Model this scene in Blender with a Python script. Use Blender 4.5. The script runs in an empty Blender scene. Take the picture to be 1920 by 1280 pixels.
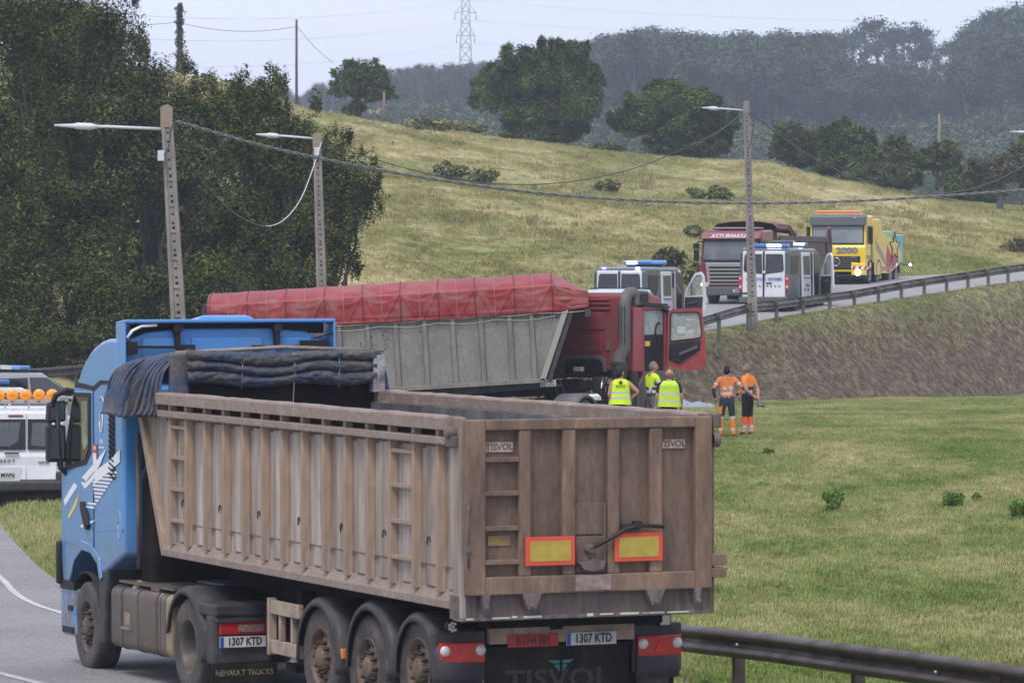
import bpy, bmesh, math, random
import numpy as np
from mathutils import Vector, Matrix, noise
random.seed(7); rng = np.random.default_rng(11)
sc = bpy.context.scene
COL = sc.collection
R = math.radians

# ---------------- camera ----------------
F = 8200.0; HZ = 490.0; CZ = 4.5        # focal length in photo pixels, horizon row, eye height
cam_d = bpy.data.cameras.new('camera'); cam = bpy.data.objects.new('camera', cam_d); COL.objects.link(cam)
cam.location = (0, 0, CZ); cam.rotation_euler = (R(90), 0, 0)
cam_d.sensor_width = 36; cam_d.lens = F / 1920 * 36; cam_d.shift_y = -(640 - HZ) / 1920
cam_d.clip_start = 0.5; cam_d.clip_end = 9000
cam_d.dof.use_dof = True; cam_d.dof.focus_distance = 118; cam_d.dof.aperture_fstop = 10.0
sc.camera = cam

# ---------------- world ----------------
SUN_EL, SUN_AZ = 58, 200
w = bpy.data.worlds.new('World'); sc.world = w; w.use_nodes = True
nt = w.node_tree; nt.nodes.clear()
sky = nt.nodes.new('ShaderNodeTexSky'); sky.sky_type = 'NISHITA'; sky.sun_disc = False
sky.sun_elevation = R(SUN_EL); sky.sun_rotation = R(SUN_AZ); sky.dust_density = 3.0; sky.air_density = 1.0
hsv = nt.nodes.new('ShaderNodeHueSaturation'); hsv.inputs['Saturation'].default_value = 0.25
mixw = nt.nodes.new('ShaderNodeMix'); mixw.data_type = 'RGBA'
mixw.inputs[0].default_value = 0.8; mixw.inputs[7].default_value = (8.6, 9.2, 11.7, 1)   # even cloud cover
bg = nt.nodes.new('ShaderNodeBackground'); bg.inputs[1].default_value = 0.070
wo = nt.nodes.new('ShaderNodeOutputWorld')
nt.links.new(sky.outputs[0], hsv.inputs['Color']); nt.links.new(hsv.outputs[0], mixw.inputs[6])
tcw = nt.nodes.new('ShaderNodeTexCoord'); mpw = nt.nodes.new('ShaderNodeMapping'); mpw.inputs['Scale'].default_value = (1, 1, 4); nzw = nt.nodes.new('ShaderNodeTexNoise'); nzw.inputs['Scale'].default_value = 7; nzw.inputs['Detail'].default_value = 5
mrw = nt.nodes.new('ShaderNodeMapRange'); mrw.inputs[1].default_value = .3; mrw.inputs[2].default_value = .7; mrw.inputs[3].default_value = .93; mrw.inputs[4].default_value = 1.04; scw = nt.nodes.new('ShaderNodeVectorMath'); scw.operation = 'SCALE'
nt.links.new(tcw.outputs['Generated'], mpw.inputs[0]); nt.links.new(mpw.outputs[0], nzw.inputs['Vector']); nt.links.new(nzw.outputs[0], mrw.inputs[0]); nt.links.new(mixw.outputs[2], scw.inputs[0]); nt.links.new(mrw.outputs[0], scw.inputs['Scale'])
nt.links.new(scw.outputs[0], bg.inputs[0]); nt.links.new(bg.outputs[0], wo.inputs[0])

# ---------------- sun ----------------
sd = bpy.data.lights.new('sun', 'SUN'); sd.energy = 1.5; sd.angle = R(20); sd.color = (1, .94, .86)
sun = bpy.data.objects.new('sun', sd); COL.objects.link(sun)
_dir = Vector((math.sin(R(SUN_AZ)) * math.cos(R(SUN_EL)), math.cos(R(SUN_AZ)) * math.cos(R(SUN_EL)), math.sin(R(SUN_EL))))
sun.rotation_euler = _dir.to_track_quat('Z', 'Y').to_euler(); sun.location = (0, 60, 60)

vs = sc.view_settings
vs.view_transform = 'Standard'; vs.look = 'None'; vs.exposure = 0.76; vs.gamma = 1.0; vs.use_curve_mapping = False
sc.cycles.max_bounces = 6; sc.cycles.diffuse_bounces = 3; sc.cycles.glossy_bounces = 3; sc.cycles.transparent_max_bounces = 8
sc.cycles.volume_bounces = 1; sc.cycles.use_denoising = True

def at(px, py, D):
    return Vector(((px - 960) * D / F, D, CZ + (HZ - py) * D / F))

# ---------------- object helpers ----------------
def put(name, me, parent=None, **tags):
    o = bpy.data.objects.new(name, me); COL.objects.link(o)
    if parent is not None: o.parent = parent
    for k, v in tags.items(): o[k] = v
    return o

def thing(name, label, cat, loc=(0, 0, 0), rz=0, group=None, rx=0):
    o = bpy.data.objects.new(name, None); COL.objects.link(o); o.empty_display_size = .3
    o.rotation_mode = 'ZXY' if False else 'XYZ'
    o.location = loc; o.rotation_euler = (rx, 0, rz); o['label'] = label; o['category'] = cat
    if group: o['group'] = group
    return o

def tag(o, label, cat, group=None):
    o['label'] = label; o['category'] = cat
    if group: o['group'] = group
    return o

def kids(o): return [c for c in COL.objects if c.parent == o]
def copy_tree(o, label=None, group=None):
    ch = {}
    for c in COL.objects:
        if c.parent: ch.setdefault(c.parent.name, []).append(c)
    def rec(o, p):
        c = o.copy(); COL.objects.link(c)
        if p: c.parent = p
        for k in ch.get(o.name, []): rec(k, c)
        return c
    r = rec(o, None)
    if label: r['label'] = label
    if group: r['group'] = group
    return r

class MB:
    """collects simple solids into one mesh"""
    def __init__(s): s.v = []; s.f = []; s.m = []; s.sm = []
    def add(s, vs_, fs, m=0, smooth=False):
        n = len(s.v); s.v += [tuple(v) for v in vs_]
        for f in fs: s.f.append([i + n for i in f]); s.m.append(m); s.sm.append(smooth)
        return s
    def hexa(s, p, m=0):   # 8 points: bottom 4 ccw, top 4 ccw
        return s.add(p, [(3, 2, 1, 0), (4, 5, 6, 7), (0, 1, 5, 4), (1, 2, 6, 5), (2, 3, 7, 6), (3, 0, 4, 7)], m)
    def box(s, x0, x1, y0, y1, z0, z1, m=0):
        if x0 > x1: x0, x1 = x1, x0
        if y0 > y1: y0, y1 = y1, y0
        if z0 > z1: z0, z1 = z1, z0
        return s.hexa([(x0, y0, z0), (x1, y0, z0), (x1, y1, z0), (x0, y1, z0), (x0, y0, z1), (x1, y0, z1), (x1, y1, z1), (x0, y1, z1)], m)
    def bar(s, a, b, w, h, m=0, up=(0, 0, 1)):   # rectangular bar between two points
        a = Vector(a); b = Vector(b); d = (b - a).normalized(); u = Vector(up)
        if abs(d.dot(u)) > .97: u = Vector((0, 1, 0)) if abs(d.y) < .9 else Vector((1, 0, 0))
        x = d.cross(u).normalized() * w / 2; y = x.cross(d).normalized() * h / 2
        return s.hexa([a - x - y, a + x - y, b + x - y, b - x - y, a - x + y, a + x + y, b + x + y, b - x + y], m)
    def prism(s, poly, axis, c0, c1, m=0, smooth=False):
        """poly: 2D outline in the two other axes; extruded along axis from c0 to c1"""
        def P(a, b, c): return {'x': (c, a, b), 'y': (a, c, b), 'z': (a, b, c)}[axis]
        n = len(poly); vs_ = [P(a, b, c0) for a, b in poly] + [P(a, b, c1) for a, b in poly]
        area = sum(poly[i][0] * poly[(i + 1) % n][1] - poly[(i + 1) % n][0] * poly[i][1] for i in range(n))
        fs = [(i, (i + 1) % n, n + (i + 1) % n, n + i) for i in range(n)]
        caps = [tuple(range(n))[::-1], tuple(range(n, 2 * n))]
        flip = (area < 0) != (axis == 'y')
        if (c1 < c0): flip = not flip
        if flip: fs = [f[::-1] for f in fs]; caps = [f[::-1] for f in caps]
        s.add(vs_, fs, m, smooth); k = len(s.v) - 2 * n
        for c in caps: s.f.append([i + k for i in c]); s.m.append(m); s.sm.append(False)
        return s
    def tube(s, pts, r, n=8, m=0, caps=True):
        pts = [Vector(p) for p in pts]; rr = r if isinstance(r, (list, tuple)) else [r] * len(pts)
        vs_ = []; prev = None
        for i, p in enumerate(pts):
            d = (pts[min(i + 1, len(pts) - 1)] - pts[max(i - 1, 0)]).normalized()
            if prev is None:
                u = Vector((0, 0, 1)) if abs(d.z) < .9 else Vector((1, 0, 0))
                x = d.cross(u).normalized()
            else: x = (prev - d * prev.dot(d)).normalized()
            prev = x; y = d.cross(x)
            for k in range(n):
                a = 2 * math.pi * k / n; vs_.append(p + (x * math.cos(a) + y * math.sin(a)) * rr[i])
        fs = [(i * n + k, i * n + (k + 1) % n, (i + 1) * n + (k + 1) % n, (i + 1) * n + k) for i in range(len(pts) - 1) for k in range(n)]
        s.add(vs_, fs, m, True)
        if caps:
            b = len(s.v) - len(vs_)
            s.f.append([b + k for k in range(n)][::-1]); s.m.append(m); s.sm.append(False)
            s.f.append([b + (len(pts) - 1) * n + k for k in range(n)]); s.m.append(m); s.sm.append(False)
        return s
    def lathe(s, prof, c, axis='x', n=28, m=0, smooth=True, a0=0, a1=2 * math.pi):
        """prof: (offset along axis, radius)"""
        c = Vector(c); full = abs(a1 - a0 - 2 * math.pi) < 1e-6; k_ = n if full else n + 1; vs_ = []
        for o, r in prof:
            for k in range(k_):
                a = a0 + (a1 - a0) * k / n; ca, sa = math.cos(a) * r, math.sin(a) * r
                vs_.append(c + Vector({'x': (o, ca, sa), 'y': (ca, o, sa), 'z': (ca, sa, o)}[axis]))
        fs = []
        for i in range(len(prof) - 1):
            for k in range(n):
                k2 = (k + 1) % k_
                fs.append((i * k_ + k, i * k_ + k2, (i + 1) * k_ + k2, (i + 1) * k_ + k))
        return s.add(vs_, fs, m, smooth)
    def grid(s, fn, nu, nv, m=0, smooth=True):
        vs_ = [fn(i / nu, j / nv) for i in range(nu + 1) for j in range(nv + 1)]
        fs = [(i * (nv + 1) + j, (i + 1) * (nv + 1) + j, (i + 1) * (nv + 1) + j + 1, i * (nv + 1) + j + 1) for i in range(nu) for j in range(nv)]
        return s.add(vs_, fs, m, smooth)
    def build(s, name, mats, parent=None, bevel=0, solid=0, seg=2, xf=None, **tags):
        me = bpy.data.meshes.new(name); v = s.v
        if xf is not None: v = [tuple(xf @ Vector(p)) for p in v]
        me.from_pydata(v, [], s.f)
        if not isinstance(mats, (list, tuple)): mats = [mats]
        for m in mats: me.materials.append(m)
        me.polygons.foreach_set('material_index', s.m); me.polygons.foreach_set('use_smooth', s.sm)
        me.update()
        o = put(name, me, parent, **tags)
        if solid:
            md = o.modifiers.new('solid', 'SOLIDIFY'); md.thickness = solid; md.offset = -1
        if bevel:
            md = o.modifiers.new('bevel', 'BEVEL'); md.width = bevel; md.segments = seg; md.limit_method = 'ANGLE'; md.angle_limit = R(35)
            md.harden_normals = False
        return o

def text(s, size, mat, parent, loc, rot, name='lettering', align='CENTER', sx=1.0, ext=.002, bold=0.0, shear=0):
    cu = bpy.data.curves.new('t', 'FONT'); cu.body = s; cu.size = size; cu.align_x = align; cu.align_y = 'CENTER'
    cu.extrude = ext; cu.resolution_u = 2; cu.offset = bold; cu.shear = shear
    o = bpy.data.objects.new('t', cu); COL.objects.link(o)
    bpy.context.view_layer.update()
    me = bpy.data.meshes.new_from_object(o.evaluated_get(bpy.context.evaluated_depsgraph_get()))
    bpy.data.objects.remove(o); bpy.data.curves.remove(cu)
    me.materials.clear(); me.materials.append(mat); me.name = name
    me.transform(Matrix.Translation(loc) @ Matrix(rot).to_4x4() @ Matrix.Diagonal((sx, 1, 1, 1)))
    return put(name, me, parent)
# rotation presets for lettering (text x axis, text up axis, outward normal) as columns
def face_rot(xa, ua):
    xa = Vector(xa).normalized(); ua = Vector(ua).normalized(); n = xa.cross(ua)
    return Matrix((xa, ua, n)).transposed()
ROT_REAR = face_rot((1, 0, 0), (0, 0, 1))      # faces -Y (rear of a vehicle)
ROT_LEFT = face_rot((0, -1, 0), (0, 0, 1))     # faces -X
ROT_RIGHT = face_rot((0, 1, 0), (0, 0, 1))     # faces +X
ROT_FRONT = face_rot((-1, 0, 0), (0, 0, 1))    # faces +Y

# ---------------- materials ----------------
_mc = {}
def mat(name, col, rough=.6, metal=0.0, col2=None, scale=3.0, mix=(.35, .65), streak=1.0, bump=0.0, bscale=30.0, spec=.5,
        dirt=None, dirt_h=None, emit=None, es=0, alpha=None, coat=0, island=None, trans=0, coords='Object', dirt_amt=.6, dscale=None, grain=.24):
    if name in _mc: return _mc[name]
    m = bpy.data.materials.new(name); m.use_nodes = True; _mc[name] = m
    n = m.node_tree; b = n.nodes['Principled BSDF']; L = n.links.new
    b.inputs['Roughness'].default_value = rough; b.inputs['Metallic'].default_value = metal
    b.inputs['Specular IOR Level'].default_value = spec; b.inputs['Base Color'].default_value = (*col, 1)
    if coat: b.inputs['Coat Weight'].default_value = coat; b.inputs['Coat Roughness'].default_value = .08
    if emit: b.inputs['Emission Color'].default_value = (*emit, 1); b.inputs['Emission Strength'].default_value = es
    if trans: b.inputs['Transmission Weight'].default_value = trans; b.inputs['IOR'].default_value = 1.45
    if alpha is not None: b.inputs['Alpha'].default_value = alpha
    tc = n.nodes.new('ShaderNodeTexCoord'); mp = n.nodes.new('ShaderNodeMapping'); mp.inputs['Scale'].default_value = (1, 1, 1 / streak)
    if coords == 'World':
        ge = n.nodes.new('ShaderNodeNewGeometry'); L(ge.outputs['Position'], mp.inputs[0]); src = ge.outputs['Position']
    else: L(tc.outputs['Object'], mp.inputs[0]); src = tc.outputs['Object']
    cur = None
    def mixc(a, bcol, fac):
        x = n.nodes.new('ShaderNodeMix'); x.data_type = 'RGBA'
        if a is None: x.inputs[6].default_value = (*col, 1)
        else: L(a, x.inputs[6])
        if isinstance(bcol, tuple): x.inputs[7].default_value = (*bcol, 1)
        else: L(bcol, x.inputs[7])
        L(fac, x.inputs[0]); return x.outputs[2]
    def rampnoise(sc_, lo, hi, vec, det=5, w=0, rough_=.6):
        t = n.nodes.new('ShaderNodeTexNoise'); t.inputs['Scale'].default_value = sc_; t.inputs['Detail'].default_value = det
        t.inputs['Roughness'].default_value = rough_
        L(vec, t.inputs['Vector']); r = n.nodes.new('ShaderNodeMapRange'); r.inputs[1].default_value = lo; r.inputs[2].default_value = hi
        L(t.outputs[0], r.inputs[0]); return r.outputs[0], t.outputs[0]
    if col2:
        f, _ = rampnoise(scale, mix[0], mix[1], mp.outputs[0]); cur = mixc(cur, tuple(col2), f)
    if island:      # per-leaf variation
        ge2 = n.nodes.new('ShaderNodeNewGeometry'); cur = mixc(cur, tuple(island), ge2.outputs['Random Per Island'])
    if dirt:
        f, _ = rampnoise(dscale or scale * .37 + .9, .44, .66, mp.outputs[0], det=8)
        mu = n.nodes.new('ShaderNodeMath'); mu.operation = 'MULTIPLY'; mu.inputs[1].default_value = dirt_amt; L(f, mu.inputs[0]); fo = mu.outputs[0]
        if dirt_h:   # more road dirt low down: (height where it ends, height where it is full)
            sx = n.nodes.new('ShaderNodeSeparateXYZ'); L(tc.outputs['Object'], sx.inputs[0])
            mr = n.nodes.new('ShaderNodeMapRange'); mr.inputs[1].default_value = dirt_h[0]; mr.inputs[2].default_value = dirt_h[1]; L(sx.outputs[2], mr.inputs[0])
            f2, _ = rampnoise(7, .3, .6, mp.outputs[0]); 
            m2 = n.nodes.new('ShaderNodeMath'); m2.operation = 'MULTIPLY'; L(mr.outputs[0], m2.inputs[0]); L(f2, m2.inputs[1])
            m3 = n.nodes.new('ShaderNodeMath'); m3.operation = 'MAXIMUM'; L(m2.outputs[0], m3.inputs[0]); L(fo, m3.inputs[1]); fo = m3.outputs[0]
        cur = mixc(cur, tuple(dirt), fo)
        gt = n.nodes.new('ShaderNodeTexNoise'); gt.inputs['Scale'].default_value = 24; gt.inputs['Detail'].default_value = 6; gt.inputs['Roughness'].default_value = .75; L(mp.outputs[0], gt.inputs['Vector'])
        gr_ = n.nodes.new('ShaderNodeMapRange'); gr_.inputs[1].default_value = .36; gr_.inputs[2].default_value = .64; gr_.inputs[3].default_value = 1 - grain; gr_.inputs[4].default_value = 1 + grain * .6; L(gt.outputs[0], gr_.inputs[0])
        gm_ = n.nodes.new('ShaderNodeVectorMath'); gm_.operation = 'SCALE'; L(cur, gm_.inputs[0]); L(gr_.outputs[0], gm_.inputs['Scale']); cur = gm_.outputs[0]
        rr = n.nodes.new('ShaderNodeMapRange'); rr.inputs[3].default_value = rough; rr.inputs[4].default_value = min(1, rough + .4); L(fo, rr.inputs[0]); L(rr.outputs[0], b.inputs['Roughness'])
    if cur is not None: L(cur, b.inputs['Base Color'])
    if bump:
        t = n.nodes.new('ShaderNodeTexNoise'); t.inputs['Scale'].default_value = bscale; t.inputs['Detail'].default_value = 4; L(mp.outputs[0], t.inputs['Vector'])
        bu = n.nodes.new('ShaderNodeBump'); bu.inputs['Strength'].default_value = bump; bu.inputs['Distance'].default_value = .02
        L(t.outputs[0], bu.inputs['Height']); L(bu.outputs[0], b.inputs['Normal'])
    return m
# ================= THE LAND =================
# right-hand edge of the asphalt: (X, Y, height below the eye)
EDGE = [(22, -30, -4.3), (17, -8, -4.3), (12, 12, -4.33), (7.6, 27, -4.35), (3.9, 37, -4.38), (2.4, 41, -4.40), (-1.4, 50, -4.62), (-5.5, 60, -4.77), (-7.0, 66.6, -4.8),
        (-8.1, 72.3, -4.76), (-9.1, 78, -4.71), (-9.9, 84, -4.67), (-10.1, 90, -4.6), (-9.9, 98, -4.45), (-9.4, 106, -4.33), (-8.5, 114, -4.27), (-7.0, 121.5, -4.15),
        (-4.8, 128, -3.98), (0, 139.5, -3.32), (6.93, 155, -2.45), (10.4, 162.7, -2.0), (16.0, 175, -1.42), (21.5, 187, -.88), (27.2, 199.5, -.62), (34, 214.5, -.32), (41, 230, .1), (73, 300, 2.2), (120, 400, 2.2)]
def catmull(P, n=8):
    P = [Vector(p) for p in P]; out = []
    for i in range(len(P) - 1):
        a, b, c, d = P[max(i - 1, 0)], P[i], P[i + 1], P[min(i + 2, len(P) - 1)]
        for k in range(n):
            t = k / n; out.append(.5 * ((2 * b) + (c - a) * t + (2 * a - 5 * b + 4 * c - d) * t * t + (3 * b - a - 3 * c + d) * t ** 3))
    out.append(P[-1]); return out
edge = catmull(EDGE); RW = 8.3
def side_n(i, P):
    d = P[min(i + 1, len(P) - 1)] - P[max(i - 1, 0)]; d.z = 0; d.normalize(); return Vector((-d.y, d.x, 0))
def offs(P, w, dz=0): return [p + side_n(i, P) * w + Vector((0, 0, dz)) for i, p in enumerate(P)]
cen = np.array([tuple(p) for p in offs(edge, RW / 2)])
ED = np.array([e[1] for e in EDGE]); EZ = np.array([e[2] for e in EDGE])
SKP = np.array([-2500, -600, 0, 300, 420, 500, 570, 700, 800, 900, 1000, 1100, 1190, 1300, 1450, 1500, 1560, 1650, 1760, 1920, 2600, 5000])
SKY = np.array([60, 60, 100, 140, 162, 185, 202, 222, 236, 251, 266, 281, 291, 299, 306, 325, 341, 356, 373, 387, 400, 400])
SKZ = (490 - SKY) * 300 / F
FPX = np.array([-3000, 0, 600, 1000, 1100, 1300, 1500, 1700, 1920, 5000]); FZ = np.array([38, 38, 35, 37, 33, 34, 30, 30, 36, 36.])
LD = np.array([-60, 30, 45, 60, 80, 100, 110, 132, 160, 190, 240]); LZ = np.array([-4.6, -4.65, -4.85, -4.85, -4.6, -4.27, -4.24, -4.52, -5.02, -5.85, -6.6])
def land(X, Y):
    X = np.asarray(X, float); Y = np.asarray(Y, float)
    Yc = np.maximum(Y, 1); u = np.clip(X / Yc, -.5, .24); px = 960 + F * X / Yc
    De = 63.6 / (.455 - u); Do = 72.7 / (.455 - u)
    ze = np.interp(De, ED, EZ); lw = np.interp(De - 6, LD, LZ)
    Db = De - 1.2 - np.clip((ze - lw) * 2.7, 3, 14)
    lawn = np.interp(Y, LD, LZ)
    t = np.clip((Y - Db) / (De - Db), 0, 1); lb = np.interp(Db, LD, LZ); bank = lb + (ze - lb) * (t * (1.25 - .25 * t))
    zo = np.interp(Do - 3.4, ED, EZ)
    zs = np.interp(px, SKP, SKZ)
    th = np.clip((Y - Do) / np.maximum(300 - Do, 5), 0, 1)
    hill = zo + (zs - zo) * (1.18 * th - .18 * th * th)
    beyond = zs - .055 * (Y - 300)
    zf = np.interp(px, FPX, FZ)
    tf = np.clip((Y - 520) / 480, 0, 1); far = (zs - 12.1) * (1 - tf) + zf * tf
    far = np.where(Y > 1250, zf - (Y - 1250) * .02, far)
    z = np.where(Y < Db, lawn, np.where(Y < De, bank, np.where(Y < Do, zo, np.where(Y < 300, hill, np.where(Y < 520, beyond, far)))))
    bankm = np.where((Y > Db - .5) & (Y < De - 1.0), np.clip(1.10 - t * .66, 0, 1), 0.0); hillm = (Y > Do).astype(float)
    # flatten to the road
    d2 = np.full(X.shape, 1e9); zr = np.zeros(X.shape)
    sel = Y < 320
    xs, ys = X[sel], Y[sel]; dd = np.full(xs.shape, 1e9); zz = np.zeros(xs.shape)
    for cx, cy, cz in cen:
        q = (xs - cx) ** 2 + (ys - cy) ** 2; mm = q < dd; dd[mm] = q[mm]; zz[mm] = cz
    d2[sel] = dd; zr[sel] = zz; dist = np.sqrt(d2)
    wgt = np.clip(1 - (dist - RW / 2 - .5) / np.where(Y < 125, 3.5, 1.6), 0, 1); wgt = wgt * wgt * (3 - 2 * wgt)
    z = z * (1 - wgt) + (zr - .0) * wgt
    inr = dist < RW / 2 + .25
    z = np.where(inr, zr - .07, z)
    return z, bankm, hillm, dist
def land_z(x, y):
    return float(land(np.array([x]), np.array([y]))[0][0]) + CZ

us = np.concatenate([np.linspace(-.6, -.135, 30)[:-1], np.linspace(-.135, .135, 240), np.linspace(.135, .6, 30)[1:]])
ds = np.concatenate([np.linspace(3, 36, 22)[:-1], np.arange(36, 138, .8), np.arange(138, 200, .45), np.arange(200, 330, 1.5), np.geomspace(330, 2300, 56)])
U, Dg = np.meshgrid(us, ds); Xg = U * (Dg + 12); Yg = Dg
zg, bm_, hm_, dist_ = land(Xg, Yg)
zb = np.zeros(zg.shape)
for i in range(zg.shape[0]):
    yy = ds[i]
    for j in range(zg.shape[1]):
        if dist_[i, j] < RW / 2 + .4 or yy > 600: continue
        p = Vector((Xg[i, j], yy, 0))
        if hm_[i, j] > 0: zb[i, j] = .55 * noise.noise(p * .07) + .22 * noise.noise(p * .25) + .12 * noise.noise(p * .8)
        elif bm_[i, j] > 0: zb[i, j] = .30 * noise.noise(p * .25) + .16 * noise.noise(p * .8) + .10 * noise.noise(p * 2.2)
        else: zb[i, j] = .05 * noise.noise(p * .2) + .02 * noise.noise(p * 1.5)
fade = np.clip((dist_ - RW / 2 - .4) / 2.0, 0, 1)
zg = zg + zb * fade + CZ
nr, nc = zg.shape
me = bpy.data.meshes.new('ground')
idx = np.arange(nr * nc).reshape(nr, nc)
fs = np.stack([idx[:-1, :-1], idx[:-1, 1:], idx[1:, 1:], idx[1:, :-1]], -1).reshape(-1, 4)
me.from_pydata(np.stack([Xg, Yg, zg], -1).reshape(-1, 3).tolist(), [], fs.tolist())
for nm, arr in (('bank', bm_), ('hill', hm_)):
    k = arr.copy()
    for _ in range(1): k[1:-1, 1:-1] = (k[1:-1, 1:-1] * 2 + k[:-2, 1:-1] + k[2:, 1:-1] + k[1:-1, :-2] + k[1:-1, 2:]) / 6
    a = me.attributes.new(nm, 'FLOAT', 'POINT'); a.data.foreach_set('value', k.reshape(-1))
me.polygons.foreach_set('use_smooth', [True] * len(me.polygons)); me.update()

def grass_colour(n, pos, green, straw, scale, lo=.40, hi=.62):
    """patchy green and straw in world space; returns a colour socket"""
    L = n.links.new
    mp = n.nodes.new('ShaderNodeMapping'); mp.inputs['Scale'].default_value = (1, .45, 1); L(pos, mp.inputs[0])
    def nz(s, d=6, a=.35, b=.65):
        t = n.nodes.new('ShaderNodeTexNoise'); t.inputs['Scale'].default_value = s; t.inputs['Detail'].default_value = d; t.inputs['Roughness'].default_value = .65
        L(mp.outputs[0], t.inputs['Vector']); r = n.nodes.new('ShaderNodeMapRange'); r.inputs[1].default_value = a; r.inputs[2].default_value = b; L(t.outputs[0], r.inputs[0]); return r.outputs[0]
    x = n.nodes.new('ShaderNodeMix'); x.data_type = 'RGBA'; x.inputs[6].default_value = (*green, 1); x.inputs[7].default_value = (*straw, 1); L(nz(scale, 7, lo, hi), x.inputs[0])
    y = n.nodes.new('ShaderNodeMix'); y.data_type = 'RGBA'; y.blend_type = 'MULTIPLY'; L(x.outputs[2], y.inputs[6]); y.inputs[7].default_value = (.60, .60, .52, 1); L(nz(scale * 6.3, 5, .48, .70), y.inputs[0])
    z = n.nodes.new('ShaderNodeMix'); z.data_type = 'RGBA'; z.blend_type = 'MULTIPLY'; L(y.outputs[2], z.inputs[6]); z.inputs[7].default_value = (.78, .74, .66, 1); L(nz(scale * 27, 4, .42, .62), z.inputs[0])
    return z.outputs[2]
LAWN = ((.205, .28, .075), (.50, .455, .25)); HILL = ((.25, .26, .10), (.47, .405, .23))
gm = bpy.data.materials.new('grassy_ground'); gm.use_nodes = True; n = gm.node_tree; L = n.links.new; b = n.nodes['Principled BSDF']; b.inputs['Roughness'].default_value = 1; b.inputs['Specular IOR Level'].default_value = .1
ge = n.nodes.new('ShaderNodeNewGeometry')
c1 = grass_colour(n, ge.outputs['Position'], *[tuple(v * .78 for v in c) for c in LAWN], .33, .38, .65); c2 = grass_colour(n, ge.outputs['Position'], *[tuple(v * .88 for v in c) for c in HILL], .085, .36, .6)
t = n.nodes.new('ShaderNodeTexNoise'); t.inputs['Scale'].default_value = 2.9; t.inputs['Detail'].default_value = 10; t.inputs['Roughness'].default_value = .7; L(ge.outputs['Position'], t.inputs['Vector'])
rp = n.nodes.new('ShaderNodeValToRGB'); e = rp.color_ramp.elements; e[0].position = .34; e[0].color = (.060, .042, .033, 1); e[1].position = .72; e[1].color = (.26, .22, .145, 1)
e2 = rp.color_ramp.elements.new(.5); e2.color = (.125, .095, .070, 1); L(t.outputs[0], rp.inputs[0])
def attr(nm):
    a = n.nodes.new('ShaderNodeAttribute'); a.attribute_name = nm; return a.outputs['Fac']
def mx(a, b_, f):
    x = n.nodes.new('ShaderNodeMix'); x.data_type = 'RGBA'; L(a, x.inputs[6]); L(b_, x.inputs[7]); L(f, x.inputs[0]); return x.outputs[2]
bkn = n.nodes.new('ShaderNodeMath'); bkn.operation = 'MULTIPLY_ADD'; L(t.outputs[0], bkn.inputs[0]); bkn.inputs[1].default_value = -.9; L(attr('bank'), bkn.inputs[2]); mrb = n.nodes.new('ShaderNodeMapRange'); mrb.inputs[1].default_value = .02; mrb.inputs[2].default_value = .34; L(bkn.outputs[0], mrb.inputs[0])
col = mx(mx(c1, c2, attr('hill')), rp.outputs[0], mrb.outputs[0]); L(col, b.inputs['Base Color'])
t3 = n.nodes.new('ShaderNodeTexNoise'); t3.inputs['Scale'].default_value = 9; t3.inputs['Detail'].default_value = 6; L(ge.outputs['Position'], t3.inputs['Vector'])
bu = n.nodes.new('ShaderNodeBump'); bu.inputs['Strength'].default_value = .6; bu.inputs['Distance'].default_value = .12; L(t3.outputs[0], bu.inputs['Height']); L(bu.outputs[0], b.inputs['Normal'])
me.materials.append(gm); ground = put('ground', me, kind='structure')
me.polygons.foreach_set('material_index', [0] * len(me.polygons))

# ---- asphalt and painted lines ----
asphalt = mat('asphalt', (.235, .225, .235), .9, col2=(.165, .158, .163), scale=.35, mix=(.35, .7), bump=.8, bscale=60, coords='World', dirt=(.33, .32, .31), dirt_amt=.7, dscale=14)
white_paint = mat('road_paint', (.50, .50, .49), .7, col2=(.26, .25, .26), scale=9, mix=(.4, .7), coords='World')
def strip(name, P, w0, w1, dz, m, sub=6, **k):
    a = offs(P, w0, dz); b_ = offs(P, w1, dz); mb = MB(); vs_ = []
    for p, q in zip(a, b_):
        for j in range(sub + 1): vs_.append(p.lerp(q, j / sub) + Vector((0, 0, CZ)))
    s_ = sub + 1
    mb.add(vs_, [(i * s_ + j + 1, i * s_ + j, (i + 1) * s_ + j, (i + 1) * s_ + j + 1) for i in range(len(P) - 1) for j in range(sub)], 0, True)
    return mb.build(name, m, **k)
edge2 = catmull(EDGE, 16)
asphalt_old = mat('bleached_old_asphalt', (.29, .29, .295), .9, col2=(.23, .23, .235), scale=.5, mix=(.35, .7), bump=.4, bscale=120, coords='World', dirt=(.33, .32, .31), dirt_amt=.5, dscale=20)
ks_ = next(i for i, p in enumerate(edge2) if p.y > 126)
strip('road', edge2[:ks_ + 1], 0, RW, 0, asphalt, kind='structure'); strip('road', edge2[ks_:], 0, RW, 0, asphalt_old, kind='structure')
strip('road_edge_line', edge2[:ks_], .74, .84, .006, white_paint, 1, kind='structure')
strip('road_edge_line', edge2[:ks_], RW - .55, RW - .42, .006, white_paint, 1, kind='structure')
# centre line, solid, worn
strip('road_centre_line', edge2[:15 * 16], RW / 2 + .10, RW / 2 + .22, .006, white_paint, 1, kind='structure')

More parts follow.
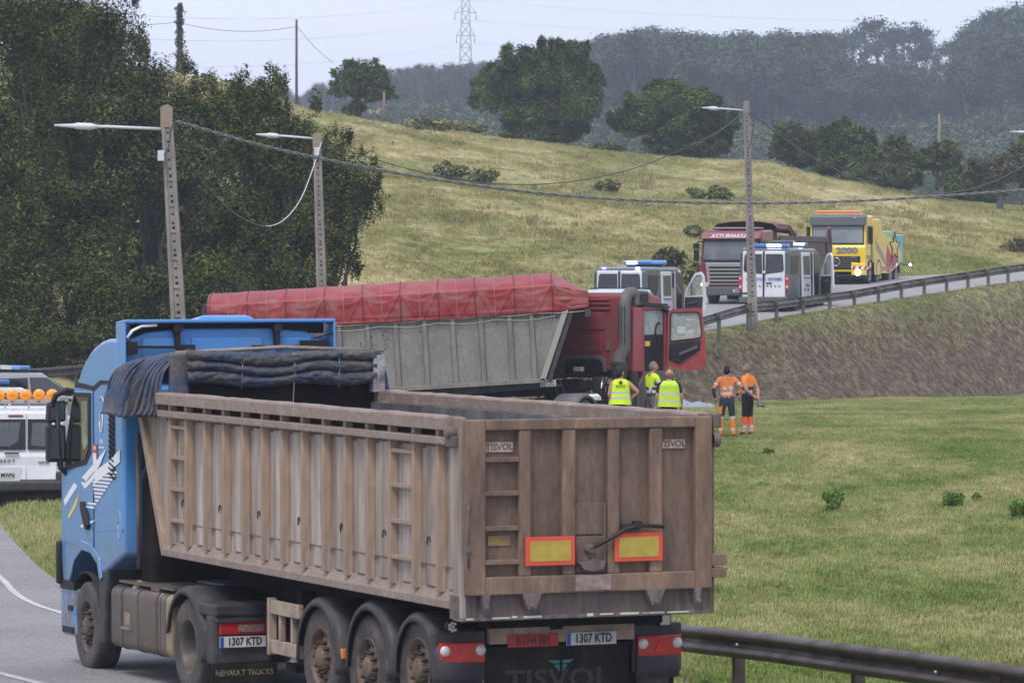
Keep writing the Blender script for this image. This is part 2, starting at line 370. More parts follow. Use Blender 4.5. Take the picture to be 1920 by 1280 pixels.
# ---- guardrails ----
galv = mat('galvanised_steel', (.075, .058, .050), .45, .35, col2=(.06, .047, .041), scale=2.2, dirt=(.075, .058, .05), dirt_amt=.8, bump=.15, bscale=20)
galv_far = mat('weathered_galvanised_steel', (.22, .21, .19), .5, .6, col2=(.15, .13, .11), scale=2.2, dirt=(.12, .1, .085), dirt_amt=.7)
rust_steel = mat('rusty_post_steel', (.13, .11, .095), .7, .4, col2=(.09, .06, .045), scale=5)
WPROF = [(-.0, .155), (.045, .135), (.08, .11), (.08, .07), (.015, .03), (.0, 0), (.015, -.03), (.08, -.07), (.08, -.11), (.045, -.135), (0, -.155)]
def rail(line, posts, face, label, m, ph=.6, name='guardrail'):
    """line: world points of the beam centre; posts: world points; face: +1 when the beam's front is to the left of the line"""
    base = line[0].copy(); root = thing(name, label, 'guardrail', base)
    mb = MB(); vs_ = []; nrm = [side_n(i, line) * face for i in range(len(line))]
    for p, nn in zip(line, nrm):
        for o, h in WPROF: vs_.append(p - base + nn * (o + .06) + Vector((0, 0, h)))
    k = len(WPROF)
    mb.add(vs_, [(i * k + j, i * k + j + 1, (i + 1) * k + j + 1, (i + 1) * k + j) for i in range(len(line) - 1) for j in range(k - 1)], 0, True)
    o = mb.build('beam', m, root, solid=.006)
    pm = bpy.data.meshes.new('post'); q = MB(); q.box(-.06, .06, -.045, .045, -.9, .13); q.box(-.075, .075, -.10, .10, -.02, .14)
    tmp = q.build('post', rust_steel if m is galv else galv_far, root); pm = tmp.data; bpy.data.objects.remove(tmp)
    if face < 0 and m is galv: pm.transform(Matrix.Translation((0, .0, 0)))
    for P, a in posts:
        o = put('post', pm, root); o.location = P - base; o.rotation_euler = (0, 0, a)
    return root
# near right-hand rail
def line_pts(P, n):
    P = [Vector(p) for p in P]; return catmull([tuple(p) for p in P], n)
nr_ = [at(1180, 1176, 54), at(1285, 1194, 49.7), at(1450, 1213, 47.2), at(1594, 1233, 45.0), at(1750, 1254, 42.9), at(1920, 1279, 41.0), at(2150, 1312, 38.6), at(2500, 1370, 35)]
ln = line_pts(nr_, 6)
pp = [(at(1385, 1205, 48.2), .35), (at(1609, 1235, 44.85), .33), (at(1880, 1273, 41.4), .33), (at(1200, 1180, 53), .33)]
for P, a in pp: pass
bolt_m = mat('bright_bolt', (.7, .7, .65), .4, .6)
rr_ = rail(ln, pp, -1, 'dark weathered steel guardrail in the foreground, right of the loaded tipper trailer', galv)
for px, py, D in ((1399, 1207, 47.9), (1773, 1258, 42.65)):
    P = at(px, py, D) - rr_.location; MB().lathe([(-.04, .0), (-.04, .018), (0, .018)], P + Vector((-.10, -.03, 0)), 'y', 8).build('bolt', bolt_m, rr_)
# long rail along the far climbing road
fr = [at(1120, 648, 139), at(1240, 625, 145), at(1317, 604, 150), at(1350, 594, 152.5), at(1389, 583, 155), at(1424, 574, 157), at(1456, 571, 159), at(1506, 564.5, 162.7), at(1556, 558, 165.6), at(1602, 552, 168.4), at(1664, 541, 172),
      at(1733, 529, 176), at(1830, 515, 181.5), at(1920, 502, 187), at(2030, 491, 195), at(2300, 470, 215)]
ln = line_pts(fr, 5)
pp = []
for px in (1160, 1215, 1260, 1305, 1348, 1403, 1456, 1506, 1556, 1602, 1647, 1690, 1733, 1775, 1815, 1853, 1890, 1925, 1960, 2000):
    k = min(range(len(ln) - 1), key=lambda i: abs(960 + F * ln[i].x / ln[i].y - px)); a, b_ = ln[k], ln[k + 1]
    pa, pb = 960 + F * a.x / a.y, 960 + F * b_.x / b_.y; t_ = (px - pa) / (pb - pa + 1e-9); pp.append((a.lerp(b_, t_), -.42))
rail(ln, pp, 1, 'long grey guardrail along the far climbing road beside the police vans', galv_far)
# rail on the outer side of the bend, under the dark trees
fr = [(-30, 99, -3.7), (-24, 108, -3.55), (-19, 118, -3.42), (-14, 128, -3.28), (-8.6, 138.6, -2.98), (-3.4, 149, -2.4), (2.0, 161, -1.75), (7.4, 173, -1.1), (13, 185, -.5)]
ln = [p + Vector((0, 0, CZ)) for p in catmull(fr, 5)]
ln = [p for p in ln if p.y < 146]
pp = [(ln[i], .5) for i in range(1, len(ln), 3)]
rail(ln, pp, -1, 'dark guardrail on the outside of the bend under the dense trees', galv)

# ---------------- instanced ground cover ----------------
def tuft_mesh(name, m, nb, h, spread, wd, seed):
    r = random.Random(seed); mb = MB()
    for i in range(nb):
        a = r.uniform(0, 6.28); d = r.uniform(0, spread); x, y = d * math.cos(a), d * math.sin(a); hh = h * r.uniform(.5, 1.1)
        ln_ = r.uniform(.1, .7) * hh; b_ = r.uniform(0, 6.28); dx, dy = math.cos(b_) * wd / 2, math.sin(b_) * wd / 2; ox, oy = math.cos(a + r.uniform(-1, 1)) * ln_, math.sin(a + r.uniform(-1, 1)) * ln_
        mb.add([(x - dx, y - dy, -.02), (x + dx, y + dy, -.02), (x + dx * .7 + ox * .4, y + dy * .7 + oy * .4, hh * .6), (x - dx * .7 + ox * .4, y - dy * .7 + oy * .4, hh * .6), (x + ox, y + oy, hh)], [(0, 1, 2, 3), (3, 2, 4)])
    me = bpy.data.meshes.new(name); me.from_pydata(mb.v, [], mb.f); me.materials.append(m); me.update(); return me
def cover(name, pts, scales, protos, label=None):
    """one object of points; geometry nodes place the given unlinked proto objects on them"""
    me = bpy.data.meshes.new(name); me.from_pydata([tuple(p) for p in pts], [], [])
    k = len(pts); r = np.random.default_rng(len(name) + k)
    a = me.attributes.new('rot', 'FLOAT_VECTOR', 'POINT'); v = np.zeros((k, 3)); v[:, 2] = r.uniform(0, 6.28, k); v[:, 0] = r.normal(0, .07, k); a.data.foreach_set('vector', v.reshape(-1))
    a = me.attributes.new('scl', 'FLOAT', 'POINT'); a.data.foreach_set('value', np.asarray(scales, float))
    a = me.attributes.new('pick', 'INT', 'POINT'); a.data.foreach_set('value', r.integers(0, len(protos), k).astype(np.int32))
    o = put(name, me, kind='stuff')
    if label: o['label'] = label
    g = bpy.data.node_groups.new(name, 'GeometryNodeTree'); g.interface.new_socket('Geometry', in_out='INPUT', socket_type='NodeSocketGeometry'); g.interface.new_socket('Geometry', in_out='OUTPUT', socket_type='NodeSocketGeometry')
    N = g.nodes.new; L = g.links.new; gi = N('NodeGroupInput'); go = N('NodeGroupOutput'); jo = N('GeometryNodeJoinGeometry')
    def na(nm, ty):
        x = N('GeometryNodeInputNamedAttribute'); x.data_type = ty; x.inputs[0].default_value = nm; return x.outputs[0]
    for i, me_ in enumerate(protos):
        po = bpy.data.objects.new(name + '_blade', me_)
        oi = N('GeometryNodeObjectInfo'); oi.inputs['Object'].default_value = po; oi.inputs['As Instance'].default_value = True
        iop = N('GeometryNodeInstanceOnPoints'); cmp = N('FunctionNodeCompare'); cmp.data_type = 'INT'; cmp.operation = 'EQUAL'
        L(na('pick', 'INT'), cmp.inputs[2]); cmp.inputs[3].default_value = i
        L(gi.outputs[0], iop.inputs['Points']); L(cmp.outputs[0], iop.inputs['Selection']); L(oi.outputs['Geometry'], iop.inputs['Instance'])
        L(na('rot', 'FLOAT_VECTOR'), iop.inputs['Rotation']); L(na('scl', 'FLOAT'), iop.inputs['Scale']); L(iop.outputs[0], jo.inputs[0])
    L(jo.outputs[0], go.inputs[0]); md = o.modifiers.new('scatter', 'NODES'); md.node_group = g
    return o
def grass_mat(name, pair, scale, lo, hi, bright=1.0):
    m = bpy.data.materials.new(name); m.use_nodes = True; n = m.node_tree; b = n.nodes['Principled BSDF']; b.inputs['Roughness'].default_value = .8; b.inputs['Specular IOR Level'].default_value = .15
    ge = n.nodes.new('ShaderNodeNewGeometry')
    c = grass_colour(n, ge.outputs['Position'], tuple(v * bright for v in pair[0]), tuple(v * bright for v in pair[1]), scale, lo, hi)
    x = n.nodes.new('ShaderNodeMix'); x.data_type = 'RGBA'; x.blend_type = 'MULTIPLY'; n.links.new(c, x.inputs[6]); x.inputs[7].default_value = (.5, .55, .45, 1); n.links.new(ge.outputs['Random Per Island'], x.inputs[0])
    n.links.new(x.outputs[2], b.inputs['Base Color']); return m
lawn_m = grass_mat('lawn_blades', LAWN, .33, .38, .65, 1.35); hill_m = grass_mat('field_blades', HILL, .085, .36, .6, 1.7)
straw_m = mat('dry_stalks', (.27, .215, .14), .9, island=(.07, .048, .034), spec=.1); verge_m = mat('verge_grass', (.18, .26, .06), .85, island=(.42, .40, .20), spec=.1)
def scatter(n_, xf, keep):
    P = xf(n_); z, bk, hl, dist = land(P[:, 0], P[:, 1]); k = keep(P, bk, hl, dist); return P[k], z[k] + CZ, bk[k], hl[k]
def ground_h(P):   # real mesh height (with bumps) by grid lookup
    rows = np.clip(np.searchsorted(ds, P[:, 1]) - 1, 0, nr - 2); tr = (P[:, 1] - ds[rows]) / (ds[rows + 1] - ds[rows])
    uu = P[:, 0] / (P[:, 1] + 12); cols = np.clip(np.searchsorted(us, uu) - 1, 0, nc - 2); tc_ = (uu - us[cols]) / (us[cols + 1] - us[cols])
    a = zg[rows, cols] * (1 - tc_) + zg[rows, cols + 1] * tc_; b_ = zg[rows + 1, cols] * (1 - tc_) + zg[rows + 1, cols + 1] * tc_
    return a * (1 - tr) + b_ * tr
def gz(x, y): return float(ground_h(np.array([[x, y]]))[0])
def wedge(y0, y1, u0, u1, p=1.0):
    def f(n_):
        y = y0 + (y1 - y0) * rng.random(n_) ** p; u = rng.uniform(u0, u1, n_); return np.stack([u * y, y], 1)
    return f
P, _, _, _ = scatter(330000, wedge(38, 182, -.13, .20, .95), lambda P, bk, hl, d: (bk < .3) & (hl < .5) & (d > RW / 2 + .15))
cover('lawn_grass', np.column_stack([P, ground_h(P)]), rng.uniform(.6, 1.25, len(P)), [tuft_mesh('tuft', lawn_m, 9, .085, .07, .012, i) for i in range(3)], 'short patchy green and straw coloured mown grass of the lawn')
P, _, _, _ = scatter(140000, wedge(150, 312, -.125, .125, 1.0), lambda P, bk, hl, d: (hl > .5) & (d > RW / 2 + .3))
nz = np.array([noise.noise(Vector((p[0] * .16, p[1] * .08, 3))) + .5 * noise.noise(Vector((p[0] * .5, p[1] * .3, 9))) for p in P])
k = rng.random(len(P)) < np.clip(.55 + nz * 1.1, .2, 1); P = P[k]; nz = nz[k]
cover('field_grass', np.column_stack([P, ground_h(P)]), rng.uniform(.5, 1.0, len(P)) * (1 + .8 * np.clip(nz, 0, 1)), [tuft_mesh('tuft', hill_m, 14, .17, .28, .032, i + 5) for i in range(3)], 'rough tussocky pasture grass covering the far hillside')
P, _, _, _ = scatter(95000, wedge(118, 190, -.06, .135, 1.0), lambda P, bk, hl, d: (bk > .3))
P, _, _, _ = scatter(5500, wedge(150, 305, -.12, .125, 1.0), lambda P, bk, hl, d: (hl > .5) & (d > RW / 2 + 1.5))
nz = np.array([noise.noise(Vector((p[0] * .11, p[1] * .05, 33))) for p in P]); k = rng.random(len(P)) < np.clip(.10 + nz * 1.4, .03, .9); P = P[k]
clump_m = mat('dark_rush_blades', (.19, .185, .07), .85, island=(.31, .25, .13), spec=.1)
cover('field_rushes', np.column_stack([P, ground_h(P)]), rng.uniform(.5, 1.3, len(P)), [tuft_mesh('tuft', clump_m, 26, .30, .55, .05, i + 50) for i in range(3)], 'darker rush and bramble tufts dotted through the pasture')
P, _, _, _ = scatter(95000, wedge(118, 190, -.06, .135, 1.0), lambda P, bk, hl, d: (bk > .3))
cover('bank_straw', np.column_stack([P, ground_h(P)]), rng.uniform(.4, 1.0, len(P)), [tuft_mesh('tuft', straw_m, 9, .10, .26, .014, i + 9) for i in range(3)], 'cut dry stalks and straw lying on the brown bank')
P, _, _, _ = scatter(160000, wedge(41, 235, -.135, .13, 1.0), lambda P, bk, hl, d: (d > RW / 2 + .05) & (d < RW / 2 + 1.8 + .8 * np.sin(P[:, 1] * .7)))
cover('verge_grass', np.column_stack([P, ground_h(P)]), rng.uniform(.5, 1.3, len(P)), [tuft_mesh('tuft', verge_m, 9, .13, .10, .013, i + 20) for i in range(3)], 'longer green grass along both verges of the road')
# ================= TREES =================
def leaf_mat(name, a, b_, rough=.65):
    far = name.startswith('far'); m = mat(name, a, rough, island=b_, spec=.03, col2=tuple(v * (.3 if far else .45) for v in a), scale=.9, mix=(.42, .6), coords='World')
    # whole boughs and crowns differ a little in tone
    n = m.node_tree; b = n.nodes['Principled BSDF']; src = b.inputs['Base Color'].links[0].from_socket; ge = n.nodes.new('ShaderNodeNewGeometry'); t = n.nodes.new('ShaderNodeTexNoise'); t.inputs['Scale'].default_value = .11 if far else .55; t.inputs['Detail'].default_value = 3
    r = n.nodes.new('ShaderNodeMapRange'); r.inputs[1].default_value = .38; r.inputs[2].default_value = .62; r.inputs[3].default_value = .55; r.inputs[4].default_value = 1.5 if far else 1.35; v = n.nodes.new('ShaderNodeVectorMath'); v.operation = 'SCALE'
    n.links.new(ge.outputs['Position'], t.inputs['Vector']); n.links.new(t.outputs[0], r.inputs[0]); n.links.new(src, v.inputs[0]); n.links.new(r.outputs[0], v.inputs['Scale']); n.links.new(v.outputs[0], b.inputs['Base Color']); return m
LF_DARK = leaf_mat('dark_holm_leaves', (.016, .024, .009), (.095, .110, .030))
LF_MID = leaf_mat('mid_green_leaves', (.032, .052, .013), (.120, .155, .035))
LF_YEL = leaf_mat('yellowing_leaves', (.06, .065, .016), (.22, .19, .055))
LF_FIELD = leaf_mat('field_tree_leaves', (.026, .048, .012), (.115, .165, .045))
LF_BROWN = leaf_mat('dry_brown_leaves', (.09, .07, .045), (.17, .145, .09))
LF_OLIVE = leaf_mat('olive_leaves', (.055, .065, .028), (.13, .135, .06))
LF_FAR = leaf_mat('far_eucalyptus_leaves', (.028, .045, .028), (.080, .108, .065))
LF_FAR2 = leaf_mat('far_broadleaf_leaves', (.045, .070, .035), (.105, .140, .065)); LF_SCRUB = leaf_mat('scrub_leaves', (.12, .12, .055), (.27, .235, .12)); LF_SCRUBG = leaf_mat('green_scrub_leaves', (.12, .145, .05), (.24, .26, .10))
BARK = mat('bark', (.030, .025, .020), .95, col2=(.055, .046, .038), scale=4, streak=4, bump=.4)
BARK_PALE = mat('pale_bark', (.12, .105, .09), .9, col2=(.09, .08, .07), scale=3, streak=5)
def leaves(name, blobs, nleaf, size, mats, parent, seed, shell=.55, up=.35, aspect=.5, wts=None, inner=.25):
    """blobs: (x,y,z,rx,ry,rz). Leaves in sprays over each blob's outer volume"""
    r = np.random.default_rng(seed); vol = np.array([b[3] * b[5] for b in blobs]); pr = vol / vol.sum()
    bi = r.choice(len(blobs), nleaf, p=pr); B = np.array(blobs)[bi]
    d = r.normal(size=(nleaf, 3)); d /= np.linalg.norm(d, axis=1, keepdims=True)
    rad = shell + (1 - shell) * r.random(nleaf) ** .6
    nin = int(nleaf * inner); rad[:nin] = r.random(nin) ** .5 * shell
    # clumpy surface
    ph = r.uniform(0, 6.28, (len(blobs), 3))[bi]
    lump = 1 + .16 * np.sin(d[:, 0] * 7 + ph[:, 0]) * np.sin(d[:, 2] * 8 + ph[:, 1]) + .10 * np.sin(d[:, 1] * 13 + ph[:, 2]) * np.sin(d[:, 2] * 15 + ph[:, 0])
    c = B[:, :3] + d * B[:, 3:6] * (rad * lump)[:, None] + r.normal(size=(nleaf, 3)) * size * .6
    nrm = d * .7 + r.normal(size=(nleaf, 3)) * .6; nrm[:, 2] += up; nrm /= np.linalg.norm(nrm, axis=1, keepdims=True)
    t = np.cross(nrm, r.normal(size=(nleaf, 3))); t /= np.linalg.norm(t, axis=1, keepdims=True); bt = np.cross(nrm, t)
    s = size * r.uniform(.6, 1.3, nleaf); s[:nin] *= 1.8
    t = t * s[:, None]; bt = bt * (s * aspect)[:, None]
    V = np.stack([c - t, c - bt * .9 + t * .1, c + t, c + bt * .9 + t * .1], 1).reshape(-1, 3)
    me = bpy.data.meshes.new(name); me.vertices.add(nleaf * 4); me.vertices.foreach_set('co', V.reshape(-1))
    me.loops.add(nleaf * 4); me.loops.foreach_set('vertex_index', np.arange(nleaf * 4, dtype=np.int32))
    me.polygons.add(nleaf); me.polygons.foreach_set('loop_start', np.arange(0, nleaf * 4, 4, dtype=np.int32)); me.polygons.foreach_set('loop_total', np.full(nleaf, 4, np.int32))
    for m in mats: me.materials.append(m)
    if len(mats) > 1: me.polygons.foreach_set('material_index', r.choice(len(mats), nleaf, p=wts).astype(np.int32))
    me.update(calc_edges=True); me.validate()
    return put(name, me, parent)
def blobs_in(cx, cy, cz, rx, ry, rz, n_, seed, lo=.28, hi=.5):
    r = random.Random(seed); out = []
    for i in range(n_):
        while True:
            d = Vector((r.uniform(-1, 1), r.uniform(-1, 1), r.uniform(-1, 1)))
            if d.length < 1: break
        k = r.uniform(lo, hi); f = 1 - k
        out.append((cx + d.x * rx * f * 1.1, cy + d.y * ry * f, cz + d.z * rz * f * 1.1, rx * k, ry * k, rz * k * r.uniform(.8, 1.1)))
    return out
def branches(mb, base, tips, r0, seed, wob=.3):
    r = random.Random(seed)
    for t_ in tips:
        a = Vector(base); b_ = Vector(t_); pts = [a]
        for k in range(1, 5):
            f = k / 5; q = a.lerp(b_, f); q.z = a.z + (b_.z - a.z) * f ** .8
            pts.append(q + Vector((r.uniform(-1, 1), r.uniform(-1, 1), r.uniform(-.4, .4))) * wob)
        pts.append(b_); mb.tube(pts, [r0 * (1 - .8 * k / 5) for k in range(6)], 6)
def fit_D(px, py, D0):
    """distance near D0 at which the ground lies on that line of sight"""
    best = D0; bd = 1e9
    for D in np.arange(max(150, D0 - 60), min(304, D0 + 60), 1.0):
        e = abs(HZ - (gz((px - 960) * D / F, D) - CZ) * F / D - py) + abs(D - D0) * .02
        if e < bd: bd, best = e, D
    return float(best)
def tree(name, label, cat, px, pyb, pxw, pyt, D, nleaf, size, mats, seed, group=None, wts=None, nb=16, trunk=.25, skirt=0.0, bark=None, crown=None, lo=.26, hi=.46, shell=.5, inner=.25, lean=0, aspect=.5):
    """px centre, pyb ground row, pxw crown width, pyt top row"""
    if name == 'shrub': D = fit_D(px, pyb, D)
    base = at(px, pyb, D); base.z = gz(base.x, base.y) - .1; s = D / F
    root = thing(name, label, cat, base, 0, group)
    wd = pxw * s / 2; top = CZ + (HZ - pyt) * s - base.z; z0 = top * skirt; rz = (top - z0) / 2
    bl = blobs_in(lean, 0, z0 + rz, wd, wd * .8, rz, nb, seed, lo, hi) if crown is None else [((x - px) * s, dy, CZ + (HZ - y) * s - base.z, rx * s, rx * s * .8, ry * s) for (x, y, rx, ry, dy) in crown]
    if name in ('broadleaf_tree', 'hedge_tree'):
        rr0 = random.Random(seed + 9); ext = []
        for b0 in bl:
            for q in range(5):
                a = rr0.uniform(-.5, 3.6); f_ = rr0.uniform(.8, 1.15); ext.append((b0[0] + math.cos(a) * b0[3] * f_, b0[1] + rr0.uniform(-1, .3) * b0[4], b0[2] + math.sin(a) * b0[5] * f_, b0[3] * .24, b0[3] * .24, b0[5] * rr0.uniform(.22, .4)))
        bl = bl + ext
    if name == 'hedge_tree': nleaf, size = int(nleaf * 2.0), size * .68
    leaves('crown', bl, nleaf, size, mats, root, seed, wts=wts, shell=shell, inner=inner, aspect=aspect)
    mb = MB(); rr = random.Random(seed + 1); tp = rr.sample(bl, min(7, len(bl)))
    mb.tube([(0, 0, -.4), (lean * .1, 0, top * .12), (lean * .2, 0, top * .28)], [trunk * 1.3, trunk, trunk * .8], 8)
    branches(mb, (lean * .2, 0, top * .25), [(b_[0], b_[1], b_[2]) for b_ in tp], trunk * .6, seed)
    mb.build('trunk', bark or BARK, root)
    return root
# ---- the dark mass on the left: one tree per crown ----
mass = [  # cx, cy, rx, ry, D, mats, label
    (90, 90, 190, 170, 152, 0, 'tallest dark evergreen tree at the top left corner of the picture'),
    (-60, 330, 170, 190, 142, 0, 'dark evergreen tree cut by the left edge, halfway up'),
    (190, 250, 130, 150, 148, 2, 'dark holm oak with brownish leaves above the first lamp arm'),
    (120, 440, 170, 140, 140, 0, 'dense dark tree left of the first concrete lamp post'),
    (330, 300, 110, 130, 149, 2, 'broad crown directly behind the top of the first concrete lamp post'),
    (440, 250, 105, 110, 156, 1, 'lighter green tree between the two concrete lamp posts, high up'),
    (545, 290, 95, 110, 153, 1, 'green tree behind the lamp of the second concrete post'),
    (625, 370, 98, 120, 150, 0, 'rightmost tree of the dark mass, bulging over the pasture'),
    (450, 440, 140, 130, 146, 0, 'dark tree behind the sagging white cable'),
    (590, 480, 88, 100, 144, 0, 'low dark shrubby tree right behind the second concrete post'),
    (10, 600, 140, 110, 136, 0, 'dark shrubby undergrowth tree behind the police cars'),
    (215, 575, 150, 115, 136, 0, 'low dark tree hanging over the verge beside the blue cab roof'),
    (400, 560, 130, 100, 138, 0, 'low dark tree behind the left end of the red tarpaulin'),
    (535, 555, 100, 75, 141, 0, 'dark undergrowth tree above the red tarpaulin'),
]
mass += [(290, 175, 85, 85, 151, 2, 'ragged crown with bright sprays left of the ivy pole'), (380, 215, 70, 60, 152, 1, 'lighter crown right of the ivy pole foot'), (485, 190, 60, 60, 157, 1, 'spiky young crown reaching up just left of the bare wooden pole'), (20, 505, 150, 110, 138, 0, 'dark tree at the left edge above the police cars'),
    (60, 300, 230, 260, 160, 3, 'big dark tree filling the back of the thicket on the far left'), (330, 420, 210, 230, 160, 3, 'big dark tree filling the back of the thicket behind the first lamp post'),
    (540, 420, 130, 190, 158, 3, 'dark tree filling the back of the thicket behind the second lamp post'), (150, 120, 130, 120, 164, 0, 'leafy tree with ragged top near the ivy pole, upper left'),
    (60, 655, 170, 60, 134, 4, 'low dark undergrowth above the verge on the far left'), (300, 650, 170, 60, 135, 4, 'low dark undergrowth behind the first lamp post foot'), (520, 640, 130, 70, 140, 4, 'low dark undergrowth behind the red trailer')]
MT = [([LF_DARK, LF_MID, LF_YEL], [.62, .30, .08]), ([LF_MID, LF_DARK, LF_YEL], [.6, .25, .15]), ([LF_DARK, LF_BROWN, LF_MID], [.45, .27, .28]), ([LF_DARK], [1]), ([LF_DARK, LF_MID], [.85, .15])]
for i, (cx, cy, rx, ry, D, k, lab) in enumerate(mass):
    s = D / F; base = at(cx, 640, D); base.z = gz(base.x, base.y) - .1
    root = thing('holm_oak', lab, 'tree', base, 0, 'dense dark trees on the left behind the lamp posts')
    c = at(cx, cy, D) - base
    bl = blobs_in(c.x, 0, c.z, rx * s, rx * s * .7, ry * s, 18, 100 + i, .26, .46) + [(c.x, .5, c.z, rx * s * .72, rx * s * .4, ry * s * .75)]
    r_ = random.Random(i)
    for q in range(14):   # sprays sticking out of the outline
        a = r_.uniform(-.3, 3.4); f_ = r_.uniform(.84, 1.03); bl.append((c.x + math.cos(a) * rx * s * f_, r_.uniform(-.5, .5), c.z + math.sin(a) * ry * s * f_, .17, .17, r_.uniform(.3, .62)))
    area = rx * ry * s * s * 3.14
    leaves('crown', bl, int((420 if k == 3 else 1500) * area), .10 if k == 3 else .055, MT[k][0], root, 300 + i, wts=MT[k][1], shell=.6, inner=.22, up=.5)
    mb = MB(); branches(mb, (0, 0, -.4), [(b_[0], b_[1], b_[2]) for b_ in bl[:6]], .11, i, .3); mb.build('trunk', BARK, root)
# ---- trees on the crest of the pasture ----
tree('broadleaf_tree', 'largest dark green tree on the crest, wide with spiky top', 'tree', 1010, 262, 240, 78, 300, 62000, .105, [LF_FIELD, LF_MID], 21, 'trees along the crest of the pasture', [.75, .25],
     crown=[(930, 175, 48, 38, 0), (985, 140, 55, 48, 1), (1050, 150, 62, 52, 0), (1085, 195, 45, 48, -1), (1010, 205, 60, 42, 0), (1030, 105, 30, 28, 0), (1075, 105, 26, 26, 0), (1000, 110, 20, 24, 0), (1105, 150, 24, 38, 0), (905, 165, 22, 24, 0), (1020, 248, 55, 22, 0), (1060, 245, 40, 26, 0), (960, 230, 22, 22, 0), (1095, 95, 10, 18, 0), (1015, 85, 9, 13, 0), (1050, 88, 8, 12, 0), (945, 125, 24, 20, 0), (1000, 258, 60, 12, 0)], trunk=.35)
tree('broadleaf_tree', 'rounded dark green tree on the crest, right of the largest one', 'tree', 1265, 296, 235, 150, 298, 54000, .105, [LF_FIELD, LF_MID], 22, 'trees along the crest of the pasture', [.8, .2],
     crown=[(1190, 225, 44, 34, 0), (1235, 195, 50, 36, 0), (1290, 195, 52, 38, 0), (1335, 230, 38, 40, 0), (1270, 240, 60, 38, 0), (1310, 275, 50, 24, 0), (1255, 278, 45, 20, 0), (1160, 228, 20, 18, 0), (1250, 170, 26, 18, 0), (1325, 192, 22, 20, 0), (1355, 262, 16, 24, 0), (1225, 165, 20, 10, 0)], trunk=.35)
tree('broadleaf_tree', 'sparse leaning tree at the left end of the crest with sky showing through', 'tree', 672, 214, 130, 110, 302, 15000, .10, [LF_FIELD, LF_OLIVE], 23, 'trees along the crest of the pasture', [.7, .3],
     crown=[(650, 140, 26, 20, 0), (680, 130, 30, 18, 0), (705, 148, 26, 20, 0), (725, 172, 16, 18, 0), (640, 168, 20, 15, 0), (668, 165, 22, 16, 0), (700, 180, 20, 12, 0), (664, 204, 22, 13, 0), (655, 120, 10, 8, 0)], trunk=.22, shell=.3)
rt = 'trees at the right end of the pasture'
tree('hedge_tree', 'olive green tree at the left end of the hedge, behind the third lamp post', 'tree', 1482, 320, 90, 224, 305, 11000, .17, [LF_OLIVE, LF_MID], 31, rt, [.8, .2], nb=16, skirt=.08)
tree('hedge_tree', 'dense green tree in the hedge above the yellow tow truck, tallest of its row', 'tree', 1578, 352, 150, 222, 304, 20000, .17, [LF_FIELD, LF_MID], 32, rt, [.6, .4], nb=20, skirt=.04)
tree('hedge_tree', 'lighter bushy tree in the middle of the hedge, left of the wooden pole', 'tree', 1680, 362, 130, 250, 306, 15000, .17, [LF_MID, LF_OLIVE], 33, rt, [.6, .4], nb=18, skirt=.03)
tree('hedge_tree', 'low dark thicket at the foot of the hedge, left of the thin tree', 'tree', 1650, 368, 190, 305, 301, 13000, .17, [LF_FIELD, LF_OLIVE], 34, rt, [.6, .4], nb=18, skirt=0)
tree('hedge_tree', 'slender tree with a bare trunk standing in front of the hedge', 'tree', 1765, 392, 105, 262, 292, 8000, .17, [LF_OLIVE, LF_FIELD], 35, rt, [.6, .4], nb=14, skirt=.42, bark=BARK_PALE, trunk=.2)
tree('hedge_tree', 'brownish thin-leaved tree with twisted trunk near the right edge', 'tree', 1875, 410, 130, 285, 284, 7000, .15, [LF_BROWN, LF_OLIVE], 36, rt, [.65, .35], nb=16, skirt=.30, bark=BARK_PALE, trunk=.22, shell=.3)
tree('hedge_tree', 'green tree cut by the right edge behind the brownish one', 'tree', 1935, 385, 110, 240, 300, 10000, .17, [LF_MID, LF_FIELD], 37, rt, [.6, .4], nb=14, skirt=.1)
tree('hedge_tree', 'dark bush between the two trunks at the right edge', 'tree', 1815, 385, 150, 300, 306, 12000, .17, [LF_FIELD, LF_MID], 38, rt, [.6, .4], nb=14, skirt=0)
lt = 'small trees beyond the left shoulder of the hill'
for px, w_, t_, lab in ((375, 60, 132, 'small round tree beyond the hill just right of the ivy pole'), (425, 50, 140, 'small dark tree beyond the hill, second right of the ivy pole'), (500, 60, 138, 'small tree beyond the hill left of the bare wooden pole'), (530, 46, 152, 'low bush beyond the hill touching the bare wooden pole')):
    tree('small_tree', lab, 'tree', px, 172, w_, t_, 330, 2600, .2, [LF_FIELD], px, lt, nb=9, skirt=0)
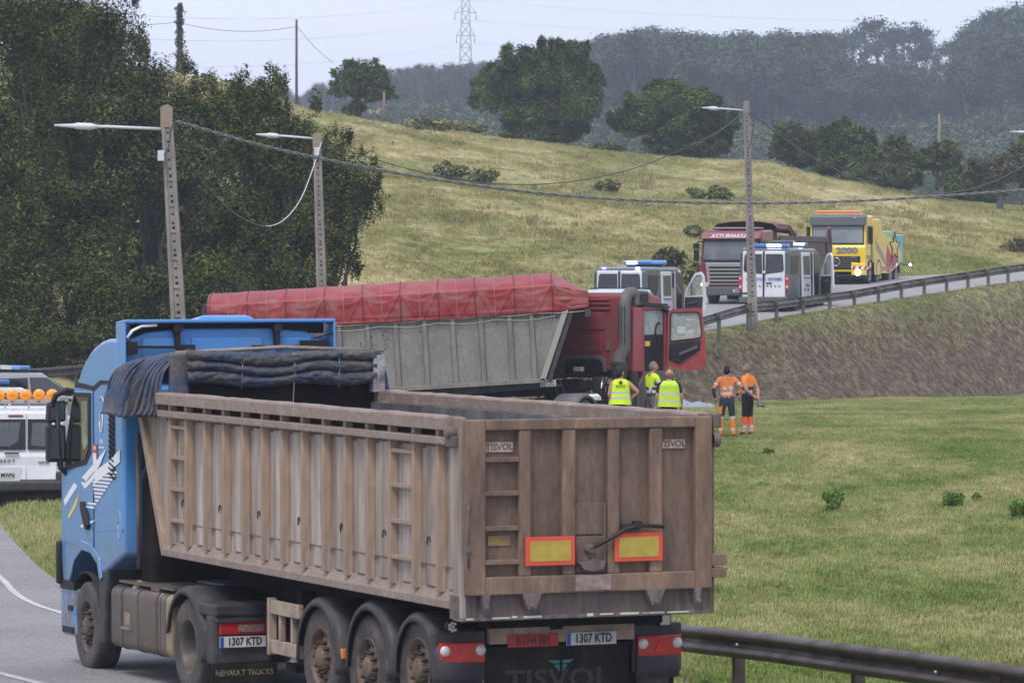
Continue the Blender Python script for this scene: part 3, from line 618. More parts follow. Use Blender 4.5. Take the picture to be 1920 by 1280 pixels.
# dark scrub line along the crest and shrubs in the pasture
sg = 'shrubs scattered over the pasture'
for px, py, w_, h_, D, lab, mts in (
    (800, 242, 130, 20, 296, 'low bramble strip left of the largest crest tree', [LF_SCRUBG, LF_SCRUB]), (880, 250, 90, 18, 296, 'low bramble strip just left of the largest crest tree', [LF_SCRUBG, LF_SCRUB]),
    (1140, 282, 70, 12, 296, 'low bramble between the two big crest trees', [LF_SCRUB, LF_SCRUBG]),
    (845, 335, 70, 32, 242, 'brown bramble bush in the middle of the pasture', [LF_SCRUB, LF_SCRUBG]), (905, 345, 62, 30, 240, 'bramble right of the brown one in the middle of the pasture', [LF_SCRUBG, LF_SCRUB]),
    (1140, 362, 70, 22, 240, 'shrub on the small ledge left of the third lamp post', [LF_SCRUB, LF_SCRUBG]),
    (1330, 372, 90, 24, 236, 'wide low shrub on the ledge just left of the third lamp post', [LF_SCRUBG, LF_SCRUBG]),
    (1300, 445, 40, 22, 205, 'small bush above the maroon tipper', [LF_SCRUBG, LF_SCRUB]),
    (1255, 500, 60, 34, 190, 'bush behind the open doors of the left police van', [LF_SCRUB, LF_SCRUB]), (1290, 540, 60, 50, 180, 'scrub beside the maroon truck cab', [LF_SCRUB, LF_SCRUBG]),
    (1905, 470, 60, 22, 205, 'brown scrub on the far verge at the right edge', [LF_SCRUB, LF_SCRUB])):
    tree('shrub', lab, 'shrub', px, py, w_, py - h_, D, int(1.0 * w_ * h_ + 500), .13, mts, px + py, sg, [.6, .4], nb=12, skirt=0, trunk=.04, lo=.2, hi=.42, shell=.2)
# weeds on the lawn
WEED = leaf_mat('weed_leaves', (.09, .17, .035), (.20, .32, .08))
wg = 'weed clumps on the lawn'
for px, py, w_, h_, D, lab in ((1560, 935, 44, 44, 80, 'round green weed clump on the lawn below the tow truck'), (1787, 935, 48, 36, 81, 'wide low weed clump, middle one of three near the right edge'), (1912, 960, 36, 40, 78, 'weed clump cut by the right edge'),
    (1830, 922, 20, 12, 83, 'tiny weed right beside the wide low clump'), (1755, 1200, 50, 36, 50, 'loose green weed just beyond the front guardrail, left of a taller one'), (1862, 1232, 64, 62, 47.5, 'tallest leafy weed just beyond the front guardrail'),
    (1318, 1246, 44, 26, 47, 'dark weed under the front guardrail beside the trailer'), (1500, 1185, 30, 12, 51.5, 'flat broadleaf weed beyond the front guardrail near its bolt'), (1440, 845, 22, 12, 97, 'small flat weed right of the orange workers'), (1428, 893, 30, 8, 87, 'flat weed patch below the orange workers'), (1372, 752, 22, 10, 128, 'small green tuft behind the orange workers')):
    s = D / F; base = at(px, py, D); base.z = gz(base.x, base.y); root = thing('weed', lab, 'plant', base, 0, wg); wd = w_ * s / 2; h = h_ * s
    leaves('foliage', blobs_in(0, 0, h * .55, wd * 1.1, wd * .8, h * .6, 12, px), int(1300 + 2.6 * w_ * h_), .016 if D < 60 else .024, [WEED], root, px, shell=.3, aspect=.45)
    mb = MB(); branches(mb, (0, 0, -.02), [(wd * .5 * math.cos(a), wd * .4 * math.sin(a), h * .85) for a in np.linspace(0, 5.5, 7)], .008, px, .01); mb.build('stem', WEED, root)
# ---- far wood ----
def far_tree_mesh(kind, seed):
    r = np.random.default_rng(seed); rr = random.Random(seed); mb = MB()
    if kind == 'euc':
        H_ = 26; bl = []
        for i in range(7):
            a = rr.uniform(0, 6.28); d = rr.uniform(0, 3.2); bl.append((d * math.cos(a), d * math.sin(a), H_ * rr.uniform(.62, .93), rr.uniform(2.0, 3.6), rr.uniform(2.0, 3.6), rr.uniform(1.5, 2.7)))
        n_ = 1200; trunk = [(0, 0, -3), (.2, 0, 8), (rr.uniform(-.6, .6), 0, H_ * .85)]; tr = [.45, .34, .16]
    elif kind == 'pine':
        H_ = 18; bl = [(0, 0, H_ * (.35 + .1 * i), 2.6 * (1 - i * .13), 2.6 * (1 - i * .13), 1.9) for i in range(6)]; n_ = 900; trunk = [(0, 0, -3), (0, 0, 8), (0, 0, 15)]; tr = [.4, .3, .1]
    else:
        H_ = 11; bl = blobs_in(0, 0, 5.5, 4.6, 4.6, 5.2, 9, seed); n_ = 2200; trunk = [(0, 0, -2), (0, 0, 3), (0, 0, 6)]; tr = [.4, .3, .2]
    o = leaves('t', bl, n_, .20 if kind == 'oak' else .29, [LF_FAR2 if kind == 'oak' else LF_FAR, BARK_PALE], None, seed, shell=.4, up=.4, aspect=.8, inner=.3, wts=[1, 0]); me = o.data; bpy.data.objects.remove(o)
    mb.tube(trunk, tr, 5)
    for b_ in bl[:4]: mb.tube([trunk[1] if kind != 'euc' else (0, 0, H_ * .5), (b_[0], b_[1], b_[2])], [.18, .06], 4)
    bm = bmesh.new(); bm.from_mesh(me); vs_ = [bm.verts.new(v) for v in mb.v]
    for f in mb.f:
        try: q = bm.faces.new([vs_[i] for i in f]); q.material_index = 1
        except ValueError: pass
    bm.to_mesh(me); bm.free(); return me
protos = {'euc': [far_tree_mesh('euc', i) for i in (1, 2, 3, 4)], 'pine': [far_tree_mesh('pine', i) for i in (5, 6)], 'oak': [far_tree_mesh('oak', i) for i in (7, 8, 9)]}
# outline of the wood's top in the photograph -> height of the trees standing there
OUTX = np.array([-600, 0, 300, 560, 600, 700, 800, 1000, 1085, 1100, 1150, 1250, 1350, 1450, 1550, 1620, 1700, 1740, 1765, 1790, 1820, 1860, 1920, 2400])
OUTY = np.array([110, 120, 130, 165, 145, 128, 112, 104, 102, 72, 48, 42, 52, 48, 40, 26, 28, 48, 72, 58, 34, 8, -2, -10])
def wood(name, label, kind, n_, px0, px1, d0, d1, sc0, sc1, below=0, seed=0, cond=None):
    r = np.random.default_rng(seed); px = r.uniform(px0, px1, n_); D = r.uniform(d0, d1, n_); X = (px - 960) * D / F
    P = np.stack([X, D], 1); z = ground_h(P); sc_ = r.uniform(sc0, sc1, n_); H_ = {'euc': 26, 'pine': 18, 'oak': 11}[kind]
    ztop = CZ + (HZ - np.interp(px, OUTX, OUTY) - below) * D / F
    ztop = ztop - r.uniform(0, 1, n_) ** 1.2 * H_ * .36 - np.where((px > 1555) & (px < 1800), 75 * D / F, 0) * (kind == 'euc') * (D < 985)
    sc_ = np.clip(np.minimum(sc_, (ztop - z) / H_), .25, 3); k = (ztop - z > H_ * .3)
    if cond is not None: k &= cond(px, D)
    cover(name, np.column_stack([P, z])[k], sc_[k], protos[kind], label)
wood('eucalyptus_wood', 'far eucalyptus wood covering the hill behind the pasture on the right', 'euc', 1500, 1090, 2150, 780, 1060, .75, 1.1, below=0, seed=1, cond=lambda p, D: ~((p > 1560) & (p < 1800) & (D > 985)))
wood('pine_wood', 'far hazy pine and eucalyptus wood behind the crest on the left', 'euc', 900, 380, 1130, 960, 1240, .65, 1.0, below=2, seed=2)
wood('lower_wood', 'lower rounded broadleaf wood at the foot of the far hill', 'oak', 1500, 540, 2150, 640, 860, .8, 1.35, below=60, seed=3)
wood('conifer_wood', 'dark conifers mixed in the far wood behind the crest', 'pine', 520, 560, 1110, 900, 1080, .7, 1.1, below=12, seed=4)
# tall eucalyptus that stand out against the sky
eg = 'tall eucalyptus trees on the far skyline'
rr = random.Random(5)
sky_euc = [(1575, 40), (1600, 34), (1622, 26), (1648, 24), (1672, 28), (1695, 26), (1716, 36), (1738, 46), (1757, 66), (1782, 60), (1806, 44), (1830, 26), (1852, 8), (1880, 0), (1905, -4), (1935, -8)]
for i, (px, py) in enumerate(sky_euc):
    D = rr.uniform(1000, 1045); p = at(px, py, D); z = gz(p.x, D); sc_ = (p.z - z) / 26
    root = thing('eucalyptus_tree', ['leftmost', 'second from the left', 'third from the left', 'fourth from the left', 'fifth from the left', 'sixth from the left', 'seventh from the left', 'eighth from the left', 'short one at the dip', 'second short one at the dip', 'seventh from the right', 'sixth from the right', 'fifth from the right', 'fourth from the right', 'tallest, second from the right', 'at the right edge'][i if i < 10 else i] + ' among the tall eucalyptus trees on the far skyline', 'tree', (p.x, D, z), rr.uniform(0, 6), eg)
    o = put('trunk_and_crown', protos['euc'][i % 4], root); o.scale = (sc_ * .95, sc_ * .95, sc_)
earth = mat('red_earth', (.30, .16, .11), .95, col2=(.22, .13, .09), scale=.3)
# ================= MATERIALS OF THE VEHICLES =================
BR = (.155, .105, .075)
M_panel = mat('grimy_aluminium_panel', (.47, .415, .37), .5, .2, col2=(.25, .19, .145), scale=5, mix=(.40, .68), streak=9, dirt=(.17, .115, .08), dirt_amt=.7, dscale=2.0, bump=.15, bscale=9)
M_rib = mat('brown_stained_ribs', (.34, .24, .17), .6, .1, col2=(.20, .125, .08), scale=6, mix=(.42, .62), streak=8, dirt=(.42, .35, .29), dirt_amt=.5, dscale=6)
M_rail = mat('scuffed_rail', (.28, .205, .165), .6, .15, col2=(.17, .115, .085), scale=5, dirt=(.50, .45, .41), dirt_amt=.42, dscale=5, bump=.3, bscale=14)
M_tail = mat('brown_tailgate', (.25, .163, .108), .7, .05, col2=(.155, .10, .070), scale=3.5, mix=(.42, .64), streak=4, dirt=(.085, .060, .048), dirt_amt=.75, dscale=1.9, bump=.12, bscale=12)
M_tailp = mat('brown_tailgate_panel', (.19, .127, .088), .75, .05, col2=(.125, .084, .062), scale=4, mix=(.4, .62), streak=4, dirt=(.075, .054, .043), dirt_amt=.75, dscale=2.6)
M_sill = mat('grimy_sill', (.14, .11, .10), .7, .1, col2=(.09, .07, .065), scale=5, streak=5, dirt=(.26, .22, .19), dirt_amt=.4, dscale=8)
M_chip = mat('chipped_pale_paint', (.55, .54, .45), .6)
M_inner = mat('polished_inner_wall', (.30, .31, .33), .42, .5, col2=(.14, .13, .13), scale=3, dirt=(.09, .075, .07), dirt_amt=.8, dscale=1.1)
M_black = mat('black_plastic', (.010, .010, .011), .5, spec=.3, dirt=(.05, .043, .038), dirt_amt=.4, scale=4)
M_black2 = mat('dusty_black_fender', (.026, .027, .030), .5, spec=.35, col2=(.042, .04, .04), scale=3, dirt=(.10, .086, .078), dirt_amt=.5, dscale=5)
M_chassis = mat('dirty_chassis', (.008, .007, .007), .8, spec=.15, dirt=(.03, .024, .02), dirt_amt=.7, scale=5)
M_tyre = mat('dusty_tyre', (.035, .033, .031), .85, col2=(.06, .054, .05), scale=4, dirt=(.13, .11, .098), dirt_amt=.75, dscale=3, bump=.2, bscale=30)
M_rim = mat('rusty_brown_rim', (.20, .13, .085), .6, .3, col2=(.09, .055, .04), scale=8, dirt=(.30, .22, .16), dirt_amt=.5)
M_rimg = mat('grimy_rim', (.15, .125, .11), .55, .4, col2=(.08, .065, .058), scale=8)
M_nut = mat('dark_wheel_nuts', (.03, .026, .024), .6, .4)
M_cream = mat('cream_painted_beam', (.42, .33, .25), .6, col2=(.30, .22, .16), scale=6, dirt=(.12, .09, .07), dirt_amt=.5)
M_tarp = mat('faded_blue_tarpaulin', (.040, .068, .145), .7, col2=(.055, .065, .09), scale=2.6, mix=(.4, .6), dirt=(.16, .125, .105), dirt_amt=.6, dscale=3, bump=.25, bscale=18)
M_tarpb = mat('bright_blue_tarpaulin', (.06, .11, .25), .7, col2=(.09, .11, .16), scale=4)
M_blue = mat('sky_blue_paint', (.060, .245, .56), .28, 0, col2=(.07, .26, .58), scale=1.2, coat=.6, grain=.04, dirt=(.16, .15, .15), dirt_amt=.18, dscale=3, dirt_h=(1.9, .8))
M_bluedk = mat('recessed_blue_paint', (.065, .24, .54), .4, 0, grain=.05, dirt=(.14, .19, .27), dirt_amt=.4, dscale=2)
M_glass = mat('dark_glass', (.012, .014, .016), .06, spec=.8)
M_glassg = mat('grey_glass', (.045, .05, .055), .08, spec=.8)
M_white = mat('white_vinyl', (.74, .76, .80), .4)
M_yell = mat('yellow_vinyl', (.75, .55, .12), .5)
M_red = mat('red_reflector', (.38, .015, .015), .25, coat=.5)
M_redo = mat('orange_red_reflective_border', (.62, .07, .035), .4)
M_ryel = mat('dirty_yellow_reflective', (.45, .34, .04), .5, col2=(.33, .26, .05), scale=9)
M_lens = mat('clear_lamp_lens', (.55, .53, .52), .2, coat=.5)
M_plate = mat('white_number_plate', (.62, .62, .62), .45, grain=.08, dirt=(.3, .27, .24), dirt_amt=.5, scale=8)
M_pred = mat('red_number_plate', (.36, .03, .02), .5)
M_pblue = mat('blue_plate_band', (.02, .07, .35), .5)
M_ink = mat('black_ink', (.015, .015, .017), .6)
M_amber = mat('amber_lens', (.7, .22, .03), .3)
M_tank = mat('dusty_aluminium_tank', (.17, .145, .12), .42, .55, col2=(.13, .105, .085), scale=1.4, mix=(.35, .7), dirt=(.17, .14, .11), dirt_amt=.7, dscale=2)
M_tank2 = mat('tan_tank_end', (.30, .23, .14), .5, .3)
M_string = mat('pale_cord', (.45, .43, .4), .8)
M_mud = mat('rubber_mudflap', (.016, .014, .013), .85, spec=.15, dirt=(.05, .040, .034), dirt_amt=.7, scale=3)
M_faded = mat('faded_lettering', (.050, .036, .030), .8)
M_gold = mat('worn_gold_lettering', (.27, .21, .13), .7, col2=(.05, .045, .04), scale=22, mix=(.45, .6))
M_teal = mat('teal_print', (.03, .17, .16), .6)

def wheel(parent, x, y, z, r, w_, side, style='trailer', rimm=None, seg=36):
    """side -1: outer face towards -X"""
    o = side
    mb = MB(); h = w_ / 2
    prof = [(-o * h * .95, r * .56), (-o * h, r * .75), (-o * h * .96, r * .93), (-o * h * .8, r * .985), (-o * h * .4, r), (0, r * 1.0), (o * h * .4, r), (o * h * .8, r * .985), (o * h * .96, r * .93), (o * h * 1.0, r * .86), (o * h * 1.03, r * .76), (o * h * .98, r * .66), (o * h * .93, r * .575)]
    mb.lathe(prof, (x, y, z), 'x', seg, 0)
    t = mb.build('tyre', M_tyre, parent)
    rm = rimm or M_rim; q = MB()
    if style == 'drive':
        q.lathe([(o * h * .93, r * .58), (o * h * .97, r * .56), (o * h * .7, r * .53), (o * h * .1, r * .50), (-o * h * .55, r * .46), (-o * h * .6, r * .26), (-o * h * .3, r * .24), (-o * h * .2, 0)], (x, y, z), 'x', seg, 0); nx, nr_ = -o * h * .58, r * .33
    else:
        q.lathe([(o * h * .93, r * .58), (o * h * .97, r * .555), (o * h * .7, r * .53), (o * h * .5, r * .50), (o * h * .62, r * .40), (o * h * .72, r * .36), (o * h * .72, r * .24), (o * h * 1.0, r * .215), (o * h * 1.12, r * .16), (o * h * 1.12, 0)], (x, y, z), 'x', seg, 0); nx, nr_ = o * h * .74, r * .30
    q.build('rim', rm, t)
    k = MB()
    for i in range(10):
        a = 2 * math.pi * i / 10; c = (x + nx, y + nr_ * math.cos(a), z + nr_ * math.sin(a)); k.lathe([(0, .024), (o * .035, .022), (o * .06, .014), (o * .06, 0)], c, 'x', 6, 0, False)
    if style != 'drive':
        for i in range(10):
            a = 2 * math.pi * (i + .5) / 10; c = (x + o * h * .60, y + r * .45 * math.cos(a), z + r * .45 * math.sin(a)); k.lathe([(0, .034), (o * .012, .034), (o * .012, 0)], c, 'x', 8, 0, False)
    k.build('wheel_nuts', M_nut, t, kind='stuff')
    return t
def plate(parent, x0, x1, y, z0, z1, s, face='rear', m=None, ink=None, band=True):
    m = m or M_plate; o = MB()
    d = -.012 if face == 'rear' else .012
    o.box(x0, x1, y + d, y, z0, z1); p = o.build('number_plate', m, parent, bevel=.004)
    if band:
        bx = (x0, x0 + (x1 - x0) * .085) if face == 'rear' else (x1 - (x1 - x0) * .085, x1)
        MB().box(bx[0] + .003, bx[1], y + d * 1.3, y + d * .9, z0 + .004, z1 - .004).build('country_band', M_pblue, p)
    cx = (x0 + x1) / 2 + (.02 if face == 'rear' else -.02) * (1 if band else 0)
    if s: text(s, (z1 - z0) * .98, ink or M_ink, p, (cx, y + d * 1.15, (z0 + z1) / 2), ROT_REAR if face == 'rear' else ROT_FRONT, sx=(x1 - x0) * .82 / (len(s) * (z1 - z0) * .58), bold=.0035, ext=.001)
    return p

# ================= LOADED TIPPER TRAILER IN THE FOREGROUND =================
T = thing('tipper_trailer', 'dirty brown and grey three-axle tipper trailer with blue tarpaulin bunched at its front', 'trailer', (.715, 40.59, CZ - 4.4), .4143)
M = M_panel
for sx_ in (-1, 1):
    P = [(.05, 1.26), (8.30, 1.25), (9.12, 2.72), (9.12, 2.86), (.05, 2.86)]
    a, b_ = sx_ * 1.235, sx_ * 1.20
    q = MB(); q.prism(P, 'x', min(a, b_), max(a, b_)); q.build('side_panel', M if sx_ < 0 else M, T)
    q = MB(); q.prism([(sx_ * 1.236, 1.37), (sx_ * 1.30, 1.27), (sx_ * 1.30, 1.20), (sx_ * 1.2, 1.20), (sx_ * 1.2, 1.37)], 'y', .05, 8.32); q.build('bottom_rail', M_rail, T, bevel=.006)
RIBS = [.52, 1.11, 1.70, 2.28, 2.86, 3.44, 4.02, 4.60, 5.16, 5.74, 6.33, 6.91, 7.50, 8.02]
for sx_ in (-1, 1):
    me0 = None
    for y in RIBS:
        if me0 is None:
            q = MB(); q.prism([(sx_ * 1.236, -.052), (sx_ * 1.315, -.034), (sx_ * 1.315, .034), (sx_ * 1.236, .052)], 'z', 1.34, 2.86)
            o = q.build('rib', M_rib, T, bevel=.006); me0 = o.data; o.location = (0, y, 0)
        else:
            o = put('rib', me0, T); o.location = (0, y, 0); md = o.modifiers.new('bevel', 'BEVEL'); md.width = .006; md.segments = 2; md.limit_method = 'ANGLE'
# shallow vertical swages and the weld seam between ribs (left side)
seam = MB()
for y0, y1 in zip([.05] + RIBS[:-1], RIBS):
    c = (y0 + y1) / 2; wd = (y1 - y0)
    seam.add([(-1.235, c - wd * .26, 1.38), (-1.258, c - wd * .08, 1.38), (-1.258, c + wd * .10, 1.38), (-1.235, c + wd * .28, 1.38), (-1.235, c - wd * .26, 2.68), (-1.258, c - wd * .08, 2.68), (-1.258, c + wd * .10, 2.68), (-1.235, c + wd * .28, 2.68)],
             [(0, 4, 5, 1), (1, 5, 6, 2), (2, 6, 7, 3)], 0, True)
seam.build('panel_swage', M_panel, T, kind='stuff')
sd_ = MB()
for y0, y1 in zip([.05] + RIBS[:-1], RIBS):
    sd_.box(-1.262, -1.236, y0 + .06, y1 - .06, 1.572, 1.580)
sd_.build('weld_seam', mat('dark_weld', (.10, .07, .055), .8), T, kind='stuff')
for ya, yb in ((1.16, 1.65), (7.55, 7.97)):
    for z in (2.61, 2.28, 1.94, 1.60):
        q = MB(); q.box(-1.31, -1.25, ya - .03, yb + .03, z - .02, z + .02); q.build('ladder_rung', M_rib, T, bevel=.005)
q0 = None
for y in (7.72, 6.55, 5.38, 4.22, 3.06, 1.95, .84):
    pts = [(-1.262, y + .032 * math.cos(a), 1.80 + .032 * math.sin(a)) for a in np.linspace(-.3, 3.6, 8)] 
    MB().tube([(-1.262, y + .030, 1.755)] + pts, .007, 5).build('tarp_hook', M_nut, T)
for sx_ in (-1, 1):
    x0, x1 = sorted((sx_ * 1.245, sx_ * 1.36)); q = MB(); q.box(x0, x1, .24, 8.30, 2.71, 2.785); q.build('lower_rail', M_rail, T, bevel=.012)
    x0, x1 = sorted((sx_ * 1.195, sx_ * 1.37)); n_ = 40; q = MB(); r_ = random.Random(sx_ + 3)
    vs_ = []
    for i in range(n_ + 1):
        y = .16 + (8.30 - .16) * i / n_; j = r_.uniform(-.006, .006); k = r_.uniform(-.006, .006)
        vs_ += [(x0 + k, y, 2.85), (x1 + k, y, 2.85), (x1 + k, y, 2.955 + j), (x1 - sx_ * 0 - .015, y, 2.975 + j), (x0 + .015, y, 2.975 + j), (x0 + k, y, 2.955 + j)]
    fs_ = [(i * 6 + j, i * 6 + (j + 1) % 6, (i + 1) * 6 + (j + 1) % 6, (i + 1) * 6 + j) for i in range(n_) for j in range(6)] + [(5, 4, 3, 2, 1, 0), tuple(n_ * 6 + j for j in range(6))]
    q.add(vs_, fs_, 0); q.build('top_rail', M_rail, T)
q = MB(); q.box(-1.243, -1.2385, .24, 8.3, 2.785, 2.852); q.build('rail_gap_shade', M_chassis, T)  # dark strip painted in for the shade between the two rails
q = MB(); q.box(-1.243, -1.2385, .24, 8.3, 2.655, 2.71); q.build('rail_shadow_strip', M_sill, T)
# corner posts, end brackets
for sx_ in (-1, 1):
    x0, x1 = sorted((sx_ * 1.235, sx_ * 1.30)); q = MB(); q.box(x0, x1, 0, .17, 1.10, 2.97); q.build('corner_post', M_panel if sx_ < 0 else M_tail, T, bevel=.012)
q = MB(); q.lathe([(-1.40, 0), (-1.40, .04), (-1.37, .055), (-1.30, .055)], (0, .12, 2.83), 'x', 14); q.box(-1.36, -1.30, .04, .20, 2.70, 2.80); q.build('hinge_bracket', M_sill, T, bevel=.005)
q = MB(); q.box(1.25, 1.34, -.07, .10, 2.84, 2.97); q.lathe([(1.25, .075), (1.325, .075), (1.33, .05), (1.33, 0)], (0, -.03, 2.73), 'x', 14); q.build('hinge_bracket', M_sill, T, bevel=.01)
q = MB(); q.box(1.23, 1.38, -.10, .02, 1.44, 1.53); q.box(1.23, 1.38, -.10, .02, 1.55, 1.66); q.build('latch_bracket', M_tail, T, bevel=.008)
q = MB(); q.tube([(-1.25, -.09, 2.20), (-1.27, -.12, 2.1), (-1.25, -.09, 1.98), (-1.28, -.11, 1.9), (-1.26, -.09, 1.76), (-1.25, -.08, 1.6)], .014, 6); q.box(-1.28, -1.24, -.11, -.06, 2.14, 2.20); q.box(-1.28, -1.24, -.11, -.06, 1.74, 1.80); q.build('locking_chain', M_sill, T)
# tailgate
G = MB(); G.box(-1.26, 1.23, -.005, .04, 1.34, 2.90); G = G.build('tailgate', M_tailp, T)
for nm, b_ in (('gate_post', (-1.265, -1.08, 1.34, 2.95)), ('gate_post', (1.06, 1.235, 1.34, 2.95)), ('gate_top_beam', (-1.08, 1.06, 2.85, 2.95)), ('gate_bottom_beam', (-1.08, 1.06, 1.34, 1.505)),
               ('gate_column', (-.74, -.62, 1.505, 2.85)), ('gate_column', (-.30, -.17, 1.505, 2.85)), ('gate_column', (.16, .28, 1.505, 2.85)), ('gate_column', (.59, .72, 1.505, 2.85))):
    q = MB(); x0, x1, z0, z1 = b_; dp = -.085 if nm != 'gate_column' else -.075; q.box(x0, x1, dp, -.006, z0, z1); q.build(nm, M_tail, G, bevel=.012)
for z in (2.58, 2.27, 1.95, 1.64):
    q = MB(); q.box(-1.08, -.74, -.075, -.006, z - .022, z + .022); q.build('gate_rung', M_tail, G, bevel=.006)
q = MB(); q.box(-.16, .13, -.03, -.006, 1.87, 2.16); q.box(.125, .15, -.06, -.006, 1.6, 2.16); q.box(-.155, .15, -.05, -.006, 1.52, 1.855); q.build('discharge_hatch', M_tailp, G, bevel=.006)
q = MB(); q.tube([(-.04, -.10, 1.74), (.15, -.12, 1.83), (.33, -.12, 1.92), (.50, -.12, 1.95), (.71, -.12, 1.93)], .022, 6); q.box(.28, .46, -.13, -.08, 1.89, 1.96); q.box(.40, .48, -.14, -.08, 1.93, 1.99); q.build('hatch_lever', M_nut, G)
q = MB(); q.prism([(-.16, 1.62), (-.10, 1.55), (0, 1.53), (.10, 1.56), (.12, 1.63), (.05, 1.62), (0, 1.66), (-.05, 1.62)], 'y', -.12, -.05); q.lathe([(-.12, 0), (-.12, .04), (-.05, .05)], (-.03, 0, 1.74), 'y', 12); q.build('hatch_catch', M_sill, G, bevel=.005)
q = MB(); q.box(-.18, .18, -.10, -.086, 1.36, 1.50); q.build('worn_sticker', mat('worn_pink_sticker', (.30, .23, .22), .7, col2=(.17, .12, .10), scale=14), G)
for x0, x1, z0, z1 in ((-.69, -.19, 1.60, 1.865), (.215, .71, 1.615, 1.88)):
    q = MB(); q.box(x0, x1, -.105, -.09, z0, z1); p = q.build('marker_plate', M_redo, G, bevel=.004); q = MB(); q.box(x0 + .045, x1 - .045, -.110, -.104, z0 + .04, z1 - .04); q.build('yellow_field', M_ryel, p)
for x0, x1, z0, z1 in ((-1.055, -.78, 2.65, 2.74), (.72, .98, 2.655, 2.735)):
    q = MB(); q.box(x0, x1, -.020, -.008, z0, z1); p = q.build('maker_badge', mat('pale_maker_badge', (.46, .37, .29), .6, col2=(.30, .22, .16), scale=18), G); text('TISVOL', .085, M_sill, p, ((x0 + x1) / 2, -.022, (z0 + z1) / 2), ROT_REAR, bold=.002)
q = MB(); q.box(-1.03, -.81, -.018, -.008, 1.79, 1.88); q.build('yellow_label', mat('dirty_ochre_label', (.30, .19, .06), .7, col2=(.2, .13, .07), scale=20), G)
# sill under the gate
q = MB(); q.box(-1.30, 1.25, .01, .25, 1.11, 1.335); q.box(-1.30, 1.25, -.02, .02, 1.10, 1.135); q.box(-.065, -.045, 0, .02, 1.13, 1.33); q.build('rear_sill', M_sill, T, bevel=.006)
q = MB(); r_ = random.Random(4); x = -1.25
while x < .95:
    w_ = r_.uniform(.03, .22)
    if r_.random() < .62: q.box(x, x + w_, -.026, -.019, 1.118 + r_.uniform(-.005, .004), 1.132 + r_.uniform(-.006, .01))
    x += w_ + r_.uniform(.01, .08)
q.build('chipped_edge', M_chip, T, kind='stuff')
for x, w_ in ((-1.08, .045), (-.62, .10), (.64, .10), (1.08, .04)):
    q = MB(); q.prism([(x - w_ , 1.35), (x - w_ * .4, 1.20), (x + w_ * .4, 1.20), (x + w_, 1.35)], 'y', -.10, -.02); q.lathe([(-.13, 0), (-.13, .02), (-.09, .02)], (x, 0, 1.23), 'y', 8); q.build('gate_hinge', M_sill, T, bevel=.004)
# inside of the body
q = MB(); q.box(-1.2, 1.2, .05, 8.4, 1.25, 1.32); q.build('body_floor', M_inner, T); q = MB(); q.box(-1.19, 1.19, 8.30, 8.36, 1.32, 3.32); q.build('inner_front_wall', M_chassis, T)
q = MB(); q.box(1.15, 1.198, .05, 8.3, 1.32, 2.84); q.box(-1.198, -1.15, .05, 8.3, 1.32, 2.84); q.build('inner_wall', M_inner, T)
# slanted front edge
for sx_ in (-1, 1):
    q = MB(); q.bar((sx_ * 1.262, 8.28, 1.22), (sx_ * 1.262, 9.15, 2.86), .07, .12, up=(0, 1, 0)); q.build('front_brace', M_rib, T, bevel=.01)
q = MB(); q.hexa([(-1.22, 8.30, 1.25), (1.22, 8.30, 1.25), (1.22, 8.36, 1.25), (-1.22, 8.36, 1.25), (-1.22, 9.10, 2.86), (1.22, 9.10, 2.86), (1.22, 9.16, 2.86), (-1.22, 9.16, 2.86)]); q.build('front_panel', M_chassis, T)
# hood over the front with the rolled tarpaulin
q = MB(); q.hexa([(-1.18, 8.30, 3.26), (1.3, 8.30, 3.26), (1.3, 9.2, 3.05), (-1.18, 9.2, 3.05), (-1.18, 8.30, 3.385), (1.3, 8.30, 3.385), (1.3, 9.2, 3.2), (-1.18, 9.2, 3.2)]); q.build('hood_frame', M_tarp, T, bevel=.03)
M_tarpd = mat('dark_grimy_tarpaulin', (.022, .036, .070), .5, col2=(.04, .043, .05), scale=3, mix=(.4, .6), dirt=(.12, .10, .09), dirt_amt=.6, dscale=3, bump=.5, bscale=10)
def roll(z, r, y, seed, x0=-1.02, x1=1.14):
    rr = random.Random(seed); n_ = 26; pts = []; rad = []
    for i in range(n_ + 1):
        t_ = i / n_; pts.append((x0 + (x1 - x0) * t_, y + .02 * math.sin(t_ * 11 + seed), z + .022 * math.sin(t_ * 7 + seed * 2) - .03 * math.sin(math.pi * t_))); rad.append(r * (1 + .10 * math.sin(t_ * 13 + seed) + .10 * math.sin(t_ * 31 + seed * 3)))
    q = MB(); q.tube(pts, rad, 14); q.v = [(a, y + (b_ - y) * .55, z + (c - z) * 1.22) for a, b_, c in q.v]; return q.build('rolled_tarpaulin', M_tarpd, T)
def folded(u, v):
    w_ = v * 3.0 + .22 * math.sin(u * 9 + 1) * math.sin(v * 3.1) + .30 * noise.noise(Vector((u * 5, v * 2, 1)))
    f = abs(math.sin(math.pi * w_)) ** .55
    y = 8.235 - .075 * f * min(1, v * 8 + .3) - .018 * noise.noise(Vector((u * 26, v * 9, 3))) - .010 * noise.noise(Vector((u * 60, v * 30, 7)))
    return Vector((-1.05 + 2.22 * u, y, 3.435 - .375 * v - .03 * math.sin(math.pi * u) + .02 * math.sin(u * 13) * v))
q = MB(); q.grid(folded, 150, 48); q.build('folded_tarpaulin', M_tarpd, T, solid=.01)
q = MB(); q.box(-1.22, -1.00, 8.24, 8.34, 2.86, 3.40); q.build('tarpaulin_flap', M_tarp, T, bevel=.03)
q = MB(); q.box(1.13, 1.27, 8.16, 8.30, 2.95, 3.36); q.build('hood_post', mat('scraped_white_steel', (.50, .49, .49), .5, .2, col2=(.12, .11, .11), scale=3.2, streak=.6, dirt=(.1, .08, .08), dirt_amt=.6), T, bevel=.01)
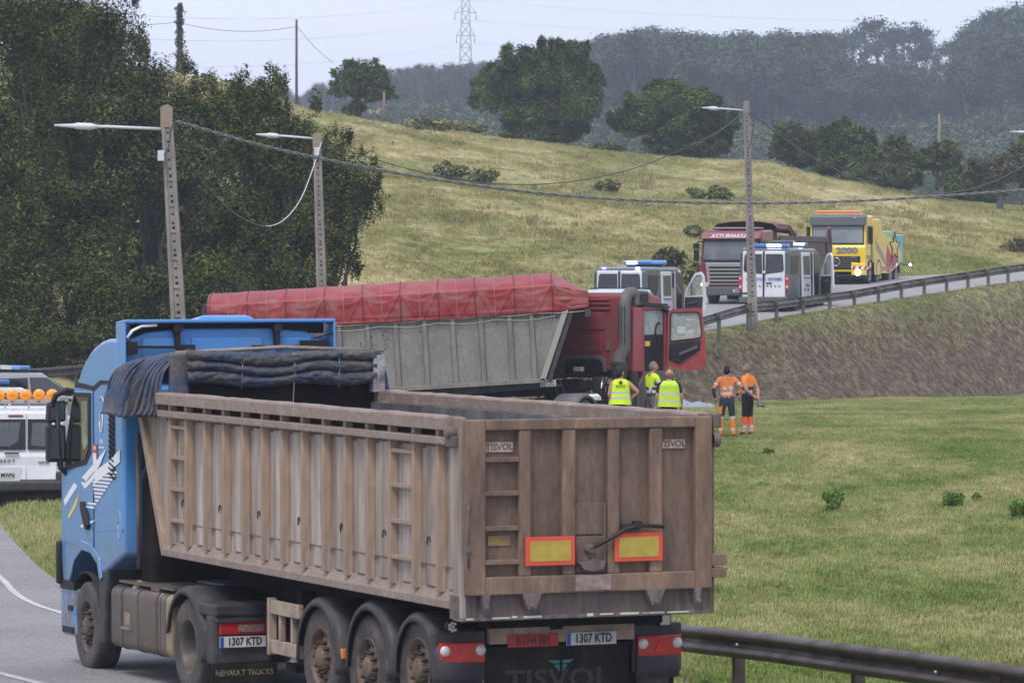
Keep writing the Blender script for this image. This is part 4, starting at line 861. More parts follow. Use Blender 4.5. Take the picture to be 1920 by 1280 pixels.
q = MB(); q.tube([(-1.15, 8.3, 3.40), (0.1, 8.28, 3.455), (1.30, 8.3, 3.405)], .022, 8); q.build('hood_hoop', M_rail, T)
for x, z1 in ((.19, 2.78), (-.42, 3.0), (.72, 3.0)):
    q = MB(); q.tube([(x, 8.17, 3.40), (x + .01, 8.165, 3.2), (x - .01, 8.17, z1 + .1), (x, 8.17, z1)], .0032, 5); q.build('tie_cord', M_string, T)
def bunch(u, v):
    """u along the pleats from rear to front, v from top to bottom"""
    v2 = v ** .9; top = Vector((-.98 - .25 * u, 8.26 + 1.0 * u, 3.42 - .12 * u * u)); bot = Vector((-1.40 - .20 * u, 8.30 + 1.02 * u, 2.70 + .02 * math.sin(u * 9)))
    p = top.lerp(bot, v2); p.x -= .10 * math.sin(math.pi * min(1, v2 * 1.1)) * (1 - .1 * u); p.z += .12 * math.sin(math.pi * v2) ** 1.2 * (1 - v2) + .05 * math.sin(math.pi * v2)
    ph = u * 13 + .6 * math.sin(v * 2.5 + u * 4) + .8 * math.sin(u * 7.3); a = (.018 + .055 * v2) * (1 - .75 * max(0, .22 - u) / .22)
    fold = math.sin(ph * 2 * math.pi * .93); fold = math.copysign(abs(fold) ** .7, fold)
    p.x -= a * fold; p.y += a * .5 * math.cos(ph * 2 * math.pi * .93) + .012 * noise.noise(p * 9); p.x += .03 * noise.noise(p * 3.1)
    return p
q = MB(); q.grid(bunch, 190, 30); q.build('draped_tarpaulin', M_tarp, T, solid=.012)
def hang(u, v):
    p = Vector((1.27 + .30 * v * (.35 + .65 * u), 8.35 + .55 * u, 3.40 - .45 * v - .05 * u)); p.x += .05 * math.sin(u * 20 + v * 3) * v; return p
q = MB(); q.grid(hang, 30, 10); q.build('draped_tarpaulin', M_tarpb, T, solid=.01)
# chassis
q = MB()
for s_ in (-1, 1): q.hexa([(s_ * .5 - .05, .80, .72), (s_ * .5 + .05, .80, .72), (s_ * .5 + .05, 8.2, .84), (s_ * .5 - .05, 8.2, .84), (s_ * .5 - .05, .80, 1.08), (s_ * .5 + .05, .80, 1.08), (s_ * .5 + .05, 8.2, 1.04), (s_ * .5 - .05, 8.2, 1.04)])
for y in (.9, 1.8, 2.9, 4.4, 5.6, 7.2): q.box(-.5, .5, y, y + .1, .8, 1.0)
q.box(-.9, .9, .3, .5, 1.0, 1.12); q.build('chassis', M_chassis, T)
for y, z in ((1.24, .56), (2.52, .46), (3.78, .46)):
    q = MB(); q.tube([(-1.0, y, z), (1.0, y, z)], .075, 10); q.box(-.62, -.42, y - .25, y + .35, z, z + .25); q.box(.42, .62, y - .25, y + .35, z, z + .25); q.build('axle', M_chassis, T)
    for s_ in (-1, 1): wheel(T, s_ * 1.03, y, z, .515, .36, s_, 'trailer')
for y, zt, z in ((1.17, 1.115, .56), (2.36, 1.135, .52), (3.72, 1.075, .46)):
    for s_ in (-1, 1):
        rf = zt - z; q = MB(); pr = [(s_ * .80, rf - .03), (s_ * 1.22, rf - .02), (s_ * 1.262, rf - .055), (s_ * 1.262, rf - .10)]
        q.lathe(pr, (0, y, z), 'x', 22, 0, True, math.radians(-8), math.radians(192)); q.build('mudguard', M_black2, T, solid=.012)
for y in (1.78, 3.05):
    q = MB(); q.tube([(-1.15, y - .28, .93), (-1.0, y + .1, .95)], .03, 6); q.build('mudguard_stay', M_chassis, T)
    q = MB(); q.box(-1.24, -1.18, y + .05, y + .17, .50, .60); q.build('side_marker', M_amber, T, bevel=.01)
# side frame
q = MB()
q.box(-1.24, -1.18, 4.30, 5.12, .80, .94); q.box(-1.24, -1.18, 4.30, 5.12, .40, .535); p = q.build('side_guard_rail', M_cream, T, bevel=.008)
q = MB(); q.box(-1.26, -1.17, 5.09, 5.15, .38, .96); q.box(-1.22, -1.16, 4.52, 4.58, .535, .80); q.box(-1.22, -1.16, 4.86, 4.92, .535, .80); q.build('side_guard_post', M_cream, T, bevel=.006)
q = MB(); q.box(-.85, -.70, 5.2, 5.35, .25, 1.0); q.box(.70, .85, 5.2, 5.35, .25, 1.0); q.box(-.95, -.6, 5.12, 5.42, .18, .26); q.build('landing_leg', M_chassis, T)
q = MB(); q.tube([(-1.0, 4.9, .50), (-1.0, 4.45, .50)], .16, 14); q.build('air_tank', M_chassis, T)
# rear lights, plates, flaps  (rear cross member stands 0.65 m ahead of the gate)
q = MB(); q.box(-.72, .78, .66, .74, .82, 1.0); q.build('rear_beam', M_cream, T, bevel=.008)
q = MB(); q.box(-.10, .02, .64, .70, .94, 1.06);  q.build('bracket', M_chassis, T)
plate(T, -.54, -.02, .65, .785, .905, 'R-1744 BBY', m=M_pred, band=False, ink=mat('dark_red_ink', (.08, .01, .01), .6)); plate(T, .06, .58, .65, .785, .905, '1307 KTD')
q = MB(); q.box(-.75, .74, .70, .72, .10, .79); fl = q.build('rear_mudflap', M_mud, T)
text('TISVOL', .27, M_faded, fl, (0.0, .695, .46), ROT_REAR, bold=.006, sx=1.25)
q = MB()
for s_ in (-1, 1): q.prism([(.03 + s_ * .015, .645), (.03 + s_ * .13, .65), (.03 + s_ * .09, .62), (.03 + s_ * .02, .615)], 'y', .694, .699); q.prism([(.03 + s_ * .02, .608), (.03 + s_ * .07, .60), (.03 + s_ * .012, .54)], 'y', .694, .699)
q.build('teal_emblem', M_teal, fl)
for s_ in (-1, 1):
    cx = s_ * 1.02 + .02; q = MB(); q.box(cx - .26, cx + .26, .70, .86, .50, .96); q.build('lamp_bracket', M_black2, T, bevel=.02)
    q = MB(); q.box(cx - .23, cx + .23, .64, .70, .655, .85); l_ = q.build('tail_lamp', M_red, T, bevel=.015)
    for dx in (-.18, .18):
        q = MB(); q.lathe([(.64, .05), (.620, .045), (.618, 0)], (cx + dx, 0, .775), 'y', 16); q.build('lamp_lens', M_lens, l_)
    q = MB(); q.prism([(cx - .07, .69), (cx + .07, .69), (cx, .81)], 'y', .630, .64); q.build('triangle_reflector', mat('bright_red_reflector', (.55, .02, .02), .3), l_)
    q = MB(); q.box(s_ * 1.0 - .26, s_ * 1.0 + .26, .80, .82, .12, .62); q.build('wheel_mudflap', M_mud, T)
q = MB(); q.lathe([(.72, .055), (.66, .065), (.64, .06), (.645, 0)], (-1.10, 0, 1.0), 'y', 16); q.build('work_lamp', M_black, T)
q = MB()
for i in range(7):
    a = i / 7 * 6.283; q.lathe([(.638, .016), (.632, 0)], (-1.10 + (.036 * math.cos(a) if i else 0), 0, 1.0 + (.036 * math.sin(a) if i else 0)), 'y', 8)
q.build('led_cluster', M_lens, T, kind='stuff')
q = MB(); q.box(1.03, 1.17, .66, .74, .93, 1.05); o = q.build('work_lamp', M_black, T, bevel=.01); MB().box(1.05, 1.15, .652, .66, .945, 1.035).build('lamp_lens', M_lens, o)

# ================= BLUE TRACTOR =================
C_ = thing('truck_tractor', 'bright blue tractor truck with high roof pulling the dirty brown tipper trailer', 'truck', (-2.311, 47.012, CZ - 4.611), .389, rx=0)
C_.rotation_euler = (Matrix.Rotation(.389, 3, 'Z') @ Matrix.Rotation(-.018, 3, 'X')).to_euler()
side = [(2.24, 1.38), (3.05, 1.13), (3.16, 1.28), (3.42, 1.40), (3.8, 1.44), (4.12, 1.30), (4.30, 1.08), (4.36, .97), (4.60, .97), (4.68, 1.3), (4.66, 2.25), (4.52, 2.5), (4.12, 3.24), (3.97, 3.32), (3.87, 3.40), (3.74, 3.50), (3.61, 3.575), (3.47, 3.64), (3.33, 3.69), (3.07, 3.755), (2.81, 3.79), (2.40, 3.80), (2.40, 3.3), (2.24, 3.25)]
q = MB(); q.prism(side, 'x', -1.25, 1.25); cab = q.build('cab', M_blue, C_, bevel=.045, seg=4)
# bumper and front corner
q = MB(); q.prism([(4.13, .36), (4.70, .36), (4.74, .5), (4.74, .93), (4.10, .93), (4.16, .6)], 'x', -1.24, 1.24); q.build('bumper', M_blue, C_, bevel=.05, seg=3)
q = MB(); q.box(-1.255, -1.15, 4.18, 4.62, .40, .47); q.box(-1.258, -1.15, 4.22, 4.38, .66, .72); q.box(-1.26, -1.1, 4.12, 4.68, .90, 1.00); q.build('step', M_black, C_)
q = MB(); q.box(-1.30, -1.05, 4.62, 4.74, .95, 1.45); q.build('corner_trim', M_black, C_, bevel=.03)
# spoiler shell open to the rear
q = MB()
q.prism([(2.18, 3.965), (2.18, 4.005), (2.55, 3.98), (3.1, 3.74), (3.1, 3.70), (2.55, 3.93)], 'x', -1.10, 1.12); q.prism([(2.18, 3.965), (2.18, 4.005), (2.50, 3.98), (2.50, 3.94)], 'x', -1.24, -1.10); q.prism([(2.18, 3.965), (2.18, 4.005), (2.50, 3.98), (2.50, 3.94)], 'x', 1.12, 1.26)
q.prism([(2.18, 3.30), (2.18, 3.967), (2.50, 3.95), (2.50, 3.30)], 'x', -1.24, -1.215); q.prism([(2.18, 3.60), (2.18, 3.967), (2.50, 3.95), (2.50, 3.60)], 'x', 1.235, 1.26)
q.build('roof_spoiler', M_blue, C_, bevel=.012)
q = MB(); q.hexa([(-.35, 2.3, 4.0), (.35, 2.3, 4.0), (.30, 3.2, 3.92), (-.30, 3.2, 3.92), (-.28, 2.35, 4.05), (.28, 2.35, 4.05), (.22, 3.1, 4.0), (-.22, 3.1, 4.0)]); q.build('roof_hump', M_blue, C_, bevel=.03)
# rear wall of the cab
wall = [(-1.20, 1.5), (1.2, 1.5), (1.2, 3.62), (1.12, 3.78), (.95, 3.86), (.5, 3.90), (-.5, 3.90), (-.95, 3.86), (-1.14, 3.78), (-1.20, 3.62)]
q = MB(); q.prism(wall, 'y', 2.30, 2.42); q.build('cab_rear_wall', M_bluedk, C_, bevel=.03)
for x0, x1 in ((-1.0, -.58), (-.42, .42), (.58, 1.0)):
    q = MB(); q.box(x0, x1, 2.275, 2.31, 3.30, 3.80); q.build('pressed_panel', M_bluedk, C_, bevel=.04, seg=3)
for x in (-.60, .58):
    q = MB(); q.box(x - .03, x + .03, 2.22, 2.30, 3.72, 3.94); q.box(x - .05, x + .05, 2.20, 2.28, 3.86, 3.95); q.build('spoiler_bracket', M_black, C_)
q = MB(); q.box(-1.20, -1.08, 2.2, 2.28, 3.62, 3.76); q.bar((-1.1, 2.23, 3.70), (-.45, 2.23, 3.69), .03, .03); q.bar((-.62, 2.23, 3.69), (-.40, 2.23, 3.69), .05, .06); q.build('spoiler_strut', M_black, C_)
q = MB(); q.box(.86, 1.18, 2.18, 2.28, 3.60, 3.76); q.bar((.30, 2.23, 3.68), (1.0, 2.23, 3.69), .03, .04); q.bar((.28, 2.23, 3.68), (.42, 2.23, 3.68), .05, .06); q.bar((1.0, 2.2, 3.78), (1.24, 2.2, 3.84), .02, .02); q.build('spoiler_strut', M_black, C_)
q = MB(); q.tube([(-1.20, 2.2, 3.80), (-1.14, 2.2, 3.88), (-1.03, 2.21, 3.93), (-.85, 2.22, 3.94)], .018, 6); q.build('white_hose', M_white, C_)
q = MB(); q.box(-1.1, 1.2, 2.42, 2.46, 3.84, 3.96); q.build('spoiler_gap_shade', M_black, C_)  # black sheet standing for the shade under the spoiler
# left door, window, trims
def side_patch(name, poly, x0, x1, m, parent, bevel=0):
    q = MB(); q.prism(poly, 'x', x0, x1); return q.build(name, m, parent, bevel=bevel)
for s_ in (-1, 1):
    xo = lambda a: tuple(sorted((s_ * a, s_ * (a + .012))))
    door = side_patch('door', [(3.36, 1.45), (4.05, 1.42), (4.55, 1.45), (4.58, 2.22), (4.45, 2.48), (4.08, 3.19), (3.36, 3.19)], *xo(1.245), M_blue, C_, .006)
    side_patch('door_window', [(3.47, 2.55), (3.62, 2.42), (4.40, 2.33), (4.36, 2.55), (4.04, 3.13), (3.45, 3.13)], *xo(1.262), M_glass, door)
    side_patch('window_frame', [(3.41, 2.50), (3.60, 2.36), (4.47, 2.27), (4.42, 2.57), (4.07, 3.18), (3.41, 3.18)], *xo(1.254), M_black, door, .004)
    if s_ < 0: side_patch('window_reflection', [(3.49, 2.60), (3.62, 2.52), (3.70, 2.62), (3.72, 3.08), (3.50, 3.09)], -1.2785, -1.2755, mat('painted_reflection', (.25, .26, .25), .12, spec=.9, col2=(.06, .08, .05), scale=4), door)  # pale patch painting a reflection onto the window glass
    q = MB(); a, b_ = sorted((s_ * 1.258, s_ * 1.30)); q.prism([(3.44, 1.68), (3.50, 1.62), (3.58, 1.63), (3.76, 1.88), (3.74, 1.94), (3.66, 1.93), (3.50, 1.80)], 'x', a, b_); q.build('door_handle', M_black, door, bevel=.01)
    side_patch('roof_seam', [(2.36, 3.28), (3.04, 3.28), (3.30, 3.205), (4.03, 3.24), (3.98, 3.30), (3.32, 3.255), (3.06, 3.325), (2.36, 3.325)], *xo(1.246), M_black, C_)
    side_patch('panel_gap', [(3.330, 1.30), (3.352, 1.30), (3.352, 3.21), (3.330, 3.21)], *xo(1.244), M_black, C_)
    side_patch('panel_gap', [(2.62, 2.205), (3.33, 2.205), (3.33, 2.22), (2.62, 2.22)], *xo(1.244), M_black, C_)
    side_patch('panel_gap', [(2.24, 1.66), (3.33, 1.60), (4.0, 1.86), (4.0, 1.875), (3.33, 1.615), (2.24, 1.675)], *xo(1.2405), M_bluedk, C_)
    side_patch('air_slot', [(2.51, 2.22), (2.72, 2.22), (2.72, 3.05), (2.51, 3.05)], *xo(1.247), M_black, C_)
q = MB()
for i in range(13):
    z = 2.26 + i * .06; q.bar((-1.266, 2.52, z - .02), (-1.266, 2.71, z + .03), .012, .012)
q.build('slot_fins', M_chassis, C_, kind='stuff')
side_patch('wheel_arch_trim', [(3.02, 1.10), (3.12, 1.32), (3.42, 1.46), (3.8, 1.49), (4.16, 1.34), (4.36, 1.08), (4.28, 1.02), (4.10, 1.25), (3.8, 1.38), (3.46, 1.36), (3.2, 1.25), (3.1, 1.06)], -1.266, -1.24, M_blue, C_, .01)
# livery on the left side
lv = [('A', [(3.77, 2.21), (3.41, 2.34), (2.81, 2.56), (3.08, 2.36), (3.56, 2.16)]), ('B', [(3.81, 2.16), (3.66, 2.08), (3.5, 2.13), (3.24, 2.23), (3.33, 2.13), (2.30, 2.42), (2.30, 2.56), (2.73, 2.42), (3.33, 2.28), (3.58, 2.19), (3.62, 2.15)]), ('C', [(4.5, 1.93), (4.09, 2.14), (3.96, 2.1), (4.46, 1.86)]), ('W', [(3.88, 1.65), (3.57, 1.71), (3.25, 1.74), (3.55, 1.66), (3.67, 1.63)])]
for nm, poly in lv: side_patch('white_stripe', poly, -1.262, -1.2585, M_white, C_)
side_patch('yellow_stripe', [(4.35, 1.74), (3.86, 2.04), (4.02, 1.87), (4.29, 1.72)], -1.262, -1.2585, M_yell, C_)
q = MB()
for i in range(11):
    z = 2.30 - i * .042; y1 = 3.42 - .02 * i; y0 = 2.42 + i * .088; q.box(-1.2615, -1.2585, y0, y1 if i < 9 else y0 + .35, z - .011, z + .011)
q.build('stripe_dashes', M_white, C_, kind='stuff')
q = MB(); q.box(-1.2615, -1.2585, 3.18, 3.35, 2.36, 2.60); p = q.build('sticker', mat('red_sticker', (.45, .05, .04), .5), C_); MB().box(-1.264, -1.261, 3.205, 3.325, 2.38, 2.50).build('white_field', M_white, p)
text('125', .06, M_white, p, (-1.262, 3.265, 2.555), ROT_LEFT, bold=.001)
def ring(pts, r, nm, m): MB().tube(pts, r, 4).build(nm, m, C_)
ring([(-1.258, 3.02 + .06 * math.cos(a), 2.86 + .12 * math.sin(a)) for a in np.linspace(0, 6.283, 16)], .007, 'crest', M_white)
ring([(-1.258, 3.02 + .12 * math.cos(a), 3.02 + .12 * math.sin(a)) for a in np.linspace(.6, 3.0, 9)], .005, 'crest_arc', M_white)
q = MB(); q.prism([(2.98, 2.78), (3.06, 2.78), (3.05, 2.90), (2.99, 2.90)], 'x', -1.262, -1.2585); q.build('crest_shield', mat('crest_red_blue', (.2, .1, .15), .5, col2=(.5, .45, .45), scale=30), C_)
text('125', .07, M_white, C_, (-1.2585, 3.02, 2.63), ROT_LEFT, name='side_lettering'); text('aniversario', .045, M_white, C_, (-1.2585, 3.02, 2.57), ROT_LEFT, name='side_lettering')
text('Martínez', .11, M_white, C_, (-1.2585, 4.36, 1.33), ROT_LEFT, name='side_lettering', shear=.3) if False else None
ring([(-1.252, 2.37 + .05 * math.cos(a), 1.72 + .16 * math.sin(a)) for a in np.linspace(0, 6.283, 16)], .006, 'round_mark', mat('faint_mark', (.3, .4, .5), .6))
# mirrors
for s_ in (-1, 1):
    a = 1.23; q = MB()
    q.tube([(s_ * 1.10, 4.42, 3.17), (s_ * 1.25, 4.42, 3.20), (s_ * 1.38, 4.42, 3.14), (s_ * 1.42, 4.42, 3.0)], .035, 8); q.tube([(s_ * 1.36, 4.42, 2.9), (s_ * 1.34, 4.42, 2.6), (s_ * 1.32, 4.42, 2.3), (s_ * 1.2, 4.42, 2.2)], .035, 8)
    p = q.build('mirror_arm', M_black, C_)
    q = MB(); x0, x1 = sorted((s_ * 1.255, s_ * 1.475)); q.hexa([(x0, 4.40, 2.82), (x1, 4.40, 2.84), (x1, 4.55, 2.84), (x0, 4.55, 2.82), (x0 + .015, 4.40, 3.06), (x1, 4.40, 3.09), (x1, 4.55, 3.09), (x0 + .015, 4.55, 3.06)]); q.build('mirror_housing', M_black, p, bevel=.03, seg=3)
    q = MB(); q.hexa([(x0, 4.40, 2.37), (x1, 4.40, 2.37), (x1, 4.55, 2.37), (x0, 4.55, 2.37), (x0, 4.40, 2.80), (x1, 4.40, 2.80), (x1, 4.55, 2.80), (x0, 4.55, 2.80)]); q.build('mirror_housing', M_black, p, bevel=.035, seg=3)
    q = MB(); q.box(x0 + .03, x1 - .03, 4.392, 4.40, 2.86, 3.05); q.box(x0 + .03, x1 - .03, 4.392, 4.40, 2.41, 2.76); q.build('mirror_glass', M_glassg, p)
q = MB(); q.lathe([(-.05, .0), (-.05, .045), (.08, .055), (.08, 0)], (-1.20, 3.95, 3.38), 'x', 12); q.build('roof_lamp', M_black, C_)
# dark catwalk, intake and hoses behind the cab
q = MB(); q.box(-1.05, 1.1, 1.75, 2.22, .95, 2.9); q.build('intake_housing', M_chassis, C_, bevel=.05)
q = MB(); q.tube([(-1.12, 2.05, 1.25), (-1.13, 2.05, 2.75)], .028, 6); q.tube([(-.6, 1.7, 2.0), (-.6, 1.3, 1.6), (-.5, .7, 1.35)], .03, 6); q.tube([(-.5, 1.7, 2.1), (-.45, 1.2, 1.5), (-.4, .6, 1.4)], .03, 6); q.build('air_hose', M_sill, C_)
q = MB(); q.tube([(-1.1, 1.9, 2.2), (-1.02, 1.75, 2.55), (-.8, 1.7, 2.6)], .06, 8); q.build('intake_pipe', M_black, C_)
# chassis, wheels, fenders
q = MB()
for s_ in (-1, 1): q.box(s_ * .42 - .04, s_ * .42 + .04, -.95, 4.4, .62, .92)
q.box(-.42, .42, -.9, -.8, .62, .92); q.box(-.5, .5, -.4, .5, .92, 1.05); q.box(-.9, .9, 3.0, 4.3, .75, 1.3); q.box(-.4, .4, 1.0, 3.0, .5, .9); q.tube([(-1, 0, .51), (1, 0, .51)], .13, 10); q.tube([(-1, 3.8, .51), (1, 3.8, .51)], .08, 10); q.build('chassis', M_chassis, C_)
for s_ in (-1, 1):
    wheel(C_, s_ * 1.06, 3.8, .51, .515, .30, s_, 'front', M_rimg); wheel(C_, s_ * 1.08, 0, .515, .52, .30, s_, 'drive', M_rimg); wheel(C_, s_ * .76, 0, .515, .52, .28, s_, 'drive', M_rimg)
    q = MB(); q.lathe([(s_ * .60, .64), (s_ * 1.20, .65), (s_ * 1.265, .62), (s_ * 1.265, .575)], (0, 0, .50), 'x', 24, 0, True, math.radians(12), math.radians(190)); q.build('rear_mudguard', M_black2, C_, solid=.015)
    q = MB(); a, b_ = sorted((s_ * .62, s_ * 1.26)); q.box(a, b_, -1.0, -.45, .88, 1.02); q.box(a, b_, -.98, -.70, .38, .90); q.build('mudguard_box', M_black2, C_, bevel=.03)
    q = MB(); a, b_ = sorted((s_ * .72, s_ * 1.24)); q.hexa([(a, 3.02, .35), (b_, 3.02, .35), (b_, 3.22, .35), (a, 3.22, .35), (a, 2.86, 1.22), (b_, 2.86, 1.22), (b_, 3.2, 1.15), (a, 3.2, 1.15)]); q.build('front_mudguard', M_black2, C_, bevel=.03)
    q = MB(); q.lathe([(s_ * .85, .60), (s_ * 1.22, .60)], (0, 3.8, .52), 'x', 20, 0, True, math.radians(15), math.radians(170)); q.build('wheel_arch_liner', M_black, C_, solid=.012)
x0, x1 = -1.21, -.70
q = MB(); q.box(x0, x1, -1.03, -1.0, .70, .83); p = q.build('tail_lamp', M_red, C_, bevel=.012); MB().box(x0 + .20, x1 - .03, -1.036, -1.03, .725, .80).build('clear_strip', mat('dull_pinkish_lens', (.30, .20, .17), .4, col2=(.12, .07, .06), scale=30), p)
q = MB(); q.box(x0 - .03, x1 + .04, -1.05, -.95, .83, .87); q.build('lamp_visor', M_black2, C_)
plate(C_, -1.21, -.70, -1.01, .565, .68, '1307 KTD')
q = MB(); q.box(-1.30, -.58, -1.02, -.99, .20, .40); p = q.build('mudflap', M_mud, C_); text('RENAULT TRUCKS', .085, M_gold, p, (-.94, -1.022, .30), ROT_REAR, sx=.9, bold=.001)
# tank on the left, another on the right
for s_ in (-1, 1):
    a, b_ = sorted((s_ * .62, s_ * 1.24)); q = MB(); pr = []
    for cx, cz, a0 in ((a + .10, .44, 180), (b_ - .10, .44, 270), (b_ - .10, .94, 0), (a + .10, .94, 90)):
        for k in range(5): an = math.radians(a0 + k * 22.5); pr.append((cx + .10 * math.cos(an), cz + .10 * math.sin(an)))
    q.prism(pr, 'y', .92, 2.72, smooth=True); t_ = q.build('fuel_tank', M_tank, C_)
    for y in (1.02, 1.72, 2.32):
        q = MB(); q.prism([(x + (x - (a + b_) / 2) * .02, z + (z - .69) * .02) for x, z in pr], 'y', y, y + .05); q.build('tank_strap', M_rimg if y != 1.02 else M_black2, t_)
    q = MB(); q.prism([(x * 1.0, z) for x, z in pr], 'y', .50, .72); q.build('urea_tank', M_tank2, C_, bevel=.0); q = MB(); q.prism([(x, z) for x, z in pr], 'y', .74, .90); q.build('tank_end', M_tank, C_)
    q = MB(); x_ = s_ * 1.243; q.box(min(x_, x_ - s_ * .03), max(x_, x_ - s_ * .03), 2.02, 2.22, .62, .76); q.box(*sorted((s_ * 1.20, s_ * 1.275)), 1.98, 2.26, .575, .60); q.build('foot_step', M_tank2, t_)
    q = MB(); q.tube([(s_ * 1.16, 2.06, 1.00), (s_ * 1.12, 1.98, 1.08)], .055, 10); q.box(*sorted((s_ * .9, s_ * 1.16)), 1.2, 1.5, 1.035, 1.07); q.build('tank_cap', M_cream, t_)
    q = MB(); q.box(*sorted((s_ * .62, s_ * 1.2)), .55, 2.55, 1.075, 1.10); q.build('walkway', M_tank, C_)
q = MB(); q.box(-.6, .6, .3, 1.6, 1.10, 1.125); q.build('tread_plate', mat('bright_tread_plate', (.4, .4, .42), .4, .7, col2=(.1, .1, .1), scale=40), C_)
# ================= OTHER VEHICLES =================
def road_z(x, y):
    d = (cen[:, 0] - x) ** 2 + (cen[:, 1] - y) ** 2; return float(cen[np.argmin(d), 2]) + CZ
M_redp = mat('dusty_red_paint', (.33, .022, .03), .38, col2=(.26, .025, .03), scale=1.5, dirt=(.22, .12, .11), grain=.04, dirt_amt=.45, dscale=2, coat=.3)
M_redd = mat('dirty_rear_wall_red', (.24, .025, .035), .5, col2=(.17, .03, .035), scale=2, dirt=(.12, .07, .065), grain=.04, dirt_amt=.6, dscale=2)
M_tred = mat('red_tarpaulin', (.30, .018, .022), .5, col2=(.21, .016, .02), scale=2.5, dirt=(.33, .17, .16), dirt_amt=.5, dscale=2.2)
M_gpanel = mat('dusty_grey_panel', (.25, .235, .215), .6, .1, col2=(.20, .185, .17), scale=1.8, streak=2, dirt=(.15, .135, .12), dirt_amt=.5, dscale=2.5)
M_grib = mat('grey_rib', (.23, .215, .195), .6, .1, col2=(.15, .135, .12), scale=3, streak=3)
M_greyp = mat('grey_plastic', (.085, .082, .082), .65, col2=(.12, .115, .11), scale=3)
M_seamd = mat('dark_strap', (.09, .03, .035), .7)
M_chrome = mat('bright_metal', (.6, .6, .6), .25, .9)
M_engr = mat('faded_red_part', (.26, .05, .045), .6)
M_winclear = mat('thin_window_glass', (.5, .56, .53), .05, alpha=.32, spec=.8)

# ---- red covered trailer, off the road on the lawn ----
D0 = 103.0; s0 = F / D0
base = at(400, 490, D0); base.z = CZ - 4.25
Tr = thing('covered_tipper_trailer', 'grey ribbed tipper trailer covered with a bright red tarpaulin standing across the lawn', 'trailer', base, -math.pi / 2)
Tr.rotation_euler = (Matrix.Rotation(-math.pi / 2, 3, 'Z') @ Matrix.Rotation(math.radians(3.45), 3, 'X')).to_euler()
L_ = lambda px: (px - 400) / s0
q = MB(); q.prism([(0, .95), (L_(1025), .97), (L_(1078), 2.62), (0, 2.62)], 'x', -.02, .02); q.build('side_panel', M_gpanel, Tr)
q = MB(); q.prism([(0, .95), (L_(1025), .97), (L_(1078), 2.62), (0, 2.62)], 'x', -2.52, -2.48); q.build('side_panel', M_gpanel, Tr)
q = MB(); q.box(-2.5, 0, 0, .04, .95, 2.62); q.hexa([(-2.48, L_(1018), .97), (0, L_(1018), .97), (0, L_(1024), .97), (-2.48, L_(1024), .97), (-2.48, L_(1082), 2.62), (0, L_(1082), 2.62), (0, L_(1092), 2.62), (-2.48, L_(1092), 2.62)]); q.box(-2.48, 0, 0, L_(1024), .95, 1.0); q.build('end_panel', M_black2, Tr)
for px in (430, 484, 537, 591, 645, 698, 751, 805, 858, 911, 965, 1006):
    q = MB(); y = L_(px) + .04; q.prism([(.02, y - .075), (.09, y - .05), (.09, y + .05), (.02, y + .075)], 'z', 1.02, 2.62); q.build('rib', M_grib, Tr, bevel=.006)
q = MB(); q.bar((.05, L_(1023), .98), (.05, L_(1076), 2.66), .10, .13, up=(0, 1, 0)); q.build('front_brace', mat('light_grey_brace', (.33, .32, .28), .5, .2), Tr, bevel=.008)
q = MB(); q.bar((.03, L_(1036), .98), (.03, L_(1088), 2.66), .10, .10, up=(0, 1, 0)); q.build('front_brace', M_black2, Tr)
q = MB(); q.box(.015, .10, 0, L_(1028), .93, 1.03); q.build('bottom_rail', M_grib, Tr, bevel=.006)
q = MB()
for x in (-1.75, -.75): q.box(x - .06, x + .06, .8, L_(1100), .62, .93)
q.box(-1.9, -.6, 7.2, L_(1095), .60, .68); q.build('chassis', M_chassis, Tr)
q = MB(); q.prism([(L_(760), .90), (L_(1020), .93), (L_(1060), .86), (L_(1050), .80), (L_(760), .72)], 'x', -.25, -.15); q.build('lower_skirt', M_black2, Tr)
q = MB(); q.box(-.02, .02, L_(1018), L_(1048), .83, .98); p = q.build('data_plate', mat('pale_data_plate', (.42, .42, .38), .6), Tr); text('AMX 5230042', .055, M_ink, p, (.024, L_(1033), .865), ROT_RIGHT); text('MMA 38000', .055, M_ink, p, (.024, L_(1033), .935), ROT_RIGHT)
text('Nº 7016', .17, mat('dark_blue_lettering', (.06, .05, .09), .6), Tr, (.023, L_(1036), 2.47), ROT_RIGHT, name='side_lettering', bold=.004)
for y in (1.5, 2.8, 4.1):
    for x in (-.25, -2.25): wheel(Tr, x, y, .42, .5, .38, 1 if x > -1 else -1, 'trailer', M_rimg, 24)
ch = MB(); r_ = random.Random(9)
for i in range(60):
    px = r_.choice((636, 640, 690, 706, 730, 770, 795)) + r_.uniform(-6, 8); z = r_.uniform(1.9, 2.5) - (px > 700) * 0 ; w_ = r_.uniform(.01, .035); h = r_.uniform(.015, .06); y = L_(px)
    ch.box(.022, .024, y, y + w_, z, z + h)
ch.build('paint_chip', M_nut, Tr, kind='stuff')
